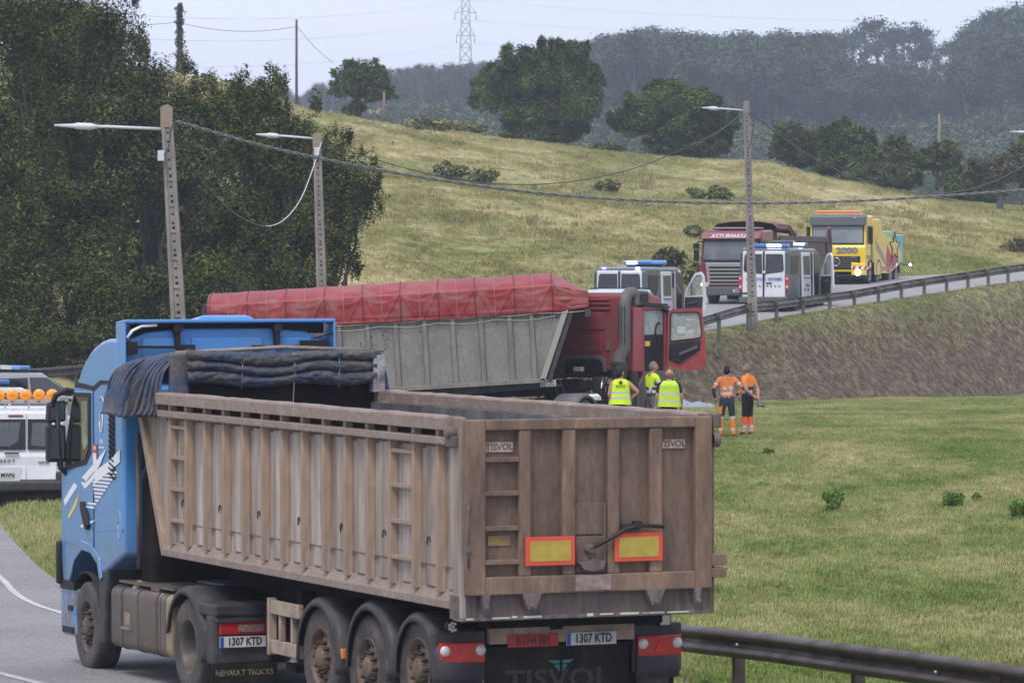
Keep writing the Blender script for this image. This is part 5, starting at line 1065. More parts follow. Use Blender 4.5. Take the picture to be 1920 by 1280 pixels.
# tarpaulin
seams = [408, 479, 551, 624, 695, 766, 837, 906, 980, 1051]
yl = L_(404); yr = L_(1051); yf = L_(1118)
def tarp(u, v):
    y = yl + (yr - yl) * u; w_ = v * 4          # v 0 = near hem, .5 = ridge, 1 = far hem
    if v < .32: t_ = v / .32; x, z = .12 + .03 * math.sin(math.pi * t_), 2.56 + .66 * t_
    elif v < .68: t_ = (v - .32) / .36; x, z = .10 - 2.7 * t_, 3.22 + .27 * math.sin(math.pi * t_) ** .7
    else: t_ = (v - .68) / .32; x, z = -2.6, 3.22 - .66 * t_
    px = 400 + y * s0; k = 0
    for i in range(len(seams) - 1):
        if seams[i] <= px <= seams[i + 1]: k = (px - seams[i]) / (seams[i + 1] - seams[i]); break
    if v < .32:
        t_ = v / .32; vline = abs(abs(k - .5) * 2 - (t_ * .85 + .08)); x += .022 * max(0, 1 - vline * 10) - .02 * math.sin(math.pi * k) * math.sin(math.pi * t_)
        sag = abs(t_ - (.90 - .22 * math.sin(math.pi * k))); x += .02 * max(0, 1 - sag * 16) * math.sin(math.pi * k); x += .016 * noise.noise(Vector((y * 3, z * 7, 1))) + .01 * math.sin(z * 55 + y) * (t_ < .25)
    z -= .015 * math.sin(math.pi * k) if v >= .3 and v <= .7 else 0
    x += .02 * noise.noise(Vector((y * 1.1, z * 2, 5))); return Vector((x, y, z))
q = MB(); q.grid(tarp, 300, 60)
def tarpf(u, v):
    a = tarp(1, v); f = u; e = Vector(((a.x + 1.25) * .93 - 1.25 + .04, yf, min(a.z, 2.9 + .1 * math.sin(math.pi * v)) if .3 < v < .7 else 2.62 + (a.z - 2.56) * .62)); e.z = max(e.z, 2.58)
    p = a.lerp(e, f); p.x += .035 * noise.noise(Vector((f * 4, a.z * 12, 2))) * math.sin(math.pi * min(1, f * 1.2 + .1)); return p
q.grid(tarpf, 24, 60); tp = q.build('tarpaulin', M_tred, Tr, solid=.008)
for px in seams:
    q = MB(); u = (L_(px) - yl) / (yr - yl); pts = [tarp(min(max(u, 0), 1), v) + Vector((.012 if v < .3 else 0, 0, .012 if v >= .3 else 0)) for v in np.linspace(0, .5, 18)]
    q.tube(pts, .012, 4); q.build('tarp_strap', M_seamd, tp)
for a, b_ in zip(seams[:-1], seams[1:]):
    q = MB(); u = (L_((a + b_) / 2) - yl) / (yr - yl); pts = [tarp(u, v) + Vector((.012 if v < .3 else 0, 0, .012 if v >= .3 else 0)) for v in np.linspace(0, .5, 18)]
    q.tube(pts, .010, 4); q.build('tarp_seam', mat('faded_pink_seam', (.42, .16, .16), .7), tp)
q = MB(); n_ = 14
q.prism([(L_(398), 2.7), (L_(410), 2.55), (L_(410), 3.2), (L_(396), 3.25), (L_(392), 3.1)], 'x', -2.5, .05); q.build('rolled_end', M_black2, Tr)
q = MB(); q.tube([(.11, y, 2.55 + .01 * math.sin(y * 5)) for y in np.linspace(yl, yf, 40)], .008, 4); q.tube([(.10, y, 2.48 - .06 * abs(math.sin(y * 2.3))) for y in np.linspace(yl + 2.5, yf - .8, 60)], .007, 4); q.build('lashing_cord', M_string, Tr)
q = MB(); q.box(.02, .14, yf - .10, yf + .04, 2.42, 2.60); q.build('corner_box', M_black2, Tr)

# ---- red tractor with its door open ----
a_ = math.radians(30); P = at(1187, 490, 104); org = P - Vector((math.cos(a_), -math.sin(a_), 0)) * 1.25; org.z = CZ - 4.25
K = thing('truck_tractor', 'dusty red tractor cab with its right door open, behind the men in yellow vests', 'truck', org, -a_)
z1 = 3.50
q = MB(); q.prism([(0, 1.62), (.52, 1.62), (.56, 1.45), (1.75, 1.45), (1.9, 1.5), (2.05, 2.2), (1.90, 3.0), (1.78, 3.18), (1.55, 3.34), (.9, 3.50), (.10, 3.50), (0, 3.44)], 'x', -1.25, 1.17); q.build('cab', M_redd, K, bevel=.07, seg=3)
# rear wall pressings
for x0, x1, zz0, zz1 in ((-.95, .50, 2.62, 3.02), (-.75, .40, 2.08, 2.48)):
    q = MB(); q.box(x0, x1, -.03, .01, zz0, zz1); q.build('pressed_panel', M_redd, K, bevel=.035, seg=3)
for z in (3.12, 3.24, 3.34):
    q = MB(); q.box(-1.1, .62, -.035, .01, z - .03, z + .02); q.build('pressed_rib', M_redd, K, bevel=.015)
q = MB(); q.prism([(-.72, 1.60), (-.66, 1.92), (-.55, 2.0), (.38, 2.0), (.50, 1.92), (.55, 1.60)], 'y', -.03, .01); q.build('engine_recess', M_greyp, K, bevel=.02)
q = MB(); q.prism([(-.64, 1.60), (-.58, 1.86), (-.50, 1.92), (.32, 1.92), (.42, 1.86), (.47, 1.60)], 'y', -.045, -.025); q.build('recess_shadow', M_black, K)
for x in (-.85, .58): q = MB(); q.box(x - .05, x + .05, -.04, .0, 2.12, 2.34); q.build('bump_stop', M_greyp, K, bevel=.02)
# air intake stack
q = MB(); q.tube([(.98, -.20, 1.45), (1.0, -.2, 1.75), (.98, -.20, 2.0), (1.12, -.17, 2.2), (1.12, -.17, 3.25), (1.12, -.12, 3.42), (1.12, .05, 3.50), (1.12, .25, 3.50)], [.18, .19, .17, .15, .14, .14, .14, .14], 14); st = q.build('air_intake', M_greyp, K)
for z in np.linspace(1.62, 1.86, 5): q = MB(); q.lathe([(-.012, .20), (0, .235), (.012, .20)], (.99, -.2, float(z)), 'z', 14); q.build('bellows_ring', M_black2, st)
for dx in (-.08, 0, .08): q = MB(); q.box(1.12 + dx - .01, 1.12 + dx + .01, -.345, -.33, 2.3, 3.2); q.build('intake_groove', M_black2, st)
q = MB(); q.prism([(.12, 3.20), (.12, 3.50), (.30, 3.56), (.75, 3.54), (.82, 3.40), (.82, 3.22)], 'x', .92, 1.27); q.build('intake_head', M_greyp, K, bevel=.03)
q = MB(); q.box(1.255, 1.275, .30, .72, 3.26, 3.48); q.build('intake_grille', M_black, K)
# right side: b panel, door opening, pillar
q = MB(); q.box(1.17, 1.25, .03, .50, 1.62, 3.16); q.build('side_panel', M_redp, K, bevel=.02)
q = MB(); q.box(1.10, 1.26, .50, .56, 1.40, 3.16); q.box(1.10, 1.26, 1.62, 1.74, 1.45, 3.05); q.box(1.10, 1.26, .50, 1.70, 3.10, 3.18); q.build('door_frame', M_redp, K, bevel=.015)
q = MB(); q.box(1.165, 1.20, .56, 1.62, 1.45, 2.48); q.build('interior_shade_sheet', M_black, K)  # black sheet standing for the unlit cab inside the door
q = MB(); q.box(1.168, 1.19, .58, 1.60, 2.50, 3.08); q.build('painted_far_window', mat('painted_bright_window', (.22, .26, .26), .1, col2=(.35, .4, .4), scale=3, spec=.9), K)  # pale pane on the near side, painting daylight seen through the cab
q = MB(); q.tube([(1.21, 1.38 + .16 * math.cos(t_), 2.55 + .22 * math.sin(t_)) for t_ in np.linspace(1.2, 5.2, 12)], .022, 6); q.build('steering_wheel', M_black, K)
q = MB(); q.box(1.20, 1.23, .66, .9, 2.22, 2.34); q.build('yellow_cloth', M_yell, K, bevel=.01)
q = MB(); q.prism([(.45, 3.18), (.45, 3.28), (1.5, 3.22), (1.85, 3.02), (2.08, 2.72), (2.02, 2.62), (1.75, 2.95), (1.45, 3.12)], 'x', 1.12, 1.29); q.build('roof_gutter', M_black, K, bevel=.015)
q = MB(); q.prism([(.85, 3.22), (1.55, 3.20), (1.45, 3.38), (.9, 3.50)], 'x', .7, 1.2); q.build('roof_corner', M_redp, K, bevel=.04)
q = MB(); q.prism([(.20, .75), (.30, 1.3), (.6, 1.62), (1.9, 1.62), (2.05, 1.45), (2.08, .6), (1.9, .55), (1.85, .95), (1.55, 1.2), (1.0, 1.2), (.62, .95), (.55, .70)], 'x', .80, 1.26); q.build('mudguard', M_greyp, K, bevel=.03)
q = MB(); q.box(.9, 1.24, .02, .30, .35, 1.62); q.build('mudguard_flap', M_black2, K, bevel=.02)
wheel(K, 1.05, 1.22, .52, .52, .32, 1, 'front', M_rimg, 28); wheel(K, -1.05, 1.22, .52, .52, .32, -1, 'front', M_rimg, 20)
for s_ in (-1, 1): wheel(K, s_ * .98, -2.3, .52, .52, .55, s_, 'drive', M_rimg, 28)
q = MB(); q.lathe([(.62, .66), (1.18, .68), (1.27, .64), (1.27, .58)], (0, -2.3, .50), 'x', 24, 0, True, math.radians(-5), math.radians(180)); q.build('rear_mudguard', M_greyp, K, solid=.015)
# chassis clutter between cab and trailer
q = MB()
for x in (-.42, .42): q.box(x - .05, x + .05, -3.2, 1.9, .75, 1.02)
q.box(-.9, .9, -.5, -.02, .75, 1.1); q.box(.35, 1.2, -1.5, -.4, .45, .98); q.build('chassis', M_chassis, K)
q = MB(); q.box(.55, 1.2, -.9, .1, .35, .95); q.build('battery_box', M_greyp, K, bevel=.03)
q = MB(); q.tube([(.8, -1.55, .98), (.8, -1.0, .98)], .15, 12)
for i in range(6): q.lathe([(-.02, .15), (0, .175), (.02, .15)], (.8, -1.5 + i * .09, .98), 'y', 12)
q.build('flexible_pipe', M_chrome, K)
r_ = random.Random(12)
q = MB()
for i in range(16):
    a0 = Vector((r_.uniform(-.9, .9), r_.uniform(-.7, -.1), r_.uniform(1.05, 1.65))); b0 = a0 + Vector((r_.uniform(-.5, .5), r_.uniform(-.6, .1), r_.uniform(-.45, .25))); m0 = (a0 + b0) / 2 + Vector((0, 0, -r_.uniform(.05, .25))); q.tube([a0, a0.lerp(m0, .6), m0, m0.lerp(b0, .6), b0], r_.uniform(.012, .03), 5)
q.build('hose', M_chassis, K, kind='stuff')
for b_ in ((-.3, .25, -.42, -.12, 1.18, 1.42), (-.85, -.5, -.5, -.2, 1.45, 1.72), (.35, .62, -.4, -.15, 1.1, 1.5), (-.2, .05, -.35, -.2, 1.62, 1.74), (.68, .95, -.38, -.1, 1.02, 1.35)):
    q = MB(); q.box(*b_); q.build('engine_unit', M_black2 if b_[0] != -.2 else M_lens, K, bevel=.03)
q = MB(); q.tube([(-.5, -.5, 1.12), (.35, -.5, 1.14)], .06, 10); q.build('red_cylinder', M_engr, K)
q = MB(); q.tube([(.62, -.45, 1.0), (.64, -.45, 1.3), (.60, -.3, 1.5)], .035, 8); q.tube([(.72, -.45, 1.0), (.74, -.45, 1.3), (.70, -.3, 1.5)], .035, 8); q.build('steel_pipe', M_chrome, K)
q = MB()
for i in range(3):
    pts = [(-.3 + .2 * i, -.5 - t_ * 1.0, 1.5 - .5 * math.sin(t_ * 3.0)) for t_ in np.linspace(0, 1, 9)]; q.tube(pts, .018, 5)
q.build('coiled_hose', mat('blue_black_hose', (.03, .05, .08), .5), K)
# open door: hinged at the front pillar, swung outwards and forwards
ang = math.radians(29); Rz = Matrix.Translation((1.27, 1.66, 0)) @ Matrix.Rotation(ang, 4, 'Z')
outl = [(0, 1.72), (.55, 1.62), (.93, 1.66), (.97, 1.85), (.93, 2.4), (.86, 3.13), (.10, 3.10), (.03, 2.98)]
q = MB(); frame = [(.10, 2.34), (.80, 2.42), (.83, 2.50), (.78, 2.97), (.74, 3.02), (.15, 3.00), (.11, 2.96)]
def plate_hole(q, out, hole, y0, y1, m=0):
    """flat plate in XZ with a hole: bridge strips between resampled loops"""
    def rs(poly, n_=40):
        c = Vector((sum(p[0] for p in hole) / len(hole), sum(p[1] for p in hole) / len(hole))); res = []
        for k in range(n_):
            an = 2 * math.pi * k / n_; d = Vector((math.cos(an), math.sin(an))); best = None
            for i in range(len(poly)):
                a = Vector(poly[i]); b = Vector(poly[(i + 1) % len(poly)]); e = b - a; den = d.x * e.y - d.y * e.x
                if abs(den) < 1e-9: continue
                t1 = ((a.x - c.x) * e.y - (a.y - c.y) * e.x) / den; t2 = ((a.x - c.x) * d.y - (a.y - c.y) * d.x) / den
                if t1 > 0 and -1e-6 <= t2 <= 1 + 1e-6 and (best is None or t1 < best): best = t1
            res.append(c + d * (best or 0))
        return res
    A, B = rs(out), rs(hole); n_ = len(A); vs_ = [(p.x, y0, p.y) for p in A] + [(p.x, y0, p.y) for p in B] + [(p.x, y1, p.y) for p in A] + [(p.x, y1, p.y) for p in B]; fs_ = []
    for i in range(n_):
        j = (i + 1) % n_; fs_ += [(i, j, n_ + j, n_ + i), (2 * n_ + j, 2 * n_ + i, 3 * n_ + i, 3 * n_ + j), (j, i, 2 * n_ + i, 2 * n_ + j), (n_ + i, n_ + j, 3 * n_ + j, 3 * n_ + i)]
    q.add(vs_, fs_, m)
plate_hole(q, outl, frame, 0, .07); dd_ = q.build('open_door', M_redp, K, xf=Rz)
q = MB(); plate_hole(q, [(.07, 2.30), (.82, 2.39), (.86, 2.50), (.81, 3.00), (.76, 3.05), (.13, 3.03), (.08, 2.98)], frame, -.012, 0); q.build('window_seal', M_black, dd_, xf=Rz)
q = MB(); q.prism([(.04, 1.90), (.30, 1.78), (.55, 1.95), (.80, 2.12), (.82, 2.38), (.08, 2.29)], 'y', -.05, 0); q.build('inner_trim', M_black, dd_, bevel=.02, xf=Rz)
q = MB(); q.bar((.30, -.08, 2.02), (.74, -.08, 2.20), .05, .06); q.build('inner_handle', M_greyp, dd_, xf=Rz)
q = MB(); q.prism(frame, 'y', .03, .036); q.build('door_glass', M_winclear, dd_, xf=Rz)
q = MB(); q.box(.22, .46, .35, .50, 2.45, 2.92); q.build('side_mirror', M_black2, K, bevel=.03, xf=Rz); q = MB(); q.box(.26, .46, .335, .349, 2.50, 2.68); q.build('mirror_glass', mat('mirror', (.7, .75, .75), .05, .9), K, xf=Rz)

# ---- police vans ----
M_vdark = mat('dark_green_van_paint', (.045, .062, .066), .35, coat=.5, dirt=(.12, .12, .11), grain=.04, dirt_amt=.3)
M_vwhite = mat('white_vehicle_paint', (.66, .67, .70), .3, coat=.5, dirt=(.42, .41, .40), grain=.04, dirt_amt=.35)
M_blueglow = mat('lit_blue_lamp', (.05, .08, .6), .3, emit=(.16, .20, 1.0), es=5)
M_whiteglow = mat('blue_white_flash', (.6, .7, 1), .3, emit=(.55, .62, 1.0), es=13)
M_bluelamp = mat('unlit_blue_lamp', (.06, .16, .50), .25, coat=.5)
M_paleblue = mat('pale_blue_lamp', (.12, .30, .62), .25, coat=.5)
M_vblue = mat('blue_print', (.05, .12, .38), .5)
def police_van(label, px, D, ang, barstyle, group):
    base = at(px, 490, D); base.z = road_z(base.x, base.y)
    V = thing('police_van', label, 'van', base, -ang, group)
    prof = [(0, .42), (.0, 1.0), (.03, 1.5), (.10, 2.25), (.22, 2.40), (.6, 2.45), (3.9, 2.43), (4.25, 2.32), (4.45, 2.15), (4.95, 1.42), (5.55, 1.22), (5.72, .95), (5.74, .45)]
    q = MB(); q.prism(prof, 'x', -.97, .97); q.build('body', M_vdark, V, bevel=.10, seg=3)
    q = MB(); q.box(-.95, .95, -.10, .08, .38, .60); q.build('rear_bumper', M_greyp, V, bevel=.03)
    for s_ in (-1, 1):
        x0, x1 = sorted((s_ * .02, s_ * .84)); q = MB(); q.hexa([(x0, -.045, .55), (x1, -.045, .55), (x1, .10, .55), (x0, .10, .55), (x0, .03, 2.32), (x1 - s_ * .03 * (s_ > 0), .03, 2.32), (x1 - .03 * (s_ > 0), .16, 2.32), (x0 + .03 * (s_ < 0), .16, 2.32)]); d = q.build('rear_door', M_vwhite, V, bevel=.04, seg=3)
        wp = [(s_ * .06, 1.46), (s_ * .74, 1.54), (s_ * .79, 1.62), (s_ * .75, 2.16), (s_ * .70, 2.21), (s_ * .08, 2.21)]
        if s_ > 0: wp = wp[::-1]
        q = MB(); q.add([(x, -.05 + (z - .55) * .0424 - .012, z) for x, z in wp] + [(x, .02 + (z - .55) * .0424, z) for x, z in wp], [tuple(range(6)), tuple(range(11, 5, -1))] + [(i, i + 6, (i + 1) % 6 + 6, (i + 1) % 6) for i in range(6)]); q.build('rear_window', M_glass, d)
        q = MB(); x0, x1 = sorted((s_ * .85, s_ * .97)); q.box(x0, x1, -.03, .12, .85, 1.40); l_ = q.build('tail_lamp', mat('red_tail_lamp', (.50, .03, .03), .3, coat=.5), V, bevel=.02)
        q = MB(); q.box(x0 + .02, x1 - .02, -.038, -.028, .93, 1.03); q.box(x0 + .02, x1 - .02, -.038, -.028, 1.25, 1.33); q.build('lamp_lens', M_lens, l_)
        for i in range(4): q = MB(); x = s_ * (.14 + i * .16); q.box(x - .035, x + .035, -.052, -.03, .99, 1.02); q.build('blue_dash', M_vdark, d)
    q = MB(); q.box(.10, .32, -.075, -.03, 1.10, 1.14); q.build('door_handle', M_black, V, bevel=.01)
    q = MB(); q.box(-.95, -.42, -.06, -.03, .70, .76); q.build('plate_holder', M_black, V)
    plate(V, -.85, -.42, -.05, .56, .66, '', band=True)
    q = MB(); q.box(-.02, .02, -.065, -.03, .5, 2.3); q.build('door_gap', M_black, V)
    for y, s_ in ((1.15, 1), (1.15, -1), (4.75, 1), (4.75, -1)): wheel(V, s_ * .86, y, .34, .345, .24, s_, 'front', M_rimg, 22)
    # right side: rear quarter window, sliding door pulled back and out, cab opening
    q = MB(); q.box(.955, .985, .35, 1.75, 1.45, 2.15); q.build('side_window', M_glass, V)
    q = MB(); q.hexa([(.99, 1.75, .55), (1.07, 1.75, .55), (1.07, 2.95, .55), (.99, 2.95, .55), (.95, 1.75, 2.28), (1.02, 1.75, 2.28), (1.02, 2.95, 2.28), (.95, 2.95, 2.28)]); sd = q.build('sliding_door', M_vwhite, V, bevel=.03)
    q = MB(); q.hexa([(1.05, 1.90, 1.42), (1.06, 1.90, 1.42), (1.06, 2.80, 1.42), (1.05, 2.80, 1.42), (1.03, 1.90, 2.14), (1.038, 1.90, 2.14), (1.038, 2.80, 2.14), (1.03, 2.80, 2.14)]); q.build('sliding_window', M_glass, sd)
    for i in range(7): q = MB(); y = 1.88 + i * .14; q.box(1.062, 1.075, y, y + .07, 1.28, 1.33); q.build('blue_dash', M_vblue, sd)
    text('GUARDIA', .13, M_vdark, sd, (1.075, 2.35, 1.02), ROT_RIGHT, bold=.003); text('CIVIL', .13, M_vdark, sd, (1.075, 2.45, .85), ROT_RIGHT, bold=.003)
    q = MB(); q.lathe([(1.068, .07), (1.074, .07), (1.074, 0)], (0, 1.98, .86), 'x', 10); q.build('badge', M_vdark, sd)
    q = MB(); q.box(.94, .985, 2.95, 3.45, .55, 2.22); q.box(.94, .985, 3.62, 4.3, .55, 1.5); q.build('interior_shade_sheet', M_black, V)  # black sheet over the solid body, standing for the unlit inside
    q = MB(); q.hexa([(.955, 3.45, .5), (1.01, 3.45, .5), (1.01, 3.62, .5), (.955, 3.62, .5), (.93, 3.40, 2.3), (.985, 3.40, 2.3), (.985, 3.52, 2.3), (.93, 3.52, 2.3)]); q.build('door_pillar', M_vwhite, V, bevel=.02)
    q = MB(); q.prism([(3.64, 1.5), (4.55, 1.5), (4.42, 2.0), (4.2, 2.2), (3.6, 2.2)], 'x', .935, .975); q.build('cab_opening', M_glassg, V)
    if barstyle == 'wide': q = MB(); q.box(1.0, 1.03, 3.0, 3.25, .7, 1.7); q.build('brown_panel', mat('tan_board', (.42, .28, .18), .7), V)
    # front door, swung open at right angles
    an = math.radians(-18 if barstyle == 'wide' else -45); X = Matrix.Translation((1.0, 4.55, 0)) @ Matrix.Rotation(an, 4, 'Z')
    out = [(0, .55), (.85, .50), (.95, .9), (.93, 1.4), (.86, 2.12), (.72, 2.28), (.46, 2.22), (.08, 1.62), (0, 1.45)]; hole = [(.07, 1.40), (.80, 1.44), (.78, 2.10), (.70, 2.18), (.48, 2.13), (.14, 1.62)]
    q = MB(); plate_hole(q, out, hole, 0, .06); d = q.build('open_door', M_vwhite, V, xf=X)
    q = MB(); q.prism([(.03, .62), (.78, .58), (.82, 1.38), (.05, 1.36)], 'y', -.03, 0); q.build('inner_trim', M_black2, d, bevel=.02, xf=X)
    q = MB(); q.bar((.15, -.06, 1.12), (.6, -.06, 1.2), .05, .05); q.build('inner_handle', M_greyp, d, xf=X)
    q = MB(); q.bar((.32, .02, 1.40), (.30, .02, 1.98), .02, .025); q.build('window_bar', M_black, d, xf=X)
    q = MB(); q.prism(hole, 'y', .025, .03); q.build('door_glass', M_winclear, d, xf=X)
    q = MB(); q.box(.16, .36, .12, .24, 1.38, 1.74); q.build('side_mirror', M_black, d, bevel=.03, xf=X)
    q = MB(); q.prism([(4.2, 1.62), (4.47, 2.12), (4.90, 1.50), (4.9, 1.45), (4.2, 1.45)], 'x', -.8, .8); q.build('windscreen', M_glassg, V)
    if barstyle == 'wide':
        q = MB(); q.box(-.62, .62, 2.9, 3.2, 2.44, 2.54); q.build('bar_foot', M_black, V)
        q = MB(); q.box(-.78, .78, 2.85, 3.22, 2.52, 2.68); b = q.build('light_bar', M_paleblue, V, bevel=.06, seg=3); MB().box(-.60, -.25, 2.83, 2.849, 2.55, 2.65).build('lit_segment', M_whiteglow, b)
        MB().box(-.2, .3, 2.83, 2.849, 2.57, 2.63).build('lit_segment', M_bluelamp, b)
        for x, gl in ((-.62, M_blueglow), (.62, M_whiteglow)): q = MB(); q.box(x - .07, x + .07, .14, .22, 2.37, 2.43); q.build('roof_lamp', gl, V, bevel=.02)
    else:
        q = MB(); q.box(-.62, .78, .55, .95, 2.44, 2.60); b = q.build('light_bar', M_bluelamp, V, bevel=.06, seg=3); MB().box(-.02, .52, .53, .549, 2.50, 2.57).build('lit_segment', M_whiteglow, b)
        q = MB(); q.box(-.55, .35, 2.9, 3.3, 2.44, 2.74); q.build('roof_unit', M_vdark, V, bevel=.05); q = MB(); q.box(-.05, .72, 3.35, 3.7, 2.52, 2.66); b = q.build('light_bar', M_bluelamp, V, bevel=.04); MB().box(.10, .66, 3.33, 3.349, 2.56, 2.64).build('lit_segment', M_whiteglow, b)
        q = MB(); q.lathe([(-.09, 0), (-.09, .06), (-.03, .06)], (.03, 0, 1.52), 'y', 12); q.build('round_lamp', M_lens, V)
        text('ATESTADOS  E  INFORMES', .135, M_vblue, V, (0.02, -.056, 1.27), ROT_REAR, name='rear_lettering', bold=.003, sx=.88)
    return V
vg = 'police vans stopped on the road with blue lights on'
police_van('police van on the right, white rear doors in view, behind the third lamp post', 1432, 165, math.radians(19), 'two', vg)
police_van('police van on the left with one wide blue light bar, beyond the red cab', 1161, 153, math.radians(19), 'wide', vg)

# ---- generic estate car for the police cars ----
def car(name, label, cat, base, rz, paint, h=1.62, Lc=4.5, w_=1.84, group=None, bar=None, checks=False):
    V = thing(name, label, cat, base, rz, group); W = w_ / 2; k = h / 1.62; b = Lc / 2
    body = [(-b, .30), (-b + .02, .75), (-b + .06, 1.02 * k), (b - 1.25, 1.02 * k), (b - .35, .88 * k), (b - .05, .72), (b, .35)]
    q = MB(); q.prism(body, 'x', -W, W); q.build('body', paint, V, bevel=.08, seg=3)
    gl = [(-b + .10, 1.0 * k), (-b + .32, 1.48 * k), (-b + .55, h - .03), (-b + 1.3, h), (.45, h - .03), (b - 1.0, 1.0 * k)]
    q = MB(); vs_ = []
    for y, z in gl: t_ = (z - 1.0 * k) / (h - 1.0 * k); vs_.append((-(W - .06 - .14 * t_), y, z))
    for y, z in gl: t_ = (z - 1.0 * k) / (h - 1.0 * k); vs_.append(((W - .06 - .14 * t_), y, z))
    n_ = len(gl); q.add(vs_, [tuple(range(n_)), tuple(range(2 * n_ - 1, n_ - 1, -1))] + [(i, i + n_, (i + 1) % n_ + n_, (i + 1) % n_) for i in range(n_)]); q.build('roof', paint, V, bevel=.05, seg=3)
    for s_ in (-1, 1):
        for nm, ys in (('side_window', [(-b + .75, 1.06 * k), (-.05, 1.06 * k), (-.02, h - .14), (-b + .95, h - .16)]), ('side_window', [(.05, 1.06 * k), (b - 1.12, 1.06 * k), (.55, h - .15), (.05, h - .13)]), ('quarter_window', [(-b + .28, 1.12 * k), (-b + .65, 1.1 * k), (-b + .85, h - .18), (-b + .52, h - .2)])):
            q = MB(); vs_ = []
            for o in (0, .02):
                for y, z in ys: t_ = (z - 1.0 * k) / (h - 1.0 * k); vs_.append((s_ * (W - .058 - .14 * t_ + o), y, z))
            q.add(vs_, [(0, 1, 2, 3), (7, 6, 5, 4)] + [(i, (i + 1) % 4, (i + 1) % 4 + 4, i + 4) for i in range(4)]); q.build(nm, M_glass if nm != 'side_window' or ys[0][0] < 0 else M_glassg, V)
        q = MB(); x0, x1 = sorted((s_ * (W + .02), s_ * (W + .24))); q.box(x0, x1, b - 1.35, b - 1.2, 1.02 * k, 1.20 * k); q.build('side_mirror', M_black, V, bevel=.04, seg=3)
        q = MB(); x0, x1 = sorted((s_ * (W - .30), s_ * (W - .02))); q.box(x0, x1, -b - .01, -b + .08, .75, .98 * k); q.build('tail_lamp', M_red, V, bevel=.02)
        for y in (-b + .85, b - .85): wheel(V, s_ * (W - .10), y, .33, .335, .22, s_, 'front', M_rimg, 20)
        q = MB(); q.box(*sorted((s_ * (W - .25), s_ * (W - .21))), -b + .8, .3, h, h + .04); q.build('roof_rail', M_black, V)
    q = MB(); q.hexa([(-W + .2, -b + .06, 1.06 * k), (W - .2, -b + .06, 1.06 * k), (W - .2, -b + .14, 1.06 * k), (-W + .2, -b + .14, 1.06 * k), (-W + .28, -b + .27, h - .18), (W - .28, -b + .27, h - .18), (W - .28, -b + .36, h - .18), (-W + .28, -b + .36, h - .18)]); q.build('rear_window', M_glass, V)
    q = MB(); q.box(-W + .02, W - .02, -b - .03, -b + .2, .28, .5); q.build('bumper', M_greyp, V, bevel=.03)
    q = MB(); q.hexa([(-W + .15, b - .99, 1.03 * k), (W - .15, b - .99, 1.03 * k), (W - .15, b - .93, 1.03 * k), (-W + .15, b - .93, 1.03 * k), (-W + .25, .50, h - .09), (W - .25, .50, h - .09), (W - .25, .56, h - .09), (-W + .25, .56, h - .09)]); q.build('windscreen', M_glassg, V)
    if bar:
        q = MB(); q.box(-.55, .55, -.12, .12, h + .0, h + .05); q.build('bar_foot', M_black, V)
        q = MB(); q.box(-.62, .62, -.16, .16, h + .05, h + .15); o = q.build('light_bar', bar, V, bevel=.03, seg=3); MB().box(-.25, .25, -.165, .165, h + .052, h + .148).build('centre_section', M_lens if bar is M_paleblue else M_bluelamp, o)
    if checks:
        for i in range(10):
            for j in range(2):
                y = b - .5 - i * .12; z = .86 * k - j * .07 + (.04 if i > 3 else .0)
                MB().box(W - .005, W + .004, y - .06, y, z - .035, z + .035).build('check', M_ink if (i + j) % 2 else mat('lime_vinyl', (.5, .7, .08), .5), V)
                MB().box(W - .30 - j * .1, W - .20 - j * .1, y - .06 + .9, y + .9, .90 * k, .906 * k).build('check', M_ink if (i + j) % 2 else mat('lime_vinyl', (.5, .7, .08), .5), V) if i < 5 else None
    return V
pg = 'police cars parked on the bend at the left edge'
p = at(22, 490, 108); p.z = road_z(p.x, p.y); car('police_car', 'silver police car in front of the far guardrail, white and blue light bar', 'car', p, -math.radians(52), mat('silver_car_paint', (.40, .41, .43), .3, .3, coat=.5), 1.60, group=pg, bar=M_paleblue, checks=True)
p = at(-22, 490, 99); p.z = road_z(p.x, p.y); car('police_car', 'white police car just behind the amber lamps, with a dark blue light bar', 'car', p, -math.radians(48), M_vwhite, 1.62, group=pg, bar=M_bluelamp)
p = at(1172, 490, 147.5); p.z = road_z(p.x, p.y); car('police_car', 'pale blue-white car, only its roof showing above the red tractor cab', 'car', p + Vector((0, 0, 0)), -math.radians(19), mat('pale_blue_paint', (.42, .52, .58), .3, coat=.5), 1.95, 4.6, 1.9)

# ---- white van with amber lamps ----
p = at(28, 490, 84); p.z = road_z(p.x, p.y) + .02
W_ = thing('service_van', 'white service van at the left edge with round amber lamps on its roof', 'van', p, math.radians(4))
q = MB(); q.prism([(.02, .38), (0, .9), (.03, 1.0), (.16, 1.68), (.34, 1.80), (.8, 1.84), (2.7, 1.80), (3.5, 1.15), (4.2, 1.0), (4.38, .7), (4.38, .35)], 'x', -.92, .92); q.build('body', M_vwhite, W_, bevel=.10, seg=4)
q = MB(); q.box(-.90, .90, -.10, .10, .24, .44); q.box(.78, .96, -.06, .5, .3, .62); q.build('rear_bumper', M_black2, W_, bevel=.04)
q = MB(); q.box(-.88, .88, -.02, 4.2, .12, .3); q.build('underbody', M_chassis, W_)
def tilt(x, z, o): return (x, -.008 + max(0, z - .95) * .17 - o, z)
def rear_poly(name, poly, o0, o1, m, par, **k):
    q = MB(); n_ = len(poly); q.add([tilt(x, z, o1) for x, z in poly] + [tilt(x, z, o0) for x, z in poly], [tuple(range(n_)), tuple(range(2 * n_ - 1, n_ - 1, -1))] + [(i, i + n_, (i + 1) % n_ + n_, (i + 1) % n_) for i in range(n_)]); return q.build(name, m, par, **k)
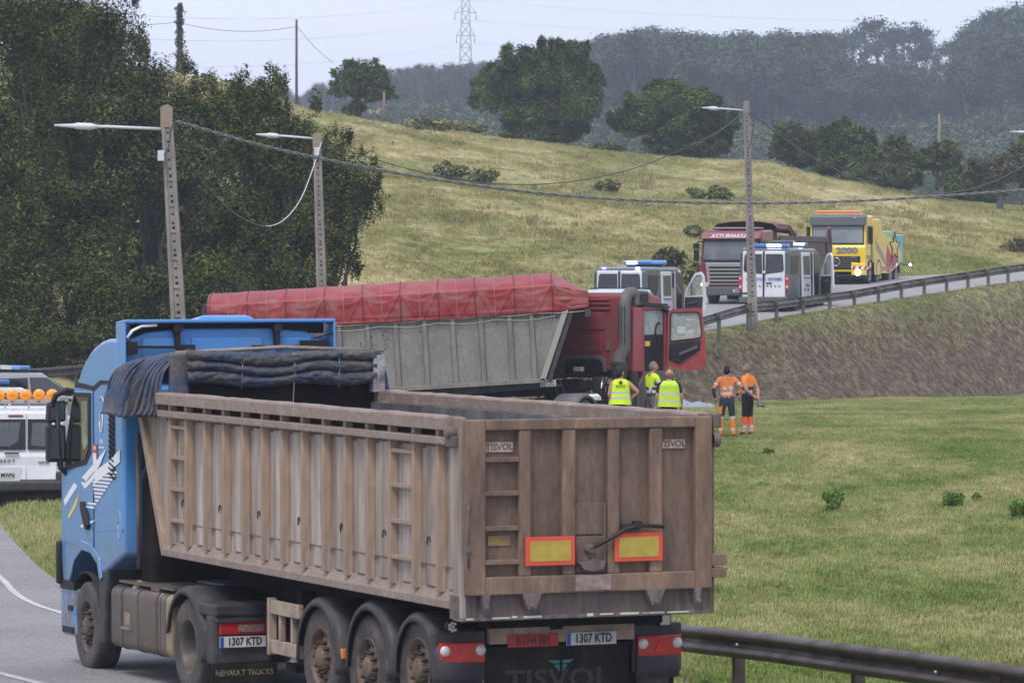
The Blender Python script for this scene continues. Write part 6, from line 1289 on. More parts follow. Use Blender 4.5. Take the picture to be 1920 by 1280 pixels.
dl = rear_poly('rear_door', [(-.80, .46), (.215, .46), (.215, 1.74), (-.74, 1.74)], -.05, .014, M_vwhite, W_, bevel=.012); drr = rear_poly('rear_door', [(.23, .46), (.80, .46), (.80, .9), (.74, 1.74), (.23, 1.74)], -.05, .014, M_vwhite, W_, bevel=.012)
rear_poly('window_band', [(-.80, 1.04), (.20, 1.04), (.20, 1.62), (-.74, 1.62)], .013, .020, M_black, dl, bevel=.01); rear_poly('window_band', [(.24, 1.04), (.74, 1.04), (.70, 1.56), (.64, 1.62), (.24, 1.62)], .013, .020, M_black, drr, bevel=.01)
rear_poly('rear_window', [(-.66, 1.10), (-.10, 1.10), (.06, 1.20), (.10, 1.56), (-.60, 1.56)], .020, .024, M_glassg, dl); rear_poly('rear_window', [(.31, 1.12), (.60, 1.09), (.66, 1.20), (.62, 1.55), (.33, 1.55)], .020, .024, M_glassg, drr)
q = MB()
for i in range(7): x = .35 + i * .04; q.bar(tilt(x, 1.38, .027), tilt(x, 1.54, .027), .005, .005)
for i in range(5): z = 1.38 + i * .04; q.bar(tilt(.34, z, .027), tilt(.60, z, .027), .005, .005)
for i in range(9): x = -.28 + i * .045; q.bar(tilt(x, 1.44, .027), tilt(x, 1.55, .027), .005, .005)
q.build('window_grid', mat('pale_wire_grid', (.15, .16, .16), .5), W_, kind='stuff')
rear_poly('brake_light', [(-.13, 1.665), (.15, 1.665), (.15, 1.70), (-.13, 1.70)], .012, .026, mat('dark_red_lens', (.12, .01, .015), .3), dl)
q = MB(); q.box(-.20, .08, -.055, -.01, .955, .985); q.build('door_handle', M_black, dl, bevel=.01)
rear_poly('plate_recess', [(-.70, .44), (.10, .44), (.12, .70), (-.70, .70)], .014, .017, mat('shaded_white_paint', (.55, .56, .58), .35), dl)
text('P E U G E O T', .075, M_ink, dl, (-.26, -.025, .82), ROT_REAR, sx=1.15, bold=.003); text('RIFTER', .058, M_ink, drr, (.56, -.025, .79), ROT_REAR, sx=1.2, bold=.002)
q = MB(); q.box(-.56, -.03, -.035, -.02, .49, .60); pl_ = q.build('number_plate', M_plate, dl); text('MWN', .12, M_ink, pl_, (-.14, -.038, .545), ROT_REAR, sx=.85, bold=.003)
for s_ in (-1, 1): q = MB(); q.box(*sorted((s_ * .80, s_ * .93)), -.02, .14, .72, 1.10); q.build('tail_lamp', M_red, W_, bevel=.02)
for s_ in (-1, 1): wheel(W_, s_ * .80, .95, .33, .335, .22, s_, 'front', M_rimg, 20); wheel(W_, s_ * .80, 3.5, .33, .335, .22, s_, 'front', M_rimg, 20)
q = MB()
for x in (-.62, .62): q.bar((x, .35, 1.93), (x, 2.4, 1.93), .035, .035)
for y in (.38, 1.3, 2.2): q.bar((-.80, y, 1.92), (.84, y, 1.92), .035, .03)
q.bar((-.85, .30, 1.955), (.88, .30, 1.955), .06, .03); 
for x in (-.62, .62, -.2, .25): q.bar((x, .36, 1.82), (x, .36, 1.94), .03, .03)
q.build('roof_rack', M_chrome, W_)
for i in range(6):
    x = -.57 + i * .255 ; q = MB(); q.lathe([(.21, 0), (.20, .06), (.215, .105), (.235, .118), (.27, .118), (.30, .09), (.32, 0)], (x, 0, 2.075), 'y', 26); l_ = q.build('amber_lamp', mat('amber_lamp_lens', (.75, .27, .02), .35, coat=.3, emit=(1, .35, .02), es=.12), W_)
    q = MB(); q.box(x - .055, x + .055, .195, .212, 2.055, 2.095); q.build('lamp_bulb', M_amber, l_); q = MB(); q.box(x - .02, x + .02, .24, .27, 1.94, 1.97); q.build('lamp_foot', M_black, l_)

# ---- maroon tipper truck facing the camera ----
rzf = math.pi - math.radians(17)
M_mar = mat('maroon_paint', (.20, .018, .03), .35, col2=(.16, .018, .028), scale=2, coat=.4); M_marb = mat('brown_tipper_paint', (.12, .07, .065), .65, col2=(.09, .05, .048), scale=1.5, dirt=(.17, .12, .11), dirt_amt=.5)
M_silver = mat('silver_grille', (.36, .35, .35), .4, .5); M_ws = mat('painted_sky_windscreen', (.03, .04, .045), .08, spec=.9, col2=(.13, .15, .16), scale=.9)  # sky reflection painted in as paler patches of the windscreen colour
p = at(1369, 490, 171.5); p.z = road_z(p.x, p.y)
A = thing('tipper_truck', 'maroon tipper truck with silver grille and brown dump body facing the camera', 'truck', p, rzf)
q = MB(); q.prism([(-.02, .5), (0, 1.0), (-.03, 1.75), (-.28, 2.72), (-.55, 2.92), (-2.1, 2.98), (-2.2, 2.8), (-2.2, 1.1), (-1.9, .6)], 'x', -1.22, 1.22); q.build('cab', M_mar, A, bevel=.08, seg=3)
q = MB(); q.hexa([(-1.10, .020, 1.78), (1.10, .020, 1.78), (1.10, -.12, 1.74), (-1.10, -.12, 1.74), (-1.08, -.205, 2.58), (1.08, -.205, 2.58), (1.08, -.34, 2.58), (-1.08, -.34, 2.58)]); q.build('windscreen', M_ws, A)
q = MB(); q.hexa([(-1.16, .015, 1.66), (1.16, .015, 1.66), (1.16, -.10, 1.66), (-1.16, -.10, 1.66), (-1.12, -.25, 2.64), (1.12, -.25, 2.64), (1.12, -.36, 2.64), (-1.12, -.36, 2.64)]); q.build('windscreen_surround', M_black, A)
q = MB(); q.prism([(-.20, 2.62), (.05, 2.60), (-.02, 2.75), (-.30, 2.86)], 'x', -1.18, 1.18); vz = q.build('sun_visor', M_mar, A, bevel=.02)
text('ASTURMASA', .21, M_white, vz, (-.05 + .10, .02, 2.70), ROT_FRONT, sx=1.25, bold=.008, shear=.25)
q = MB(); q.prism([(-.9, .80), (.9, .80), (1.0, 1.66), (-1.0, 1.66)], 'y', -.01, .05); gr = q.build('grille', M_silver, A, bevel=.02)
for i in range(5):
    z = .86 + i * .145; q = MB(); q.prism([(-.78 - i * .012, z), (.78 + i * .012, z), (.82 + i * .012, z + .075), (-.82 - i * .012, z + .075)], 'y', .035, .058); q.build('grille_slot', M_black, gr)
for s_ in (-1, 1):
    q = MB(); q.prism([(s_ * 1.20, .96), (s_ * .93, .90), (s_ * .99, 1.66), (s_ * 1.20, 1.70)], 'y', -.02, .03); q.build('red_wing', M_mar, A, bevel=.01)
    q = MB(); q.box(*sorted((s_ * .85, s_ * 1.18)), .0, .07, .72, .90); hl = q.build('headlamp', M_lens, A, bevel=.02); MB().box(*sorted((s_ * 1.10, s_ * 1.17)), .065, .08, .76, .86).build('lit_lamp', mat('warm_lit_lamp', (.9, .8, .6), .3, emit=(1, .8, .5), es=3), hl)
    q = MB(); q.tube([(s_ * 1.15, -.2, 2.5), (s_ * 1.36, -.1, 2.48), (s_ * 1.38, -.08, 2.3)], .03, 6); q.box(*sorted((s_ * 1.28, s_ * 1.48)), -.12, 0, 1.72, 2.18); q.box(*sorted((s_ * 1.26, s_ * 1.50)), -.12, 0, 2.2, 2.42); q.build('side_mirror', M_black, A, bevel=.03)
    q = MB(); q.box(*sorted((s_ * 1.21, s_ * 1.235)), -1.25, -.55, 1.75, 2.55); q.build('side_window', M_glass, A)
    wheel(A, s_ * 1.0, -1.35, .50, .50, .30, s_, 'front', M_rimg, 22)
    for y in (-4.6, -8.6, -9.9, -11.2): wheel(A, s_ * 1.0, y, .50, .50, .40, s_, 'trailer', M_rimg, 20)
q = MB(); q.box(-1.20, 1.20, -.2, .06, .38, .72); q.build('bumper', M_greyp, A, bevel=.04)
plate(A, -.62, -.10, .075, .50, .62, '8892', 'front', band=True)
q = MB(); q.box(-.9, .9, -12, -2.2, .7, 1.15); q.build('chassis', M_chassis, A)
q = MB(); q.prism([(-2.75, 1.95), (-3.3, 1.2), (-12.0, 1.2), (-12.4, 3.12), (-11.9, 3.14), (-11.7, 2.72), (-3.0, 2.62), (-2.75, 2.9)], 'x', -1.22, -1.14); q.prism([(-2.75, 1.95), (-3.3, 1.2), (-12.0, 1.2), (-12.4, 3.12), (-11.9, 3.14), (-11.7, 2.72), (-3.0, 2.62), (-2.75, 2.9)], 'x', 1.14, 1.22); q.box(-1.2, 1.2, -12.05, -3.2, 1.2, 1.3); q.hexa([(-1.2, -3.3, 1.2), (1.2, -3.3, 1.2), (1.2, -3.2, 1.2), (-1.2, -3.2, 1.2), (-1.2, -2.8, 2.9), (1.2, -2.8, 2.9), (1.2, -2.7, 2.9), (-1.2, -2.7, 2.9)]); q.build('dump_body', M_marb, A, bevel=.02)
for s_ in (-1, 1):
    q = MB(); x0, x1 = sorted((s_ * 1.22, s_ * 1.30)); q.box(x0, x1, -11.7, -3.0, 2.52, 2.74); q.box(x0, x1, -11.75, -11.45, 1.2, 2.75); q.box(x0, x1, -3.7, -3.4, 1.3, 2.6); q.build('body_rail', M_marb, A, bevel=.015)
    q = MB(); q.bar((s_ * 1.25, -11.9, 1.25), (s_ * 1.25, -12.3, 2.4), .08, .22, up=(0, 1, 0)); q.bar((s_ * 1.25, -12.3, 2.4), (s_ * 1.25, -11.95, 3.14), .08, .22, up=(0, 1, 0)); q.build('tail_post', M_marb, A)
q = MB(); q.box(-1.2, 1.2, -12.1, -12.0, 1.25, 2.7); q.build('tail_board', M_marb, A)
def hood(u, v):
    x = -1.32 + 2.64 * v; y = -2.45 - 3.3 * u; z = 3.22 + .10 * math.sin(math.pi * v) - .05 * abs(2 * v - 1) ** 4 - .62 * max(0, u - .62) ** .8 * 1.4 - .02 * noise.noise(Vector((u * 9, v * 9, 0))) - (.4 * max(0, abs(2 * v - 1) - .9) * 10 * .45)
    return Vector((x, y, z))
q = MB(); q.grid(hood, 24, 26); q.build('rolled_cover', mat('maroon_cover', (.13, .035, .045), .7, col2=(.19, .07, .075), scale=2), A, solid=.02)
for s_ in (-1, 1):
    q = MB(); q.box(*sorted((s_ * 1.20, s_ * 1.26)), -5.2, -4.9, 2.7, 3.1); q.bar((s_ * 1.24, -4.9, 3.1), (s_ * 1.24, -6.0, 2.72), .08, .10); q.bar((s_ * 1.24, -5.0, 2.72), (s_ * 1.24, -5.6, 2.95), .06, .06); q.box(*sorted((s_ * 1.19, s_ * 1.24)), -5.0, -2.8, 2.95, 3.18); q.build('cover_frame', M_marb, A)
q = MB(); q.box(-.9, .9, -1.9, -.9, 2.98, 3.06); q.build('roof_air_deflector', mat('greyish_roof', (.22, .19, .19), .5), A, bevel=.04)

# ---- yellow heavy tow truck ----
M_y = mat('yellow_truck_paint', (.80, .56, .015), .3, coat=.5, dirt=(.55, .40, .08), grain=.04, dirt_amt=.3); M_grn = mat('green_truck_paint', (.12, .42, .20), .35, col2=(.22, .50, .22), scale=1.5, coat=.4); M_teal2 = mat('teal_truck_paint', (.04, .36, .33), .35, coat=.4)
M_rw = mat('red_vinyl', (.45, .05, .03), .5); M_dkg = mat('dark_grey_paint', (.075, .08, .09), .4)
rzy = math.pi - math.radians(16)
p = at(1570, 490, 187); p.z = CZ - (547 - 490) * 187 / F
p.z = road_z(p.x, p.y) - .02
Yt = thing('tow_truck', 'bright yellow four-axle heavy tow truck with star graphics and amber roof bar, headlamp on', 'tow truck', p, rzy)
q = MB(); q.prism([(0, .55), (0, 1.62), (-.10, 1.75), (-.22, 2.72), (-.40, 2.95), (-1.6, 3.0), (-1.65, 2.8), (-1.65, 1.2), (-1.4, .75)], 'x', -1.22, 1.22); q.build('cab', M_y, Yt, bevel=.06, seg=3)
q = MB(); q.hexa([(-1.10, -.045, 1.80), (1.10, -.045, 1.80), (1.10, -.2, 1.80), (-1.10, -.2, 1.80), (-1.08, -.138, 2.52), (1.08, -.138, 2.52), (1.08, -.3, 2.52), (-1.08, -.3, 2.52)]); q.build('windscreen', mat('tow_windscreen_painted_sky', (.13, .15, .165), .3, spec=.6, col2=(.22, .25, .27), scale=.8), Yt)  # glass colour lightened to paint in the reflected sky
q = MB(); q.hexa([(-1.14, -.06, 1.74), (1.14, -.06, 1.74), (1.14, -.2, 1.74), (-1.14, -.2, 1.74), (-1.12, -.17, 2.58), (1.12, -.17, 2.58), (1.12, -.3, 2.58), (-1.12, -.3, 2.58)]); q.build('windscreen_surround', M_black, Yt)
q = MB(); q.prism([(-.18, 2.56), (.02, 2.54), (-.06, 2.95), (-.35, 3.0)], 'x', -1.24, 1.20); vz = q.build('sun_visor', M_dkg, Yt, bevel=.04); MB().lathe([(.0, .035), (.03, .02), (.03, 0)], (-.75, .0, 2.86), 'y', 10).build('visor_lamp', M_whiteglow if False else M_lens, vz)
q = MB(); q.box(-.95, 1.1, -.85, -.55, 3.03, 3.08); q.build('bar_foot', M_lens, Yt); q = MB(); q.box(-.90, 1.05, -.88, -.52, 3.08, 3.20); q.build('light_bar', mat('orange_light_bar', (.75, .25, .06), .3, coat=.5), Yt, bevel=.03)
text('2000', .34, mat('grey_outlined_numerals', (.22, .23, .26), .4, .3), Yt, (-.42, .02, 1.47), ROT_FRONT, sx=1.35, bold=.02)
text('Grúas', .10, M_ink, Yt, (.60, .012, 1.42), ROT_FRONT)
q = MB(); q.box(-1.0, 1.1, .0, .035, .68, 1.24); gr = q.build('grille', M_black, Yt, bevel=.02)
for i in range(5): q = MB(); z = .78 + i * .095; q.box(-.90, 1.0, .034, .052, z - .02, z + .02); q.build('grille_bar', M_greyp, gr, bevel=.006)
text('Actros', .09, M_silver, gr, (-.72, .055, 1.20), ROT_FRONT)
q = MB(); q.tube([(.04 + .17 * math.cos(t_), .075, 1.00 + .17 * math.sin(t_)) for t_ in np.linspace(0, 2 * math.pi, 25)], .018, 6, caps=False)
for t_ in (90, 210, 330): q.bar((.04, .075, 1.0), (.04 + .16 * math.cos(math.radians(t_)), .075, 1.0 + .16 * math.sin(math.radians(t_))), .03, .02, up=(0, 1, 0))
q.build('star_emblem', M_chrome, gr)
q = MB(); q.box(-1.24, 1.24, -.3, .14, .28, .45); q.build('lower_bumper', M_black, Yt, bevel=.03)
for s_ in (-1, 1):
    q = MB(); x0, x1 = sorted((s_ * .62, s_ * 1.25)); q.hexa([(x0, -.25, .40), (x1, -.25, .40), (x1, .13, .40), (x0, .13, .40), (x0, -.2, .92), (x1, -.2, .98), (x1, .12, .98), (x0, .12, .92)]); bp = q.build('bumper_corner', M_y, Yt, bevel=.05, seg=3)
    q = MB(); q.box(x0 + .05, x1 - .03, .128, .145, .44, .66); q.build('lamp_panel', M_y, bp)
    q = MB(); q.box(x0 - .12, x1 - .02, .135, .152, .68, .82); st_ = q.build('hazard_strip', M_white, bp)
    for i in range(3): q = MB(); x = x0 - .05 + i * .26; q.prism([(x, .68), (x + .12, .68), (x + .06, .82), (x - .06, .82)], 'y', .150, .156); q.build('red_stripe', M_rw, st_)
    q = MB(); cx = s_ * .92; q.lathe([(.12, .14), (.165, .12), (.17, 0)], (cx, 0, .54), 'y', 16); q.build('headlamp', mat('lit_headlamp', (1, .9, .7), .3, emit=(1, .88, .68), es=7) if s_ < 0 else M_lens, bp)
    q = MB(); q.box(*sorted((s_ * 1.21, s_ * 1.235)), -1.2, -.45, 1.8, 2.55); q.build('side_window', M_glass, Yt)
    q = MB(); q.box(*sorted((s_ * 1.26, s_ * 1.44)), -.55, -.42, 1.75, 2.5); q.build('side_mirror', M_black, Yt, bevel=.03)
    # body behind the cab, stepped down to the rear
    x0, x1 = sorted((s_ * .35, s_ * 1.24))
    for nm, ya, yb, zt, m_ in (('locker', -3.3, -1.75, 2.85, M_y), ('locker', -5.9, -3.3, 2.35, M_grn), ('locker', -8.4, -5.9, 2.20, M_teal2)):
        q = MB(); q.box(x0, x1, ya, yb, .95, zt); q.build(nm, m_, Yt, bevel=.06, seg=3)
    xs = sorted((s_ * 1.243, s_ * 1.251))
    side_patch('yellow_side', [(-1.8, .45), (-3.0, .45), (-3.3, .5), (-5.2, .5), (-6.4, .7), (-7.6, .95), (-7.9, 1.35), (-6.9, 1.75), (-5.4, 2.05), (-3.6, 2.3), (-3.3, 2.8), (-1.8, 2.8)], *xs, M_y, Yt)
    xs = sorted((s_ * 1.251, s_ * 1.257))
    star = []
    for k in range(10): an = math.pi / 2 + k * math.pi / 5; r0 = .75 if k % 2 == 0 else .33; star.append((-6.3 + r0 * 1.6 * math.cos(an), 1.65 + r0 * .85 * math.sin(an)))
    side_patch('red_flash', [(-4.6, .55), (-5.4, .60), (-7.0, 1.0), (-6.6, 1.30), (-5.6, 1.25), (-4.7, 1.75), (-4.4, 1.3)], *xs, M_rw, Yt)
    side_patch('dark_flash', [(-2.0, 2.0), (-2.3, 1.5), (-3.2, 1.2), (-4.6, .75), (-4.2, 1.15), (-3.4, 1.5), (-2.6, 1.75)], xs[0] + s_ * .004, xs[1] + s_ * .004, mat('purple_grey_vinyl', (.20, .17, .22), .5, col2=(.45, .36, .15), scale=9), Yt)
    side_patch('star', star, xs[0] + s_ * .008, xs[1] + s_ * .008, M_y, Yt); q = MB(); X_ = s_ * 1.268; pts = [(X_, a, b_) for a, b_ in star] + [(X_, *star[0])]; q.tube(pts, .025, 4); q.build('star_outline', M_ink, Yt)
    side_patch('green_flash', [(-1.3, .9), (-1.5, 1.6), (-1.2, 2.0), (-1.45, 1.2)], xs[0] - s_ * .02, xs[1] - s_ * .004, M_grn, Yt)
    q = MB()
    for i in range(7): y = -3.6 - i * .28; q.box(*sorted((s_ * 1.262, s_ * 1.266)), y - .14, y, .62, .80)
    for i in range(4): y = -.30 - i * .25; q.box(*sorted((s_ * 1.235, s_ * 1.24)), y - .12, y, 1.12, 1.28)
    q.build('chequer_strip', mat('pale_red_check', (.5, .3, .3), .5), Yt, kind='stuff')
    for y in (-1.0, -2.75, -5.6, -6.95):
        wheel(Yt, s_ * 1.05, y, .50, .51, .32, s_, 'drive' if y < -3 else 'front', mat('pale_grey_rim', (.36, .38, .38), .5, .3), 22)
        q = MB(); q.lathe([(s_ * 1.02, .60), (s_ * 1.262, .60), (s_ * 1.262, .54), (s_ * 1.02, .54)], (0, y, .50), 'x', 18, 0, True, math.radians(0), math.radians(180)); q.build('wheel_arch', M_black, Yt)
        q = MB(); q.lathe([(s_ * 1.258, .0), (s_ * 1.258, .55)], (0, y, .50), 'x', 18, 0, True, 0, math.pi); q.build('arch_shadow', M_black, Yt) if False else None
plate(Yt, .10, .62, .065, .50, .62, '5512', 'front')
q = MB(); q.box(-1.0, 1.0, -8.6, -1.6, .55, 1.0); q.box(-.34, .34, -8.0, -1.8, .95, 2.3); q.build('chassis', M_chassis, Yt)
q = MB(); q.lathe([(2.85, .05), (3.0, .10), (3.12, .10), (3.15, 0)], (-1.0, -3.5, -.5), 'z', 10); q.build('amber_beacon', M_amber, Yt)
q = MB(); q.tube([(-1.3, -8.0, .85), (-1.6, -8.1, .85)], .02, 5); l_ = q.build('rear_lamp_arm', M_black, Yt); MB().lathe([(-.04, 0), (-.04, .05), (.04, .05), (.04, 0)], (-1.62, -8.1, .87), 'y', 10).build('lit_lamp', M_whiteglow, l_)
# ================= PEOPLE =================
def cm(n, c, r=.8, **k): return mat(n, c, r, spec=.2, **k)
SK = cm('skin', (.42, .22, .15), .55); HAIR_D = cm('dark_hair', (.018, .014, .012), .7); HAIR_G = cm('grey_hair', (.16, .15, .14), .8)
HV_Y = cm('fluorescent_yellow_cloth', (.62, .84, .03), .7, col2=(.50, .74, .03), scale=7); HV_L = cm('lime_cloth', (.50, .70, .05), .75, col2=(.42, .60, .05), scale=7); HV_O = cm('fluorescent_orange_cloth', (.85, .25, .03), .7, col2=(.68, .19, .03), scale=7)
HV_OD = cm('soiled_orange_cloth', (.62, .19, .05), .8, col2=(.30, .13, .07), scale=6, mix=(.45, .75)); HV_R = cm('orange_red_cloth', (.80, .12, .04), .7)
REFL = cm('silver_band', (.48, .48, .50), .45); NAVY = cm('navy_cloth', (.022, .028, .055), .85, col2=(.04, .045, .07), scale=6); BLACKC = cm('black_cloth', (.015, .015, .017), .9); GREYC = cm('grey_cloth', (.15, .145, .155), .9, col2=(.11, .105, .115), scale=6); SHOE = cm('dark_shoes', (.02, .022, .03), .7)
INKV = cm('dark_print', (.10, .12, .03), .8)
def person(label, base, rz, h, J, fn, hair, hairm, look=0.0, group=None, hands=None, bulk=1.0, tilt_h=0.0):
    """J: joint positions for a 1.75 m figure; fn(bone, t, p) -> material index"""
    k = h / 1.75; V = thing('person', label, 'person', base, rz, group)
    names = list(J); P = {n: Vector(J[n]) for n in names}
    E = [('pelvis', 'waist'), ('waist', 'chest'), ('chest', 'neck'), ('neck', 'head0'), ('chest', 'shL'), ('shL', 'elL'), ('elL', 'wrL'), ('chest', 'shR'), ('shR', 'elR'), ('elR', 'wrR'),
         ('pelvis', 'hipL'), ('hipL', 'knL'), ('knL', 'anL'), ('anL', 'toL'), ('pelvis', 'hipR'), ('hipR', 'knR'), ('knR', 'anR'), ('anR', 'toR')]
    Rr = dict(pelvis=(.150, .115), waist=(.150, .110), chest=(.175, .120), neck=(.062, .062), head0=(.055, .055), shL=(.078, .072), shR=(.078, .072), elL=(.050, .050), elR=(.050, .050), wrL=(.033, .030), wrR=(.033, .030),
              hipL=(.100, .105), hipR=(.100, .105), knL=(.070, .072), knR=(.070, .072), anL=(.052, .055), anR=(.052, .055), toL=(.042, .032), toR=(.042, .032))
    me = bpy.data.meshes.new('b'); me.from_pydata([P[n] for n in names], [(names.index(a), names.index(b)) for a, b in E], [])
    o = bpy.data.objects.new('b', me); COL.objects.link(o); md = o.modifiers.new('s', 'SKIN'); md.use_smooth_shade = True
    for i, n in enumerate(names):
        sv = me.skin_vertices[0].data[i]; r = Rr[n]; f = bulk if n in ('pelvis', 'waist', 'chest') else 1; sv.radius = (r[0] * f, r[1] * f); sv.use_root = (n == 'pelvis')
    s2 = o.modifiers.new('ss', 'SUBSURF'); s2.levels = 2; s2.render_levels = 2
    bpy.context.view_layer.update(); bm2 = bpy.data.meshes.new_from_object(o.evaluated_get(bpy.context.evaluated_depsgraph_get())); bpy.data.objects.remove(o); bpy.data.meshes.remove(me)
    vs_ = [v.co.copy() for v in bm2.vertices]; fs_ = [tuple(p.vertices) for p in bm2.polygons]; bpy.data.meshes.remove(bm2)
    mats = [SK, HV_Y, HV_L, HV_O, HV_OD, HV_R, REFL, NAVY, BLACKC, GREYC, SHOE, hairm]; ID = {m.name: i for i, m in enumerate(mats)}
    mi = []
    for f in fs_:
        c = sum((vs_[i] for i in f), Vector()) / len(f); best = (9, None, 0)
        for a, b in E:
            A, B = P[a], P[b]; d = B - A; t_ = max(0, min(1, (c - A).dot(d) / d.length_squared)); q = (c - A - d * t_).length - Rr[a][0] * (1 - t_) * .7 - Rr[b][0] * t_ * .7
            if q < best[0]: best = (q, b, t_)
        mi.append(ID[fn(best[1], best[2], c).name])
    mb = MB(); mb.add(vs_, fs_, 0, True); mb.m = mi
    # head
    hc = P['head0'] + Vector((0, .012, .085)); n0 = len(mb.v); ca, sa = math.cos(look), math.sin(look)
    def HP(x, y, z): y2, z2 = y * math.cos(tilt_h) - z * math.sin(tilt_h), y * math.sin(tilt_h) + z * math.cos(tilt_h); return (hc.x + x * ca - y2 * sa, hc.y + x * sa + y2 * ca, hc.z + z2)
    N1, N2 = 16, 12; hv = []
    for i in range(N2 + 1):
        ph = math.pi * i / N2 - math.pi / 2
        for j in range(N1):
            th = 2 * math.pi * j / N1; x, y, z = math.cos(ph) * math.cos(th), math.cos(ph) * math.sin(th), math.sin(ph)
            wx = .076 * (1 - .22 * max(0, -z)); wy = .098 * (1 - .12 * max(0, -z) * (y < 0)); X_, Y_, Z_ = x * wx, y * wy + (.008 if z < 0 else 0), z * .120
            if y > .75 and -.35 < z < .15: Y_ += .022 * (1 - abs(x) * 2.2) if abs(x) < .4 else -.004    # nose and eye hollows
            if y > .8 and .1 < z < .3: Y_ += .004
            hv.append(HP(X_, Y_, Z_))
    hf = [(i * N1 + j, i * N1 + (j + 1) % N1, (i + 1) * N1 + (j + 1) % N1, (i + 1) * N1 + j) for i in range(N2) for j in range(N1)]
    mb.add(hv, hf, 0, True)
    for s_ in (-1, 1): mb.add([HP(s_ * .074, -.012, -.02), HP(s_ * .074, .018, -.03), HP(s_ * .074, .018, .03), HP(s_ * .074, -.012, .035), HP(s_ * .092, -.022, -.015), HP(s_ * .088, .004, -.028), HP(s_ * .090, .004, .03), HP(s_ * .095, -.022, .035)], [(0, 1, 5, 4), (1, 2, 6, 5), (2, 3, 7, 6), (3, 0, 4, 7), (4, 5, 6, 7)], 0, True)
    # hands with five fingers
    for s_, wr, el in ((-1, 'wrL', 'elL'), (1, 'wrR', 'elR')):
        d = (P[wr] - P[el]).normalized(); sidev = Vector((0, 1, 0)) if abs(d.y) < .7 else Vector((1, 0, 0)); sidev = (sidev - d * sidev.dot(d)).normalized(); nrm = d.cross(sidev); w0 = P[wr]
        mb.tube([w0 - d * .01, w0 + d * .03, w0 + d * .065, w0 + d * .09], [.030, .038, .040, .034], 8)
        for i, ln_ in enumerate((.062, .075, .080, .070)):
            b0 = w0 + d * .085 + sidev * (.028 - i * .019); cu = nrm * (.012 if s_ > 0 else -.012); mb.tube([b0, b0 + d * ln_ * .5 + cu, b0 + d * ln_ * .85 + cu * 2.6], [.0100, .0092, .0075], 5)
        b0 = w0 + d * .03 + sidev * .03; mb.tube([b0, b0 + sidev * .025 + d * .025, b0 + sidev * .030 + d * .055], [.012, .011, .009], 5)
    mb.v = [tuple(Vector(v) * k) for v in mb.v]
    body = mb.build('body', mats, V)
    mb2 = MB()
    if hair != 'bald' or True:
        lo_ = {'full': -.25, 'short': -.10, 'bald': -.30}[hair]; sc_ = {'full': 1.09, 'short': 1.045, 'bald': 1.012}[hair]; hv = []
        for i in range(9):
            for j in range(17):
                th = math.pi * 2 * j / 16 - math.pi / 2; fr = .5 + .5 * math.sin(th)     # 1 at the face
                z0 = lo_ - .45 * (1 - fr) + (.75 if fr > .7 else .75 * max(0, fr - .3) / .4 * 1.0); top = .99 if hair != 'bald' else .15 - .1 * fr
                z = z0 + (top - z0) * i / 8; z = max(-.8, min(.995, z)); cr = math.sqrt(1 - z * z); hv.append(HP(cr * math.cos(th) * .076 * sc_, cr * math.sin(th) * .098 * sc_ - .002, z * .120 * sc_))
        mb2.add(hv, [(i * 17 + j, i * 17 + j + 1, (i + 1) * 17 + j + 1, (i + 1) * 17 + j) for i in range(8) for j in range(16)], 0, True)
        mb2.v = [tuple(Vector(v) * k) for v in mb2.v]; mb2.build('hair', hairm, V, solid=.004)
    for s_ in (-1, 1):
        e = MB(); c = Vector(HP(s_ * .030, .090, .012)) * k; e.lathe([(-.006, .0), (-.004, .009), (.004, .009), (.006, 0)], c, 'z', 8); e.build('eye', HAIR_D, V)
    return V, k, HP
def base_pose(**o):
    J = dict(pelvis=(0, 0, .93), waist=(0, .0, 1.10), chest=(0, -.01, 1.33), neck=(0, .0, 1.475), head0=(0, .015, 1.545), shL=(-.185, 0, 1.405), elL=(-.23, -.02, 1.12), wrL=(-.23, .04, .87), shR=(.185, 0, 1.405), elR=(.23, -.02, 1.12), wrR=(.23, .04, .87),
             hipL=(-.095, 0, .86), knL=(-.11, .015, .48), anL=(-.12, -.02, .09), toL=(-.14, .14, .035), hipR=(.095, 0, .86), knR=(.11, .015, .48), anR=(.12, -.02, .09), toR=(.14, .14, .035))
    J.update(o); return J
TORSO = ('waist', 'chest', 'neck', 'pelvis'); LEG = ('hipL', 'hipR', 'knL', 'knR', 'anL', 'anR')
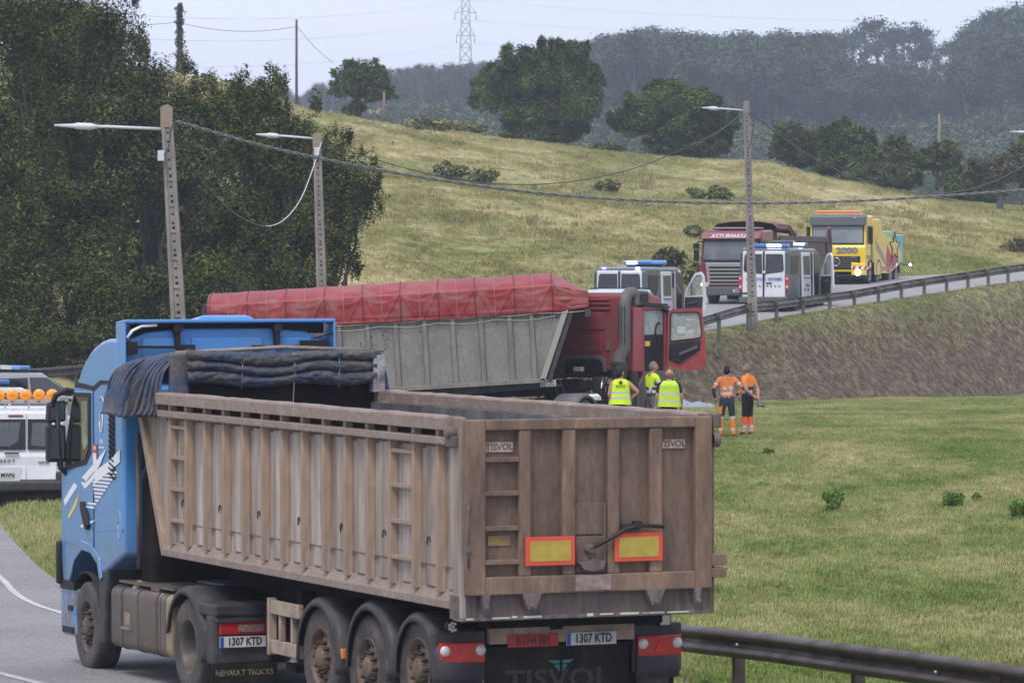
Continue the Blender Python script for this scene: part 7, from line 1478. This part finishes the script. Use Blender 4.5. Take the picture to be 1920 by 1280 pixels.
def vest(V, k, m, z0, z1, bands, flare=.02, rx=.215, ry=.150, front=0):
    q = MB(); n1, n2 = 36, 44; vs_ = []; mi = []
    for i in range(n2 + 1):
        t_ = i / n2; z = z0 + (z1 - z0) * t_; sh = max(0, (t_ - .80) / .20)
        for j in range(n1):
            a = 2 * math.pi * j / n1; fx = rx * (1 + flare * 4 * (1 - t_) ** 3) * (1 - .42 * sh ** 1.5); fy = ry * (1 - .35 * sh ** 1.6) * (1 + flare * 4 * (1 - t_) ** 3); e = .8
            c, s_ = math.cos(a), math.sin(a); x = fx * math.copysign(abs(c) ** e, c); y = fy * math.copysign(abs(s_) ** e, s_); 
            if t_ > .62: arm = max(0, abs(c) - .72) * min(1, (t_ - .62) * 5) ; x *= 1 - arm * .38      # arm holes cut in
            r = .008 * noise.noise(Vector((x * 9, y * 9, z * 7))) + .010 * math.sin(a * 7) * (1 - t_) ** 2; vs_.append(Vector((x * (1 + r * 4), y * (1 + r * 4) - .005, z + (.015 * math.sin(a * 3 + 1) if i == 0 else 0))) * k)
    fs_ = [(i * n1 + j, i * n1 + (j + 1) % n1, (i + 1) * n1 + (j + 1) % n1, (i + 1) * n1 + j) for i in range(n2) for j in range(n1)]
    for i in range(n2):
        z = z0 + (z1 - z0) * (i + .5) / n2; b_ = any(abs(z - c) < .026 for c in bands); mi += [1 if b_ else 0] * n1
    q.add(vs_, fs_, 0, True); q.m = mi; return q.build('vest', [m, REFL], V, solid=.006)
pz = lambda x, y: gz(x, y)
def stand(px, D): p = at(px, 490, D); p.z = gz(p.x, p.y); return p
gy = 'men in yellow high-visibility vests beside the red cab'; go_ = 'road workers in orange standing on the lawn'
# 1: yellow vest, bare arms, right hand on hip, back to the camera
def f1(b, t_, p):
    if b in ('elL', 'elR', 'wrL', 'wrR', 'head0'): return SK
    if b in ('shL', 'shR'): return SK if t_ > .8 else BLACKC
    if b in ('toL', 'toR'): return SHOE
    if b in LEG or (b in ('pelvis', 'waist') and p.z < 1.0): return BLACKC
    return SK if b == 'neck' and t_ > .5 else BLACKC
V, k, HP = person('man in yellow vest with dark emblem on its back, bare arm bent to his hip', stand(1163, 101.3), math.radians(8), 1.80, base_pose(elR=(.40, -.06, 1.20), wrR=(.24, .06, 1.04), elL=(-.25, -.02, 1.14), wrL=(-.20, .12, .98)), f1, 'full', HAIR_D, look=-.9, group=gy)
vest(V, k, HV_Y, .93, 1.50, (1.07, 1.20), .045, .218, .155)
q = MB(); q.lathe([(-.002, 0), (-.002, .045), (0, .045)], (-.02, -.175, 1.43 * k), 'y', 14); q.build('back_emblem', INKV, V); text('MOTOR', .06, INKV, V, (-.02, -.18, 1.345 * k), ROT_REAR, name='back_lettering', bold=.001)
c_ = [Vector(HP(x, .101, .014)) * k for x in (-.06, 0, .06)]; MB().tube(c_, .012, 5).build('glasses', BLACKC, V)
# 2: yellow and navy polo, profile to the right
def f2(b, t_, p):
    if b == 'head0': return SK
    if b in ('toL', 'toR'): return SHOE
    if b in ('wrL', 'wrR'): return SK
    if b in ('elL', 'elR'):
        z = p.z; return REFL if .30 < t_ < .45 or .68 < t_ < .82 else (HV_Y if t_ < .30 else NAVY)
    if b in LEG or (b in ('pelvis', 'waist') and p.z < .97): return GREYC
    if b == 'neck' and t_ > .6: return NAVY if t_ < .9 else SK
    z = p.z
    if 1.16 < z < 1.205 or 1.07 < z < 1.115: return REFL
    return HV_Y if z > 1.205 else NAVY
person('grey-haired man in yellow and navy polo with grey trousers, looking right', stand(1223, 104.0), math.radians(-62), 1.87, base_pose(chest=(0, .02, 1.33), elR=(.22, .10, 1.14), wrR=(.16, .26, .93), elL=(-.23, .05, 1.12), wrL=(-.15, .22, .92)), f2, 'short', HAIR_G, look=-.25, group=gy)
# 3: bald man, lime vest over black shirt
def f3(b, t_, p):
    if b == 'head0' or b in ('wrL', 'wrR'): return SK
    if b in ('elL', 'elR'): return BLACKC if t_ < .75 else SK
    if b in ('toL', 'toR'): return SHOE
    return BLACKC if not (b == 'neck' and t_ > .85) else SK
V, k, HP = person('bald man seen from behind in lime vest over a black short-sleeved shirt', stand(1255, 101.0), math.radians(-4), 1.79, base_pose(shL=(-.20, 0, 1.40), shR=(.20, 0, 1.40), elL=(-.275, -.02, 1.13), elR=(.275, -.02, 1.13), wrL=(-.30, .06, .90), wrR=(.27, .06, .90)), f3, 'bald', cm('shaved_hair', (.22, .13, .10), .7), look=0, group=gy, bulk=1.14, tilt_h=-.15)
vest(V, k, HV_L, .90, 1.49, (1.04, 1.20), .03, .245, .165)
# 4: soiled orange jacket, arms akimbo, back to the camera
def trous(b, t_, p, up, lowc, k1=.50, k2=.22):
    z = p.z
    if z < .075: return SHOE
    if abs(z - k1) < .028 or abs(z - k2) < .028: return REFL
    return lowc if z < k1 else up
def f4(b, t_, p):
    if b == 'head0' or (b == 'neck' and t_ > .8): return SK
    if b in ('toL', 'toR'): return SHOE
    if b in ('elL', 'elR'): return REFL if .35 < t_ < .55 else (HV_OD if t_ < .85 else NAVY)
    if b in ('wrL', 'wrR'): return NAVY if b == 'wrL' else (HV_O if t_ < .6 else NAVY)
    if b in LEG or (b in ('pelvis', 'waist') and p.z < 1.0):
        if b in ('knL',) and p.x < -.12 and .60 < p.z < .78: return HV_O
        return trous(b, t_, p, NAVY, HV_O)
    if abs(p.z - 1.09) < .024 or abs(p.z - 1.205) < .024: return REFL
    return HV_OD
person('worker in soiled orange jacket seen from behind with his hands on his hips', stand(1363, 105.3), math.radians(-3), 1.76, base_pose(shR=(.19, 0, 1.41), shL=(-.19, 0, 1.41), elL=(-.33, -.06, 1.17), wrL=(-.28, .03, .96), elR=(.39, -.03, 1.19), wrR=(.22, .06, 1.03), hipL=(-.10, 0, .86), knL=(-.14, .01, .48), anL=(-.15, -.02, .09), toL=(-.20, .13, .035), knR=(.13, .01, .48), anR=(.15, -.02, .09), toR=(.18, .13, .035)), f4, 'full', HAIR_D, look=-.1, group=go_)
# 5: orange polo, hands behind the back
def f5(b, t_, p):
    if b == 'head0' or (b == 'neck' and t_ > .75): return SK
    if b in ('wrL', 'wrR'): return SK
    if b in ('elL', 'elR'): return HV_O if t_ < .45 else SK
    if b in ('toL', 'toR'): return SHOE if p.z > .05 else HV_R
    if b in LEG or (b in ('pelvis', 'waist') and p.z < .98):
        z = p.z
        if z < .06: return HV_R
        if abs(z - .24) < .03 or abs(z - .15) < .022: return REFL
        return HV_R if z < .47 else BLACKC
    if abs(p.z - 1.20) < .024 or abs(p.z - 1.10) < .022: return REFL
    return HV_O if p.z > 1.225 else NAVY
V, k, HP = person('grey-haired worker in bright orange polo, hands clasped behind his back holding a cap', stand(1402, 107.0), math.radians(52), 1.77, base_pose(chest=(0, -.03, 1.33), elL=(-.25, -.12, 1.13), wrL=(-.10, -.24, .98), elR=(.25, -.12, 1.13), wrR=(.08, -.25, .96), knL=(-.09, .03, .48), knR=(.09, .0, .48), anL=(-.09, .03, .09), toL=(-.10, .19, .035), anR=(.10, -.06, .09), toR=(.11, .09, .035)), f5, 'short', HAIR_G, look=.35, group=go_, bulk=1.05)
cp = V.matrix_world.copy(); ang = math.radians(52); loc = Vector(V.location) + Matrix.Rotation(ang, 3, 'Z') @ Vector((.04, -.36, .86))
CP = thing('cap', 'dark patterned cap held behind his back by the orange worker on the right', 'cap', loc, ang)
q = MB(); q.grid(lambda u, v: Vector((.10 * math.cos(6.283 * u) * math.cos(1.5 * v), .09 * math.sin(6.283 * u) * math.cos(1.5 * v), -.13 + .17 * math.sin(1.5 * v))), 16, 6); q.build('crown', mat('mottled_cap_cloth', (.05, .05, .045), .8, col2=(.25, .24, .22), scale=30), CP, solid=.004)
q = MB(); q.prism([(-.07, -.09), (.07, -.09), (.05, -.16), (-.05, -.16)], 'z', -.14, -.13); q.build('peak', BLACKC, CP)
# sheet on the grass
p = at(1303, 490, 136); p.z = gz(p.x, p.y)
SH = thing('crumpled_sheet', 'crumpled grey-blue sheet lying on the grass between the yellow and the orange group', 'sheet', p, .1)
def sheet(u, v):
    x = -1.05 + 1.75 * u; y = -.35 + .7 * v; e = min(u, 1 - u, v, 1 - v); z = .23 * math.sin(math.pi * v) ** .7 * (.55 + .45 * math.sin(math.pi * u) ** .5) * min(1, e * 9) + .05 * noise.noise(Vector((x * 4, y * 5, 0))) + .03 * noise.noise(Vector((x * 11, y * 9, 4)))
    z += .10 * math.exp(-((u - .38) / .08) ** 2) * math.sin(math.pi * v); return Vector((x + .04 * noise.noise(Vector((y * 6, x, 3))), y, max(.01, z)))
q = MB(); q.grid(sheet, 90, 40); q.build('cloth', mat('grey_blue_sheet', (.27, .30, .38), .6, col2=(.21, .24, .31), scale=4), SH, solid=.004)
# the same group, beyond the rail: nothing else

# ================= LAMP POSTS, POLES, CABLES =================
M_conc = mat('weathered_concrete', (.30, .27, .25), .9, col2=(.22, .195, .18), scale=3, streak=3, dirt=(.13, .11, .10), dirt_amt=.5, bump=.3, bscale=25)
M_lich = mat('lichen_concrete', (.30, .17, .08), .95, col2=(.24, .22, .20), scale=11, mix=(.38, .56))
M_lampg = mat('light_grey_lamp', (.52, .53, .54), .45); M_woodp = mat('weathered_wood', (.10, .085, .065), .9, col2=(.06, .05, .04), scale=3, streak=6); M_cable = mat('grey_cable', (.16, .155, .16), .6); M_cabled = mat('dark_cable', (.05, .05, .055), .6); M_cablew = mat('white_cable', (.5, .5, .5), .6)
def concrete_post(label, pb, ptop, wb, wt, dist, arm, lich):
    """pb/ptop: base and top points (world)"""
    V = thing('lamp_post', label, 'lamp post', pb, 0, 'concrete lamp posts along the road'); top = ptop - pb; k = MB(); n_ = 12
    def sec(t_): w_ = wb + (wt - wb) * t_; c = top * t_; d = w_ * .8; return c, w_, d
    # I-section: two flanges and a recessed web
    for sx in (-1, 1):
        a, wa, da = sec(0); b_, wbb, db = sec(1); 
        k.hexa([a + Vector((sx * wa * .5, -da / 2, -.5)), a + Vector((sx * wa * .22, -da / 2, -.5)), a + Vector((sx * wa * .22, da / 2, -.5)), a + Vector((sx * wa * .5, da / 2, -.5))][::-sx] + [b_ + Vector((sx * wbb * .5, -db / 2, 0)), b_ + Vector((sx * wbb * .22, -db / 2, 0)), b_ + Vector((sx * wbb * .22, db / 2, 0)), b_ + Vector((sx * wbb * .5, db / 2, 0))][::-sx])
    a, wa, da = sec(0); b_, wbb, db = sec(1); k.hexa([a + Vector((-wa * .23, -da * .36, -.5)), a + Vector((wa * .23, -da * .36, -.5)), a + Vector((wa * .23, da * .3, -.5)), a + Vector((-wa * .23, da * .3, -.5)), b_ + Vector((-wbb * .23, -db * .36, 0)), b_ + Vector((wbb * .23, -db * .36, 0)), b_ + Vector((wbb * .23, db * .3, 0)), b_ + Vector((-wbb * .23, db * .3, 0))])
    H_ = top.length
    z = .6
    k.build('shaft', M_conc, V, bevel=.008)
    while z < H_ - 1.0:
        t_ = z / H_; c, w_, d = sec(t_); stp = .72 * (1 - t_ * .35)
        q = MB(); q.box(c.x - w_ * .23, c.x + w_ * .23, -d * .47 + c.y, c.y - d * .34, z - .035, z + .035); q.build('step_bar', M_conc, V)
        q = MB(); q.box(c.x - w_ * .10, c.x + w_ * .10, -d * .375 + c.y, c.y - d * .30, z + .04, z + .10); q.build('step_hole', M_black, V)
        z += stp
    q = MB(); z = 1.6
    while z < H_ - .5:
        t_ = z / H_; c, w_, d = sec(t_); q.box(c.x - w_ * .09, c.x + w_ * .09, -d * .372 + c.y, c.y - d * .34, z - .022, z + .022); z += .19
    q.build('bolt_holes', M_black, V, kind='stuff')
    c, w_, d = sec(.985); q = MB(); q.box(c.x - w_ * .53, c.x + w_ * .53, c.y - d * .52, c.y + d * .52, H_ - .42, H_); q.prism([(c.x - w_ * .53, H_), (c.x + w_ * .53, H_), (c.x + w_ * .2, H_ + .05), (c.x - w_ * .2, H_ + .05)], 'y', c.y - d * .5, c.y + d * .5); q.build('post_head', M_lich if lich else M_conc, V, bevel=.008)
    tip = arm[0] - pb; root_ = arm[1] - pb
    q = MB(); q.tube([root_, root_.lerp(tip, .5) + Vector((0, 0, .01)), root_.lerp(tip, .72)], .032, 8); q.build('lamp_arm', M_lampg, V)
    q = MB(); a0 = root_.lerp(tip, .60); q.tube([a0, root_.lerp(tip, .66), root_.lerp(tip, .78), root_.lerp(tip, .82), tip], [.045, .075, .075, .050, .022], 10); q.build('lamp_head', M_lampg, V)
    return V
b1 = at(353, 490, 92); b1.z = gz(b1.x, b1.y); t1 = at(312, 203, 92)
p1 = concrete_post('nearest concrete lamp post, rusty lichen on its head, long arm to the left', b1, t1, .36, .235, 92, (at(102, 235, 92.4), at(303, 242, 92)), True)
b2 = at(611, 490, 125); b2.z = gz(b2.x, b2.y); t2 = at(594, 252, 125)
concrete_post('second concrete lamp post, standing behind the red tarpaulin, white box on its head', b2, t2, .34, .22, 125, (at(480, 252, 125.4), at(590, 260, 125)), True)
D3 = min(np.arange(150, 159.5, .25), key=lambda D: abs(HZ - (gz(453 * D / F, D) - CZ) * F / D - 618)); b3 = at(1413, 490, D3); b3.z = gz(b3.x, b3.y) - .05; t3 = at(1399, 192, D3)
concrete_post('third concrete lamp post, standing in front of the right police van', b3, t3, .36, .20, D3, (at(1316, 202, D3 + .4), at(1395, 207, D3)), False)
for px, py, D in ((302, 292, 91.8), (594, 284, 124.8)):
    c = at(px, py, D); q = MB(); q.box(-.07, .07, -.04, .04, -.11, .11); o = q.build('junction_box', M_lampg, None, bevel=.01); o.location = c; tag(o, 'small white junction box hanging on the %s lamp post' % ('nearest' if D < 100 else 'second'), 'junction box')
# a lamp whose post stands outside the frame at the right edge
b4 = at(1998, 490, 215); b4.z = gz(b4.x, b4.y); t4 = at(1990, 232, 215)
concrete_post('lamp head reaching into the picture at the right edge above the hedge', b4, t4, .36, .2, 215, (at(1893, 247, 215.4), at(1985, 250, 215)), False)
def cable(name, label, A, B, sag, r, m, n_=40, twist=False):
    A = Vector(A); B = Vector(B); pts = [A.lerp(B, t_ / n_) - Vector((0, 0, sag * 4 * (t_ / n_) * (1 - t_ / n_))) for t_ in range(n_ + 1)]; base = A.copy(); q = MB()
    if twist:
        for ph in (0, math.pi):
            n2 = int((B - A).length / .12); pp = []
            for i in range(n2 + 1):
                t_ = i / n2; p = A.lerp(B, t_) - Vector((0, 0, sag * 4 * t_ * (1 - t_))); a = t_ * (B - A).length * 4 + ph; pp.append(p - base + Vector((0, math.cos(a), math.sin(a))) * r * .7)
            q.tube(pp, r * .75, 5)
    else: q.tube([p - base for p in pts], r, 5)
    o = q.build(name, m); o.location = base; return tag(o, label, 'cable')
q = MB(); ctl = [(330, 250), (352, 300), (390, 352), (430, 392), (462, 413), (497, 424), (530, 414), (560, 380), (580, 335), (595, 290), (603, 266)]
pts = catmull([tuple(at(x, y, 92 + (125 - 92) * i / 10)) for i, (x, y) in enumerate(ctl)], 5)
for nm, sl, m, lab, rr in (('hanging_cable', (0, 26), M_cabled, 'thin dark upper half of the cable sagging between the first two lamp posts', .015), ('hanging_cable', (25, 51), M_cablew, 'thicker white part of the cable looping up to the second lamp post', .014)):
    ps = pts[sl[0]:sl[1]]; q = MB(); q.tube([p - ps[0] for p in ps], rr, 6); o = q.build(nm, m); o.location = ps[0]; tag(o, lab, 'cable')
ctl = [(332, 228, 92), (480, 270, 94.5), (620, 301, 97), (800, 334, 100), (1000, 361, 104), (1200, 376, 107), (1400, 381, 110), (1600, 377, 113), (1800, 365, 116), (1960, 352, 118.5), (2150, 330, 121)]
pts = catmull([tuple(at(*c)) for c in ctl], 60); q = MB(); b_ = pts[0]
for ph in (0, math.pi): q.tube([p - b_ + Vector((0, math.cos(i * .42 + ph), math.sin(i * .42 + ph))) * .022 for i, p in enumerate(pts)], .020, 5)
o = q.build('overhead_cable', M_cable); o.location = b_; tag(o, 'thick twisted grey cable running from the first lamp post to the right edge', 'cable')
ctl = [(604, 268, 125), (700, 298, 128), (800, 325, 131), (900, 342, 134.5), (1000, 346, 138), (1100, 336, 141), (1200, 312, 145), (1290, 275, 148), (1345, 248, 150), (1390, 214, D3)]
pts = catmull([tuple(at(*c)) for c in ctl], 8); q = MB(); q.tube([p - pts[0] for p in pts], .017, 5); o = q.build('overhead_cable', M_cabled); o.location = pts[0]; tag(o, 'thin dark cable sagging from the second lamp post to the third', 'cable')
cable('overhead_cable', 'short dark cable leaving the third lamp post to the right', at(1402, 208, D3), at(1990, 255, 215), 2.9, .022, M_cabled)
q = MB(); pts = catmull([tuple(at(x, y, D3 - .3)) for x, y in ((1404, 212), (1413, 232), (1409, 262), (1401, 285))], 5); q.tube([p - pts[0] for p in pts], .018, 5); o = q.build('dangling_cable', M_cabled); o.location = pts[0]; tag(o, 'dark cable dangling down the third lamp post', 'cable')
q = MB(); pts = catmull([tuple(at(x, y, 91.7)) for x, y in ((328, 228), (320, 245), (318, 270), (308, 292))], 5); q.tube([p - pts[0] for p in pts], .016, 5); o = q.build('dangling_cable', M_cabled); o.location = pts[0]; tag(o, 'dark cable dangling down the nearest lamp post to its white box', 'cable')
def wood_pole(label, px, yb, yt, D, r, m=M_woodp):
    b = at(px, yb, D); t_ = at(px, yt, D); b.z = min(b.z, gz(b.x, b.y)); q = MB(); q.tube([(0, 0, -.3), t_ - b], [r, r * .75], 8); o = q.build('wooden_pole', m); o.location = b; return tag(o, label, 'pole')
wood_pole('tall bare wooden pole standing alone against the sky', 556, 160, 37, 318, .11)
wood_pole('short wooden post right of the sparse leaning tree', 720, 222, 172, 300, .10, mat('tan_post', (.22, .15, .10), .9))
wood_pole('wooden pole rising out of the hedge near the right edge', 1761, 330, 213, 310, .10, mat('ochre_post', (.22, .19, .10), .9))
# ivy-covered pole
b = at(337, 200, 316); b.z = gz(b.x, b.y); t_ = at(335, 10, 316)
IV = thing('ivy_pole', 'pole wrapped in ivy standing against the sky above the dark trees', 'pole', b)
q = MB(); q.tube([(0, 0, -.3), t_ - b], .12, 6); q.build('shaft', M_woodp, IV); hh = (t_ - b).z
leaves('ivy', [(0, 0, hh * f, .20 + .14 * (i % 3 == 1) + .12 * (f < .45) * (1 - f), .3, hh * .045) for i, f in enumerate(np.linspace(.05, .985, 24))], 3200, .11, [LF_FIELD, LF_OLIVE], IV, 77, shell=.2)
for A_, B_, sg_, lab in ((at(333, 42, 316), at(556, 50, 318), .5, 'faint wire between the ivy-covered pole and the bare wooden pole'), (at(-60, 30, 300), at(333, 42, 316), .5, 'faint wire from the left edge to the ivy-covered pole'), (at(557, 50, 318), at(625, 118, 312), .2, 'faint wire slanting down from the bare wooden pole')):
    cable('wire', lab, A_, B_, sg_, .018, M_cabled, 16)
# pylon
D = 1240; b = at(873, 110, D); b.z = gz(b.x, b.y); tp = at(873, -70, D); H_ = tp.z - b.z; k = D / F
PY = thing('power_pylon', 'pale lattice power pylon rising behind the far wood', 'pylon', b); M_py = mat('haze_faded_lattice_steel', (.46, .49, .54), .6)  # steel colour lightened to paint in fading by haze
def wdt(z):
    f = z / H_; return (1.9 * (1 - f) ** 1.2 + .7)
q = MB(); zs_ = [H_ * t_ for t_ in np.linspace(0, 1, 15)]
for sx in (-1, 1):
    for sy in (-1, 1): q.tube([(sx * wdt(z), sy * wdt(z), z) for z in zs_], .16, 4)
for i in range(14):
    a, c = zs_[i], zs_[i + 1]
    for sy in (-1, 1): q.tube([(-wdt(a), sy * wdt(a), a), (wdt(c), sy * wdt(c), c)], .09, 3); q.tube([(wdt(a), sy * wdt(a), a), (-wdt(c), sy * wdt(c), c)], .09, 3); q.tube([(-wdt(c), sy * wdt(c), c), (wdt(c), sy * wdt(c), c)], .08, 3)
    for sx in (-1, 1): q.tube([(sx * wdt(a), -wdt(a), a), (sx * wdt(c), wdt(c), c)], .08, 3)
q.build('lattice', M_py, PY, kind='stuff')
WZ = []
for yy, wx in ((68, 17), (25, 20), (-12, 17)):
    z = at(873, yy, D).z - b.z; X_ = wx * k
    for sx in (-1, 1):
        q = MB(); q.tube([(sx * wdt(z), 0, z + .3), (sx * X_, 0, z)], .14, 4); q.tube([(sx * wdt(z + 2.5), 0, z + 2.6), (sx * X_, 0, z)], .10, 3); q.build('cross_arm', M_py, PY); q = MB(); q.tube([(sx * X_, 0, z), (sx * X_, 0, z - 1.9)], .14, 4); q.build('insulator', M_py, PY); WZ.append(b + Vector((sx * X_, 0, z - 1.9)))
for i, w_ in enumerate(WZ):
    for dr_, tgt in zip(('left', 'right'), (Vector((-120, 1000, w_.z - 14)), Vector((260, 1500, w_.z + 12)))):
        cable('power_line', 'faint power line running %s from the %s %s-hand arm of the pylon' % (dr_, ('lowest', 'middle', 'top')[i // 2], ('left', 'right')[i % 2]), w_, tgt, 5, .026, M_py, 24)['group'] = 'high-voltage lines of the pylon'
# ================= AIR =================
hz = bpy.data.materials.new('haze'); hz.use_nodes = True; n = hz.node_tree; n.nodes.clear()
pv = n.nodes.new('ShaderNodeVolumePrincipled'); pv.inputs['Color'].default_value = (.70, .80, 1.0, 1); pv.inputs['Density'].default_value = .00027; pv.inputs['Anisotropy'].default_value = .0
ou = n.nodes.new('ShaderNodeOutputMaterial'); n.links.new(pv.outputs[0], ou.inputs['Volume'])
zmin = float(zg.min()) - 1.5
MB().box(-1500, 1500, -90, 2400, zmin, 96).build('haze', hz, kind='stuff')
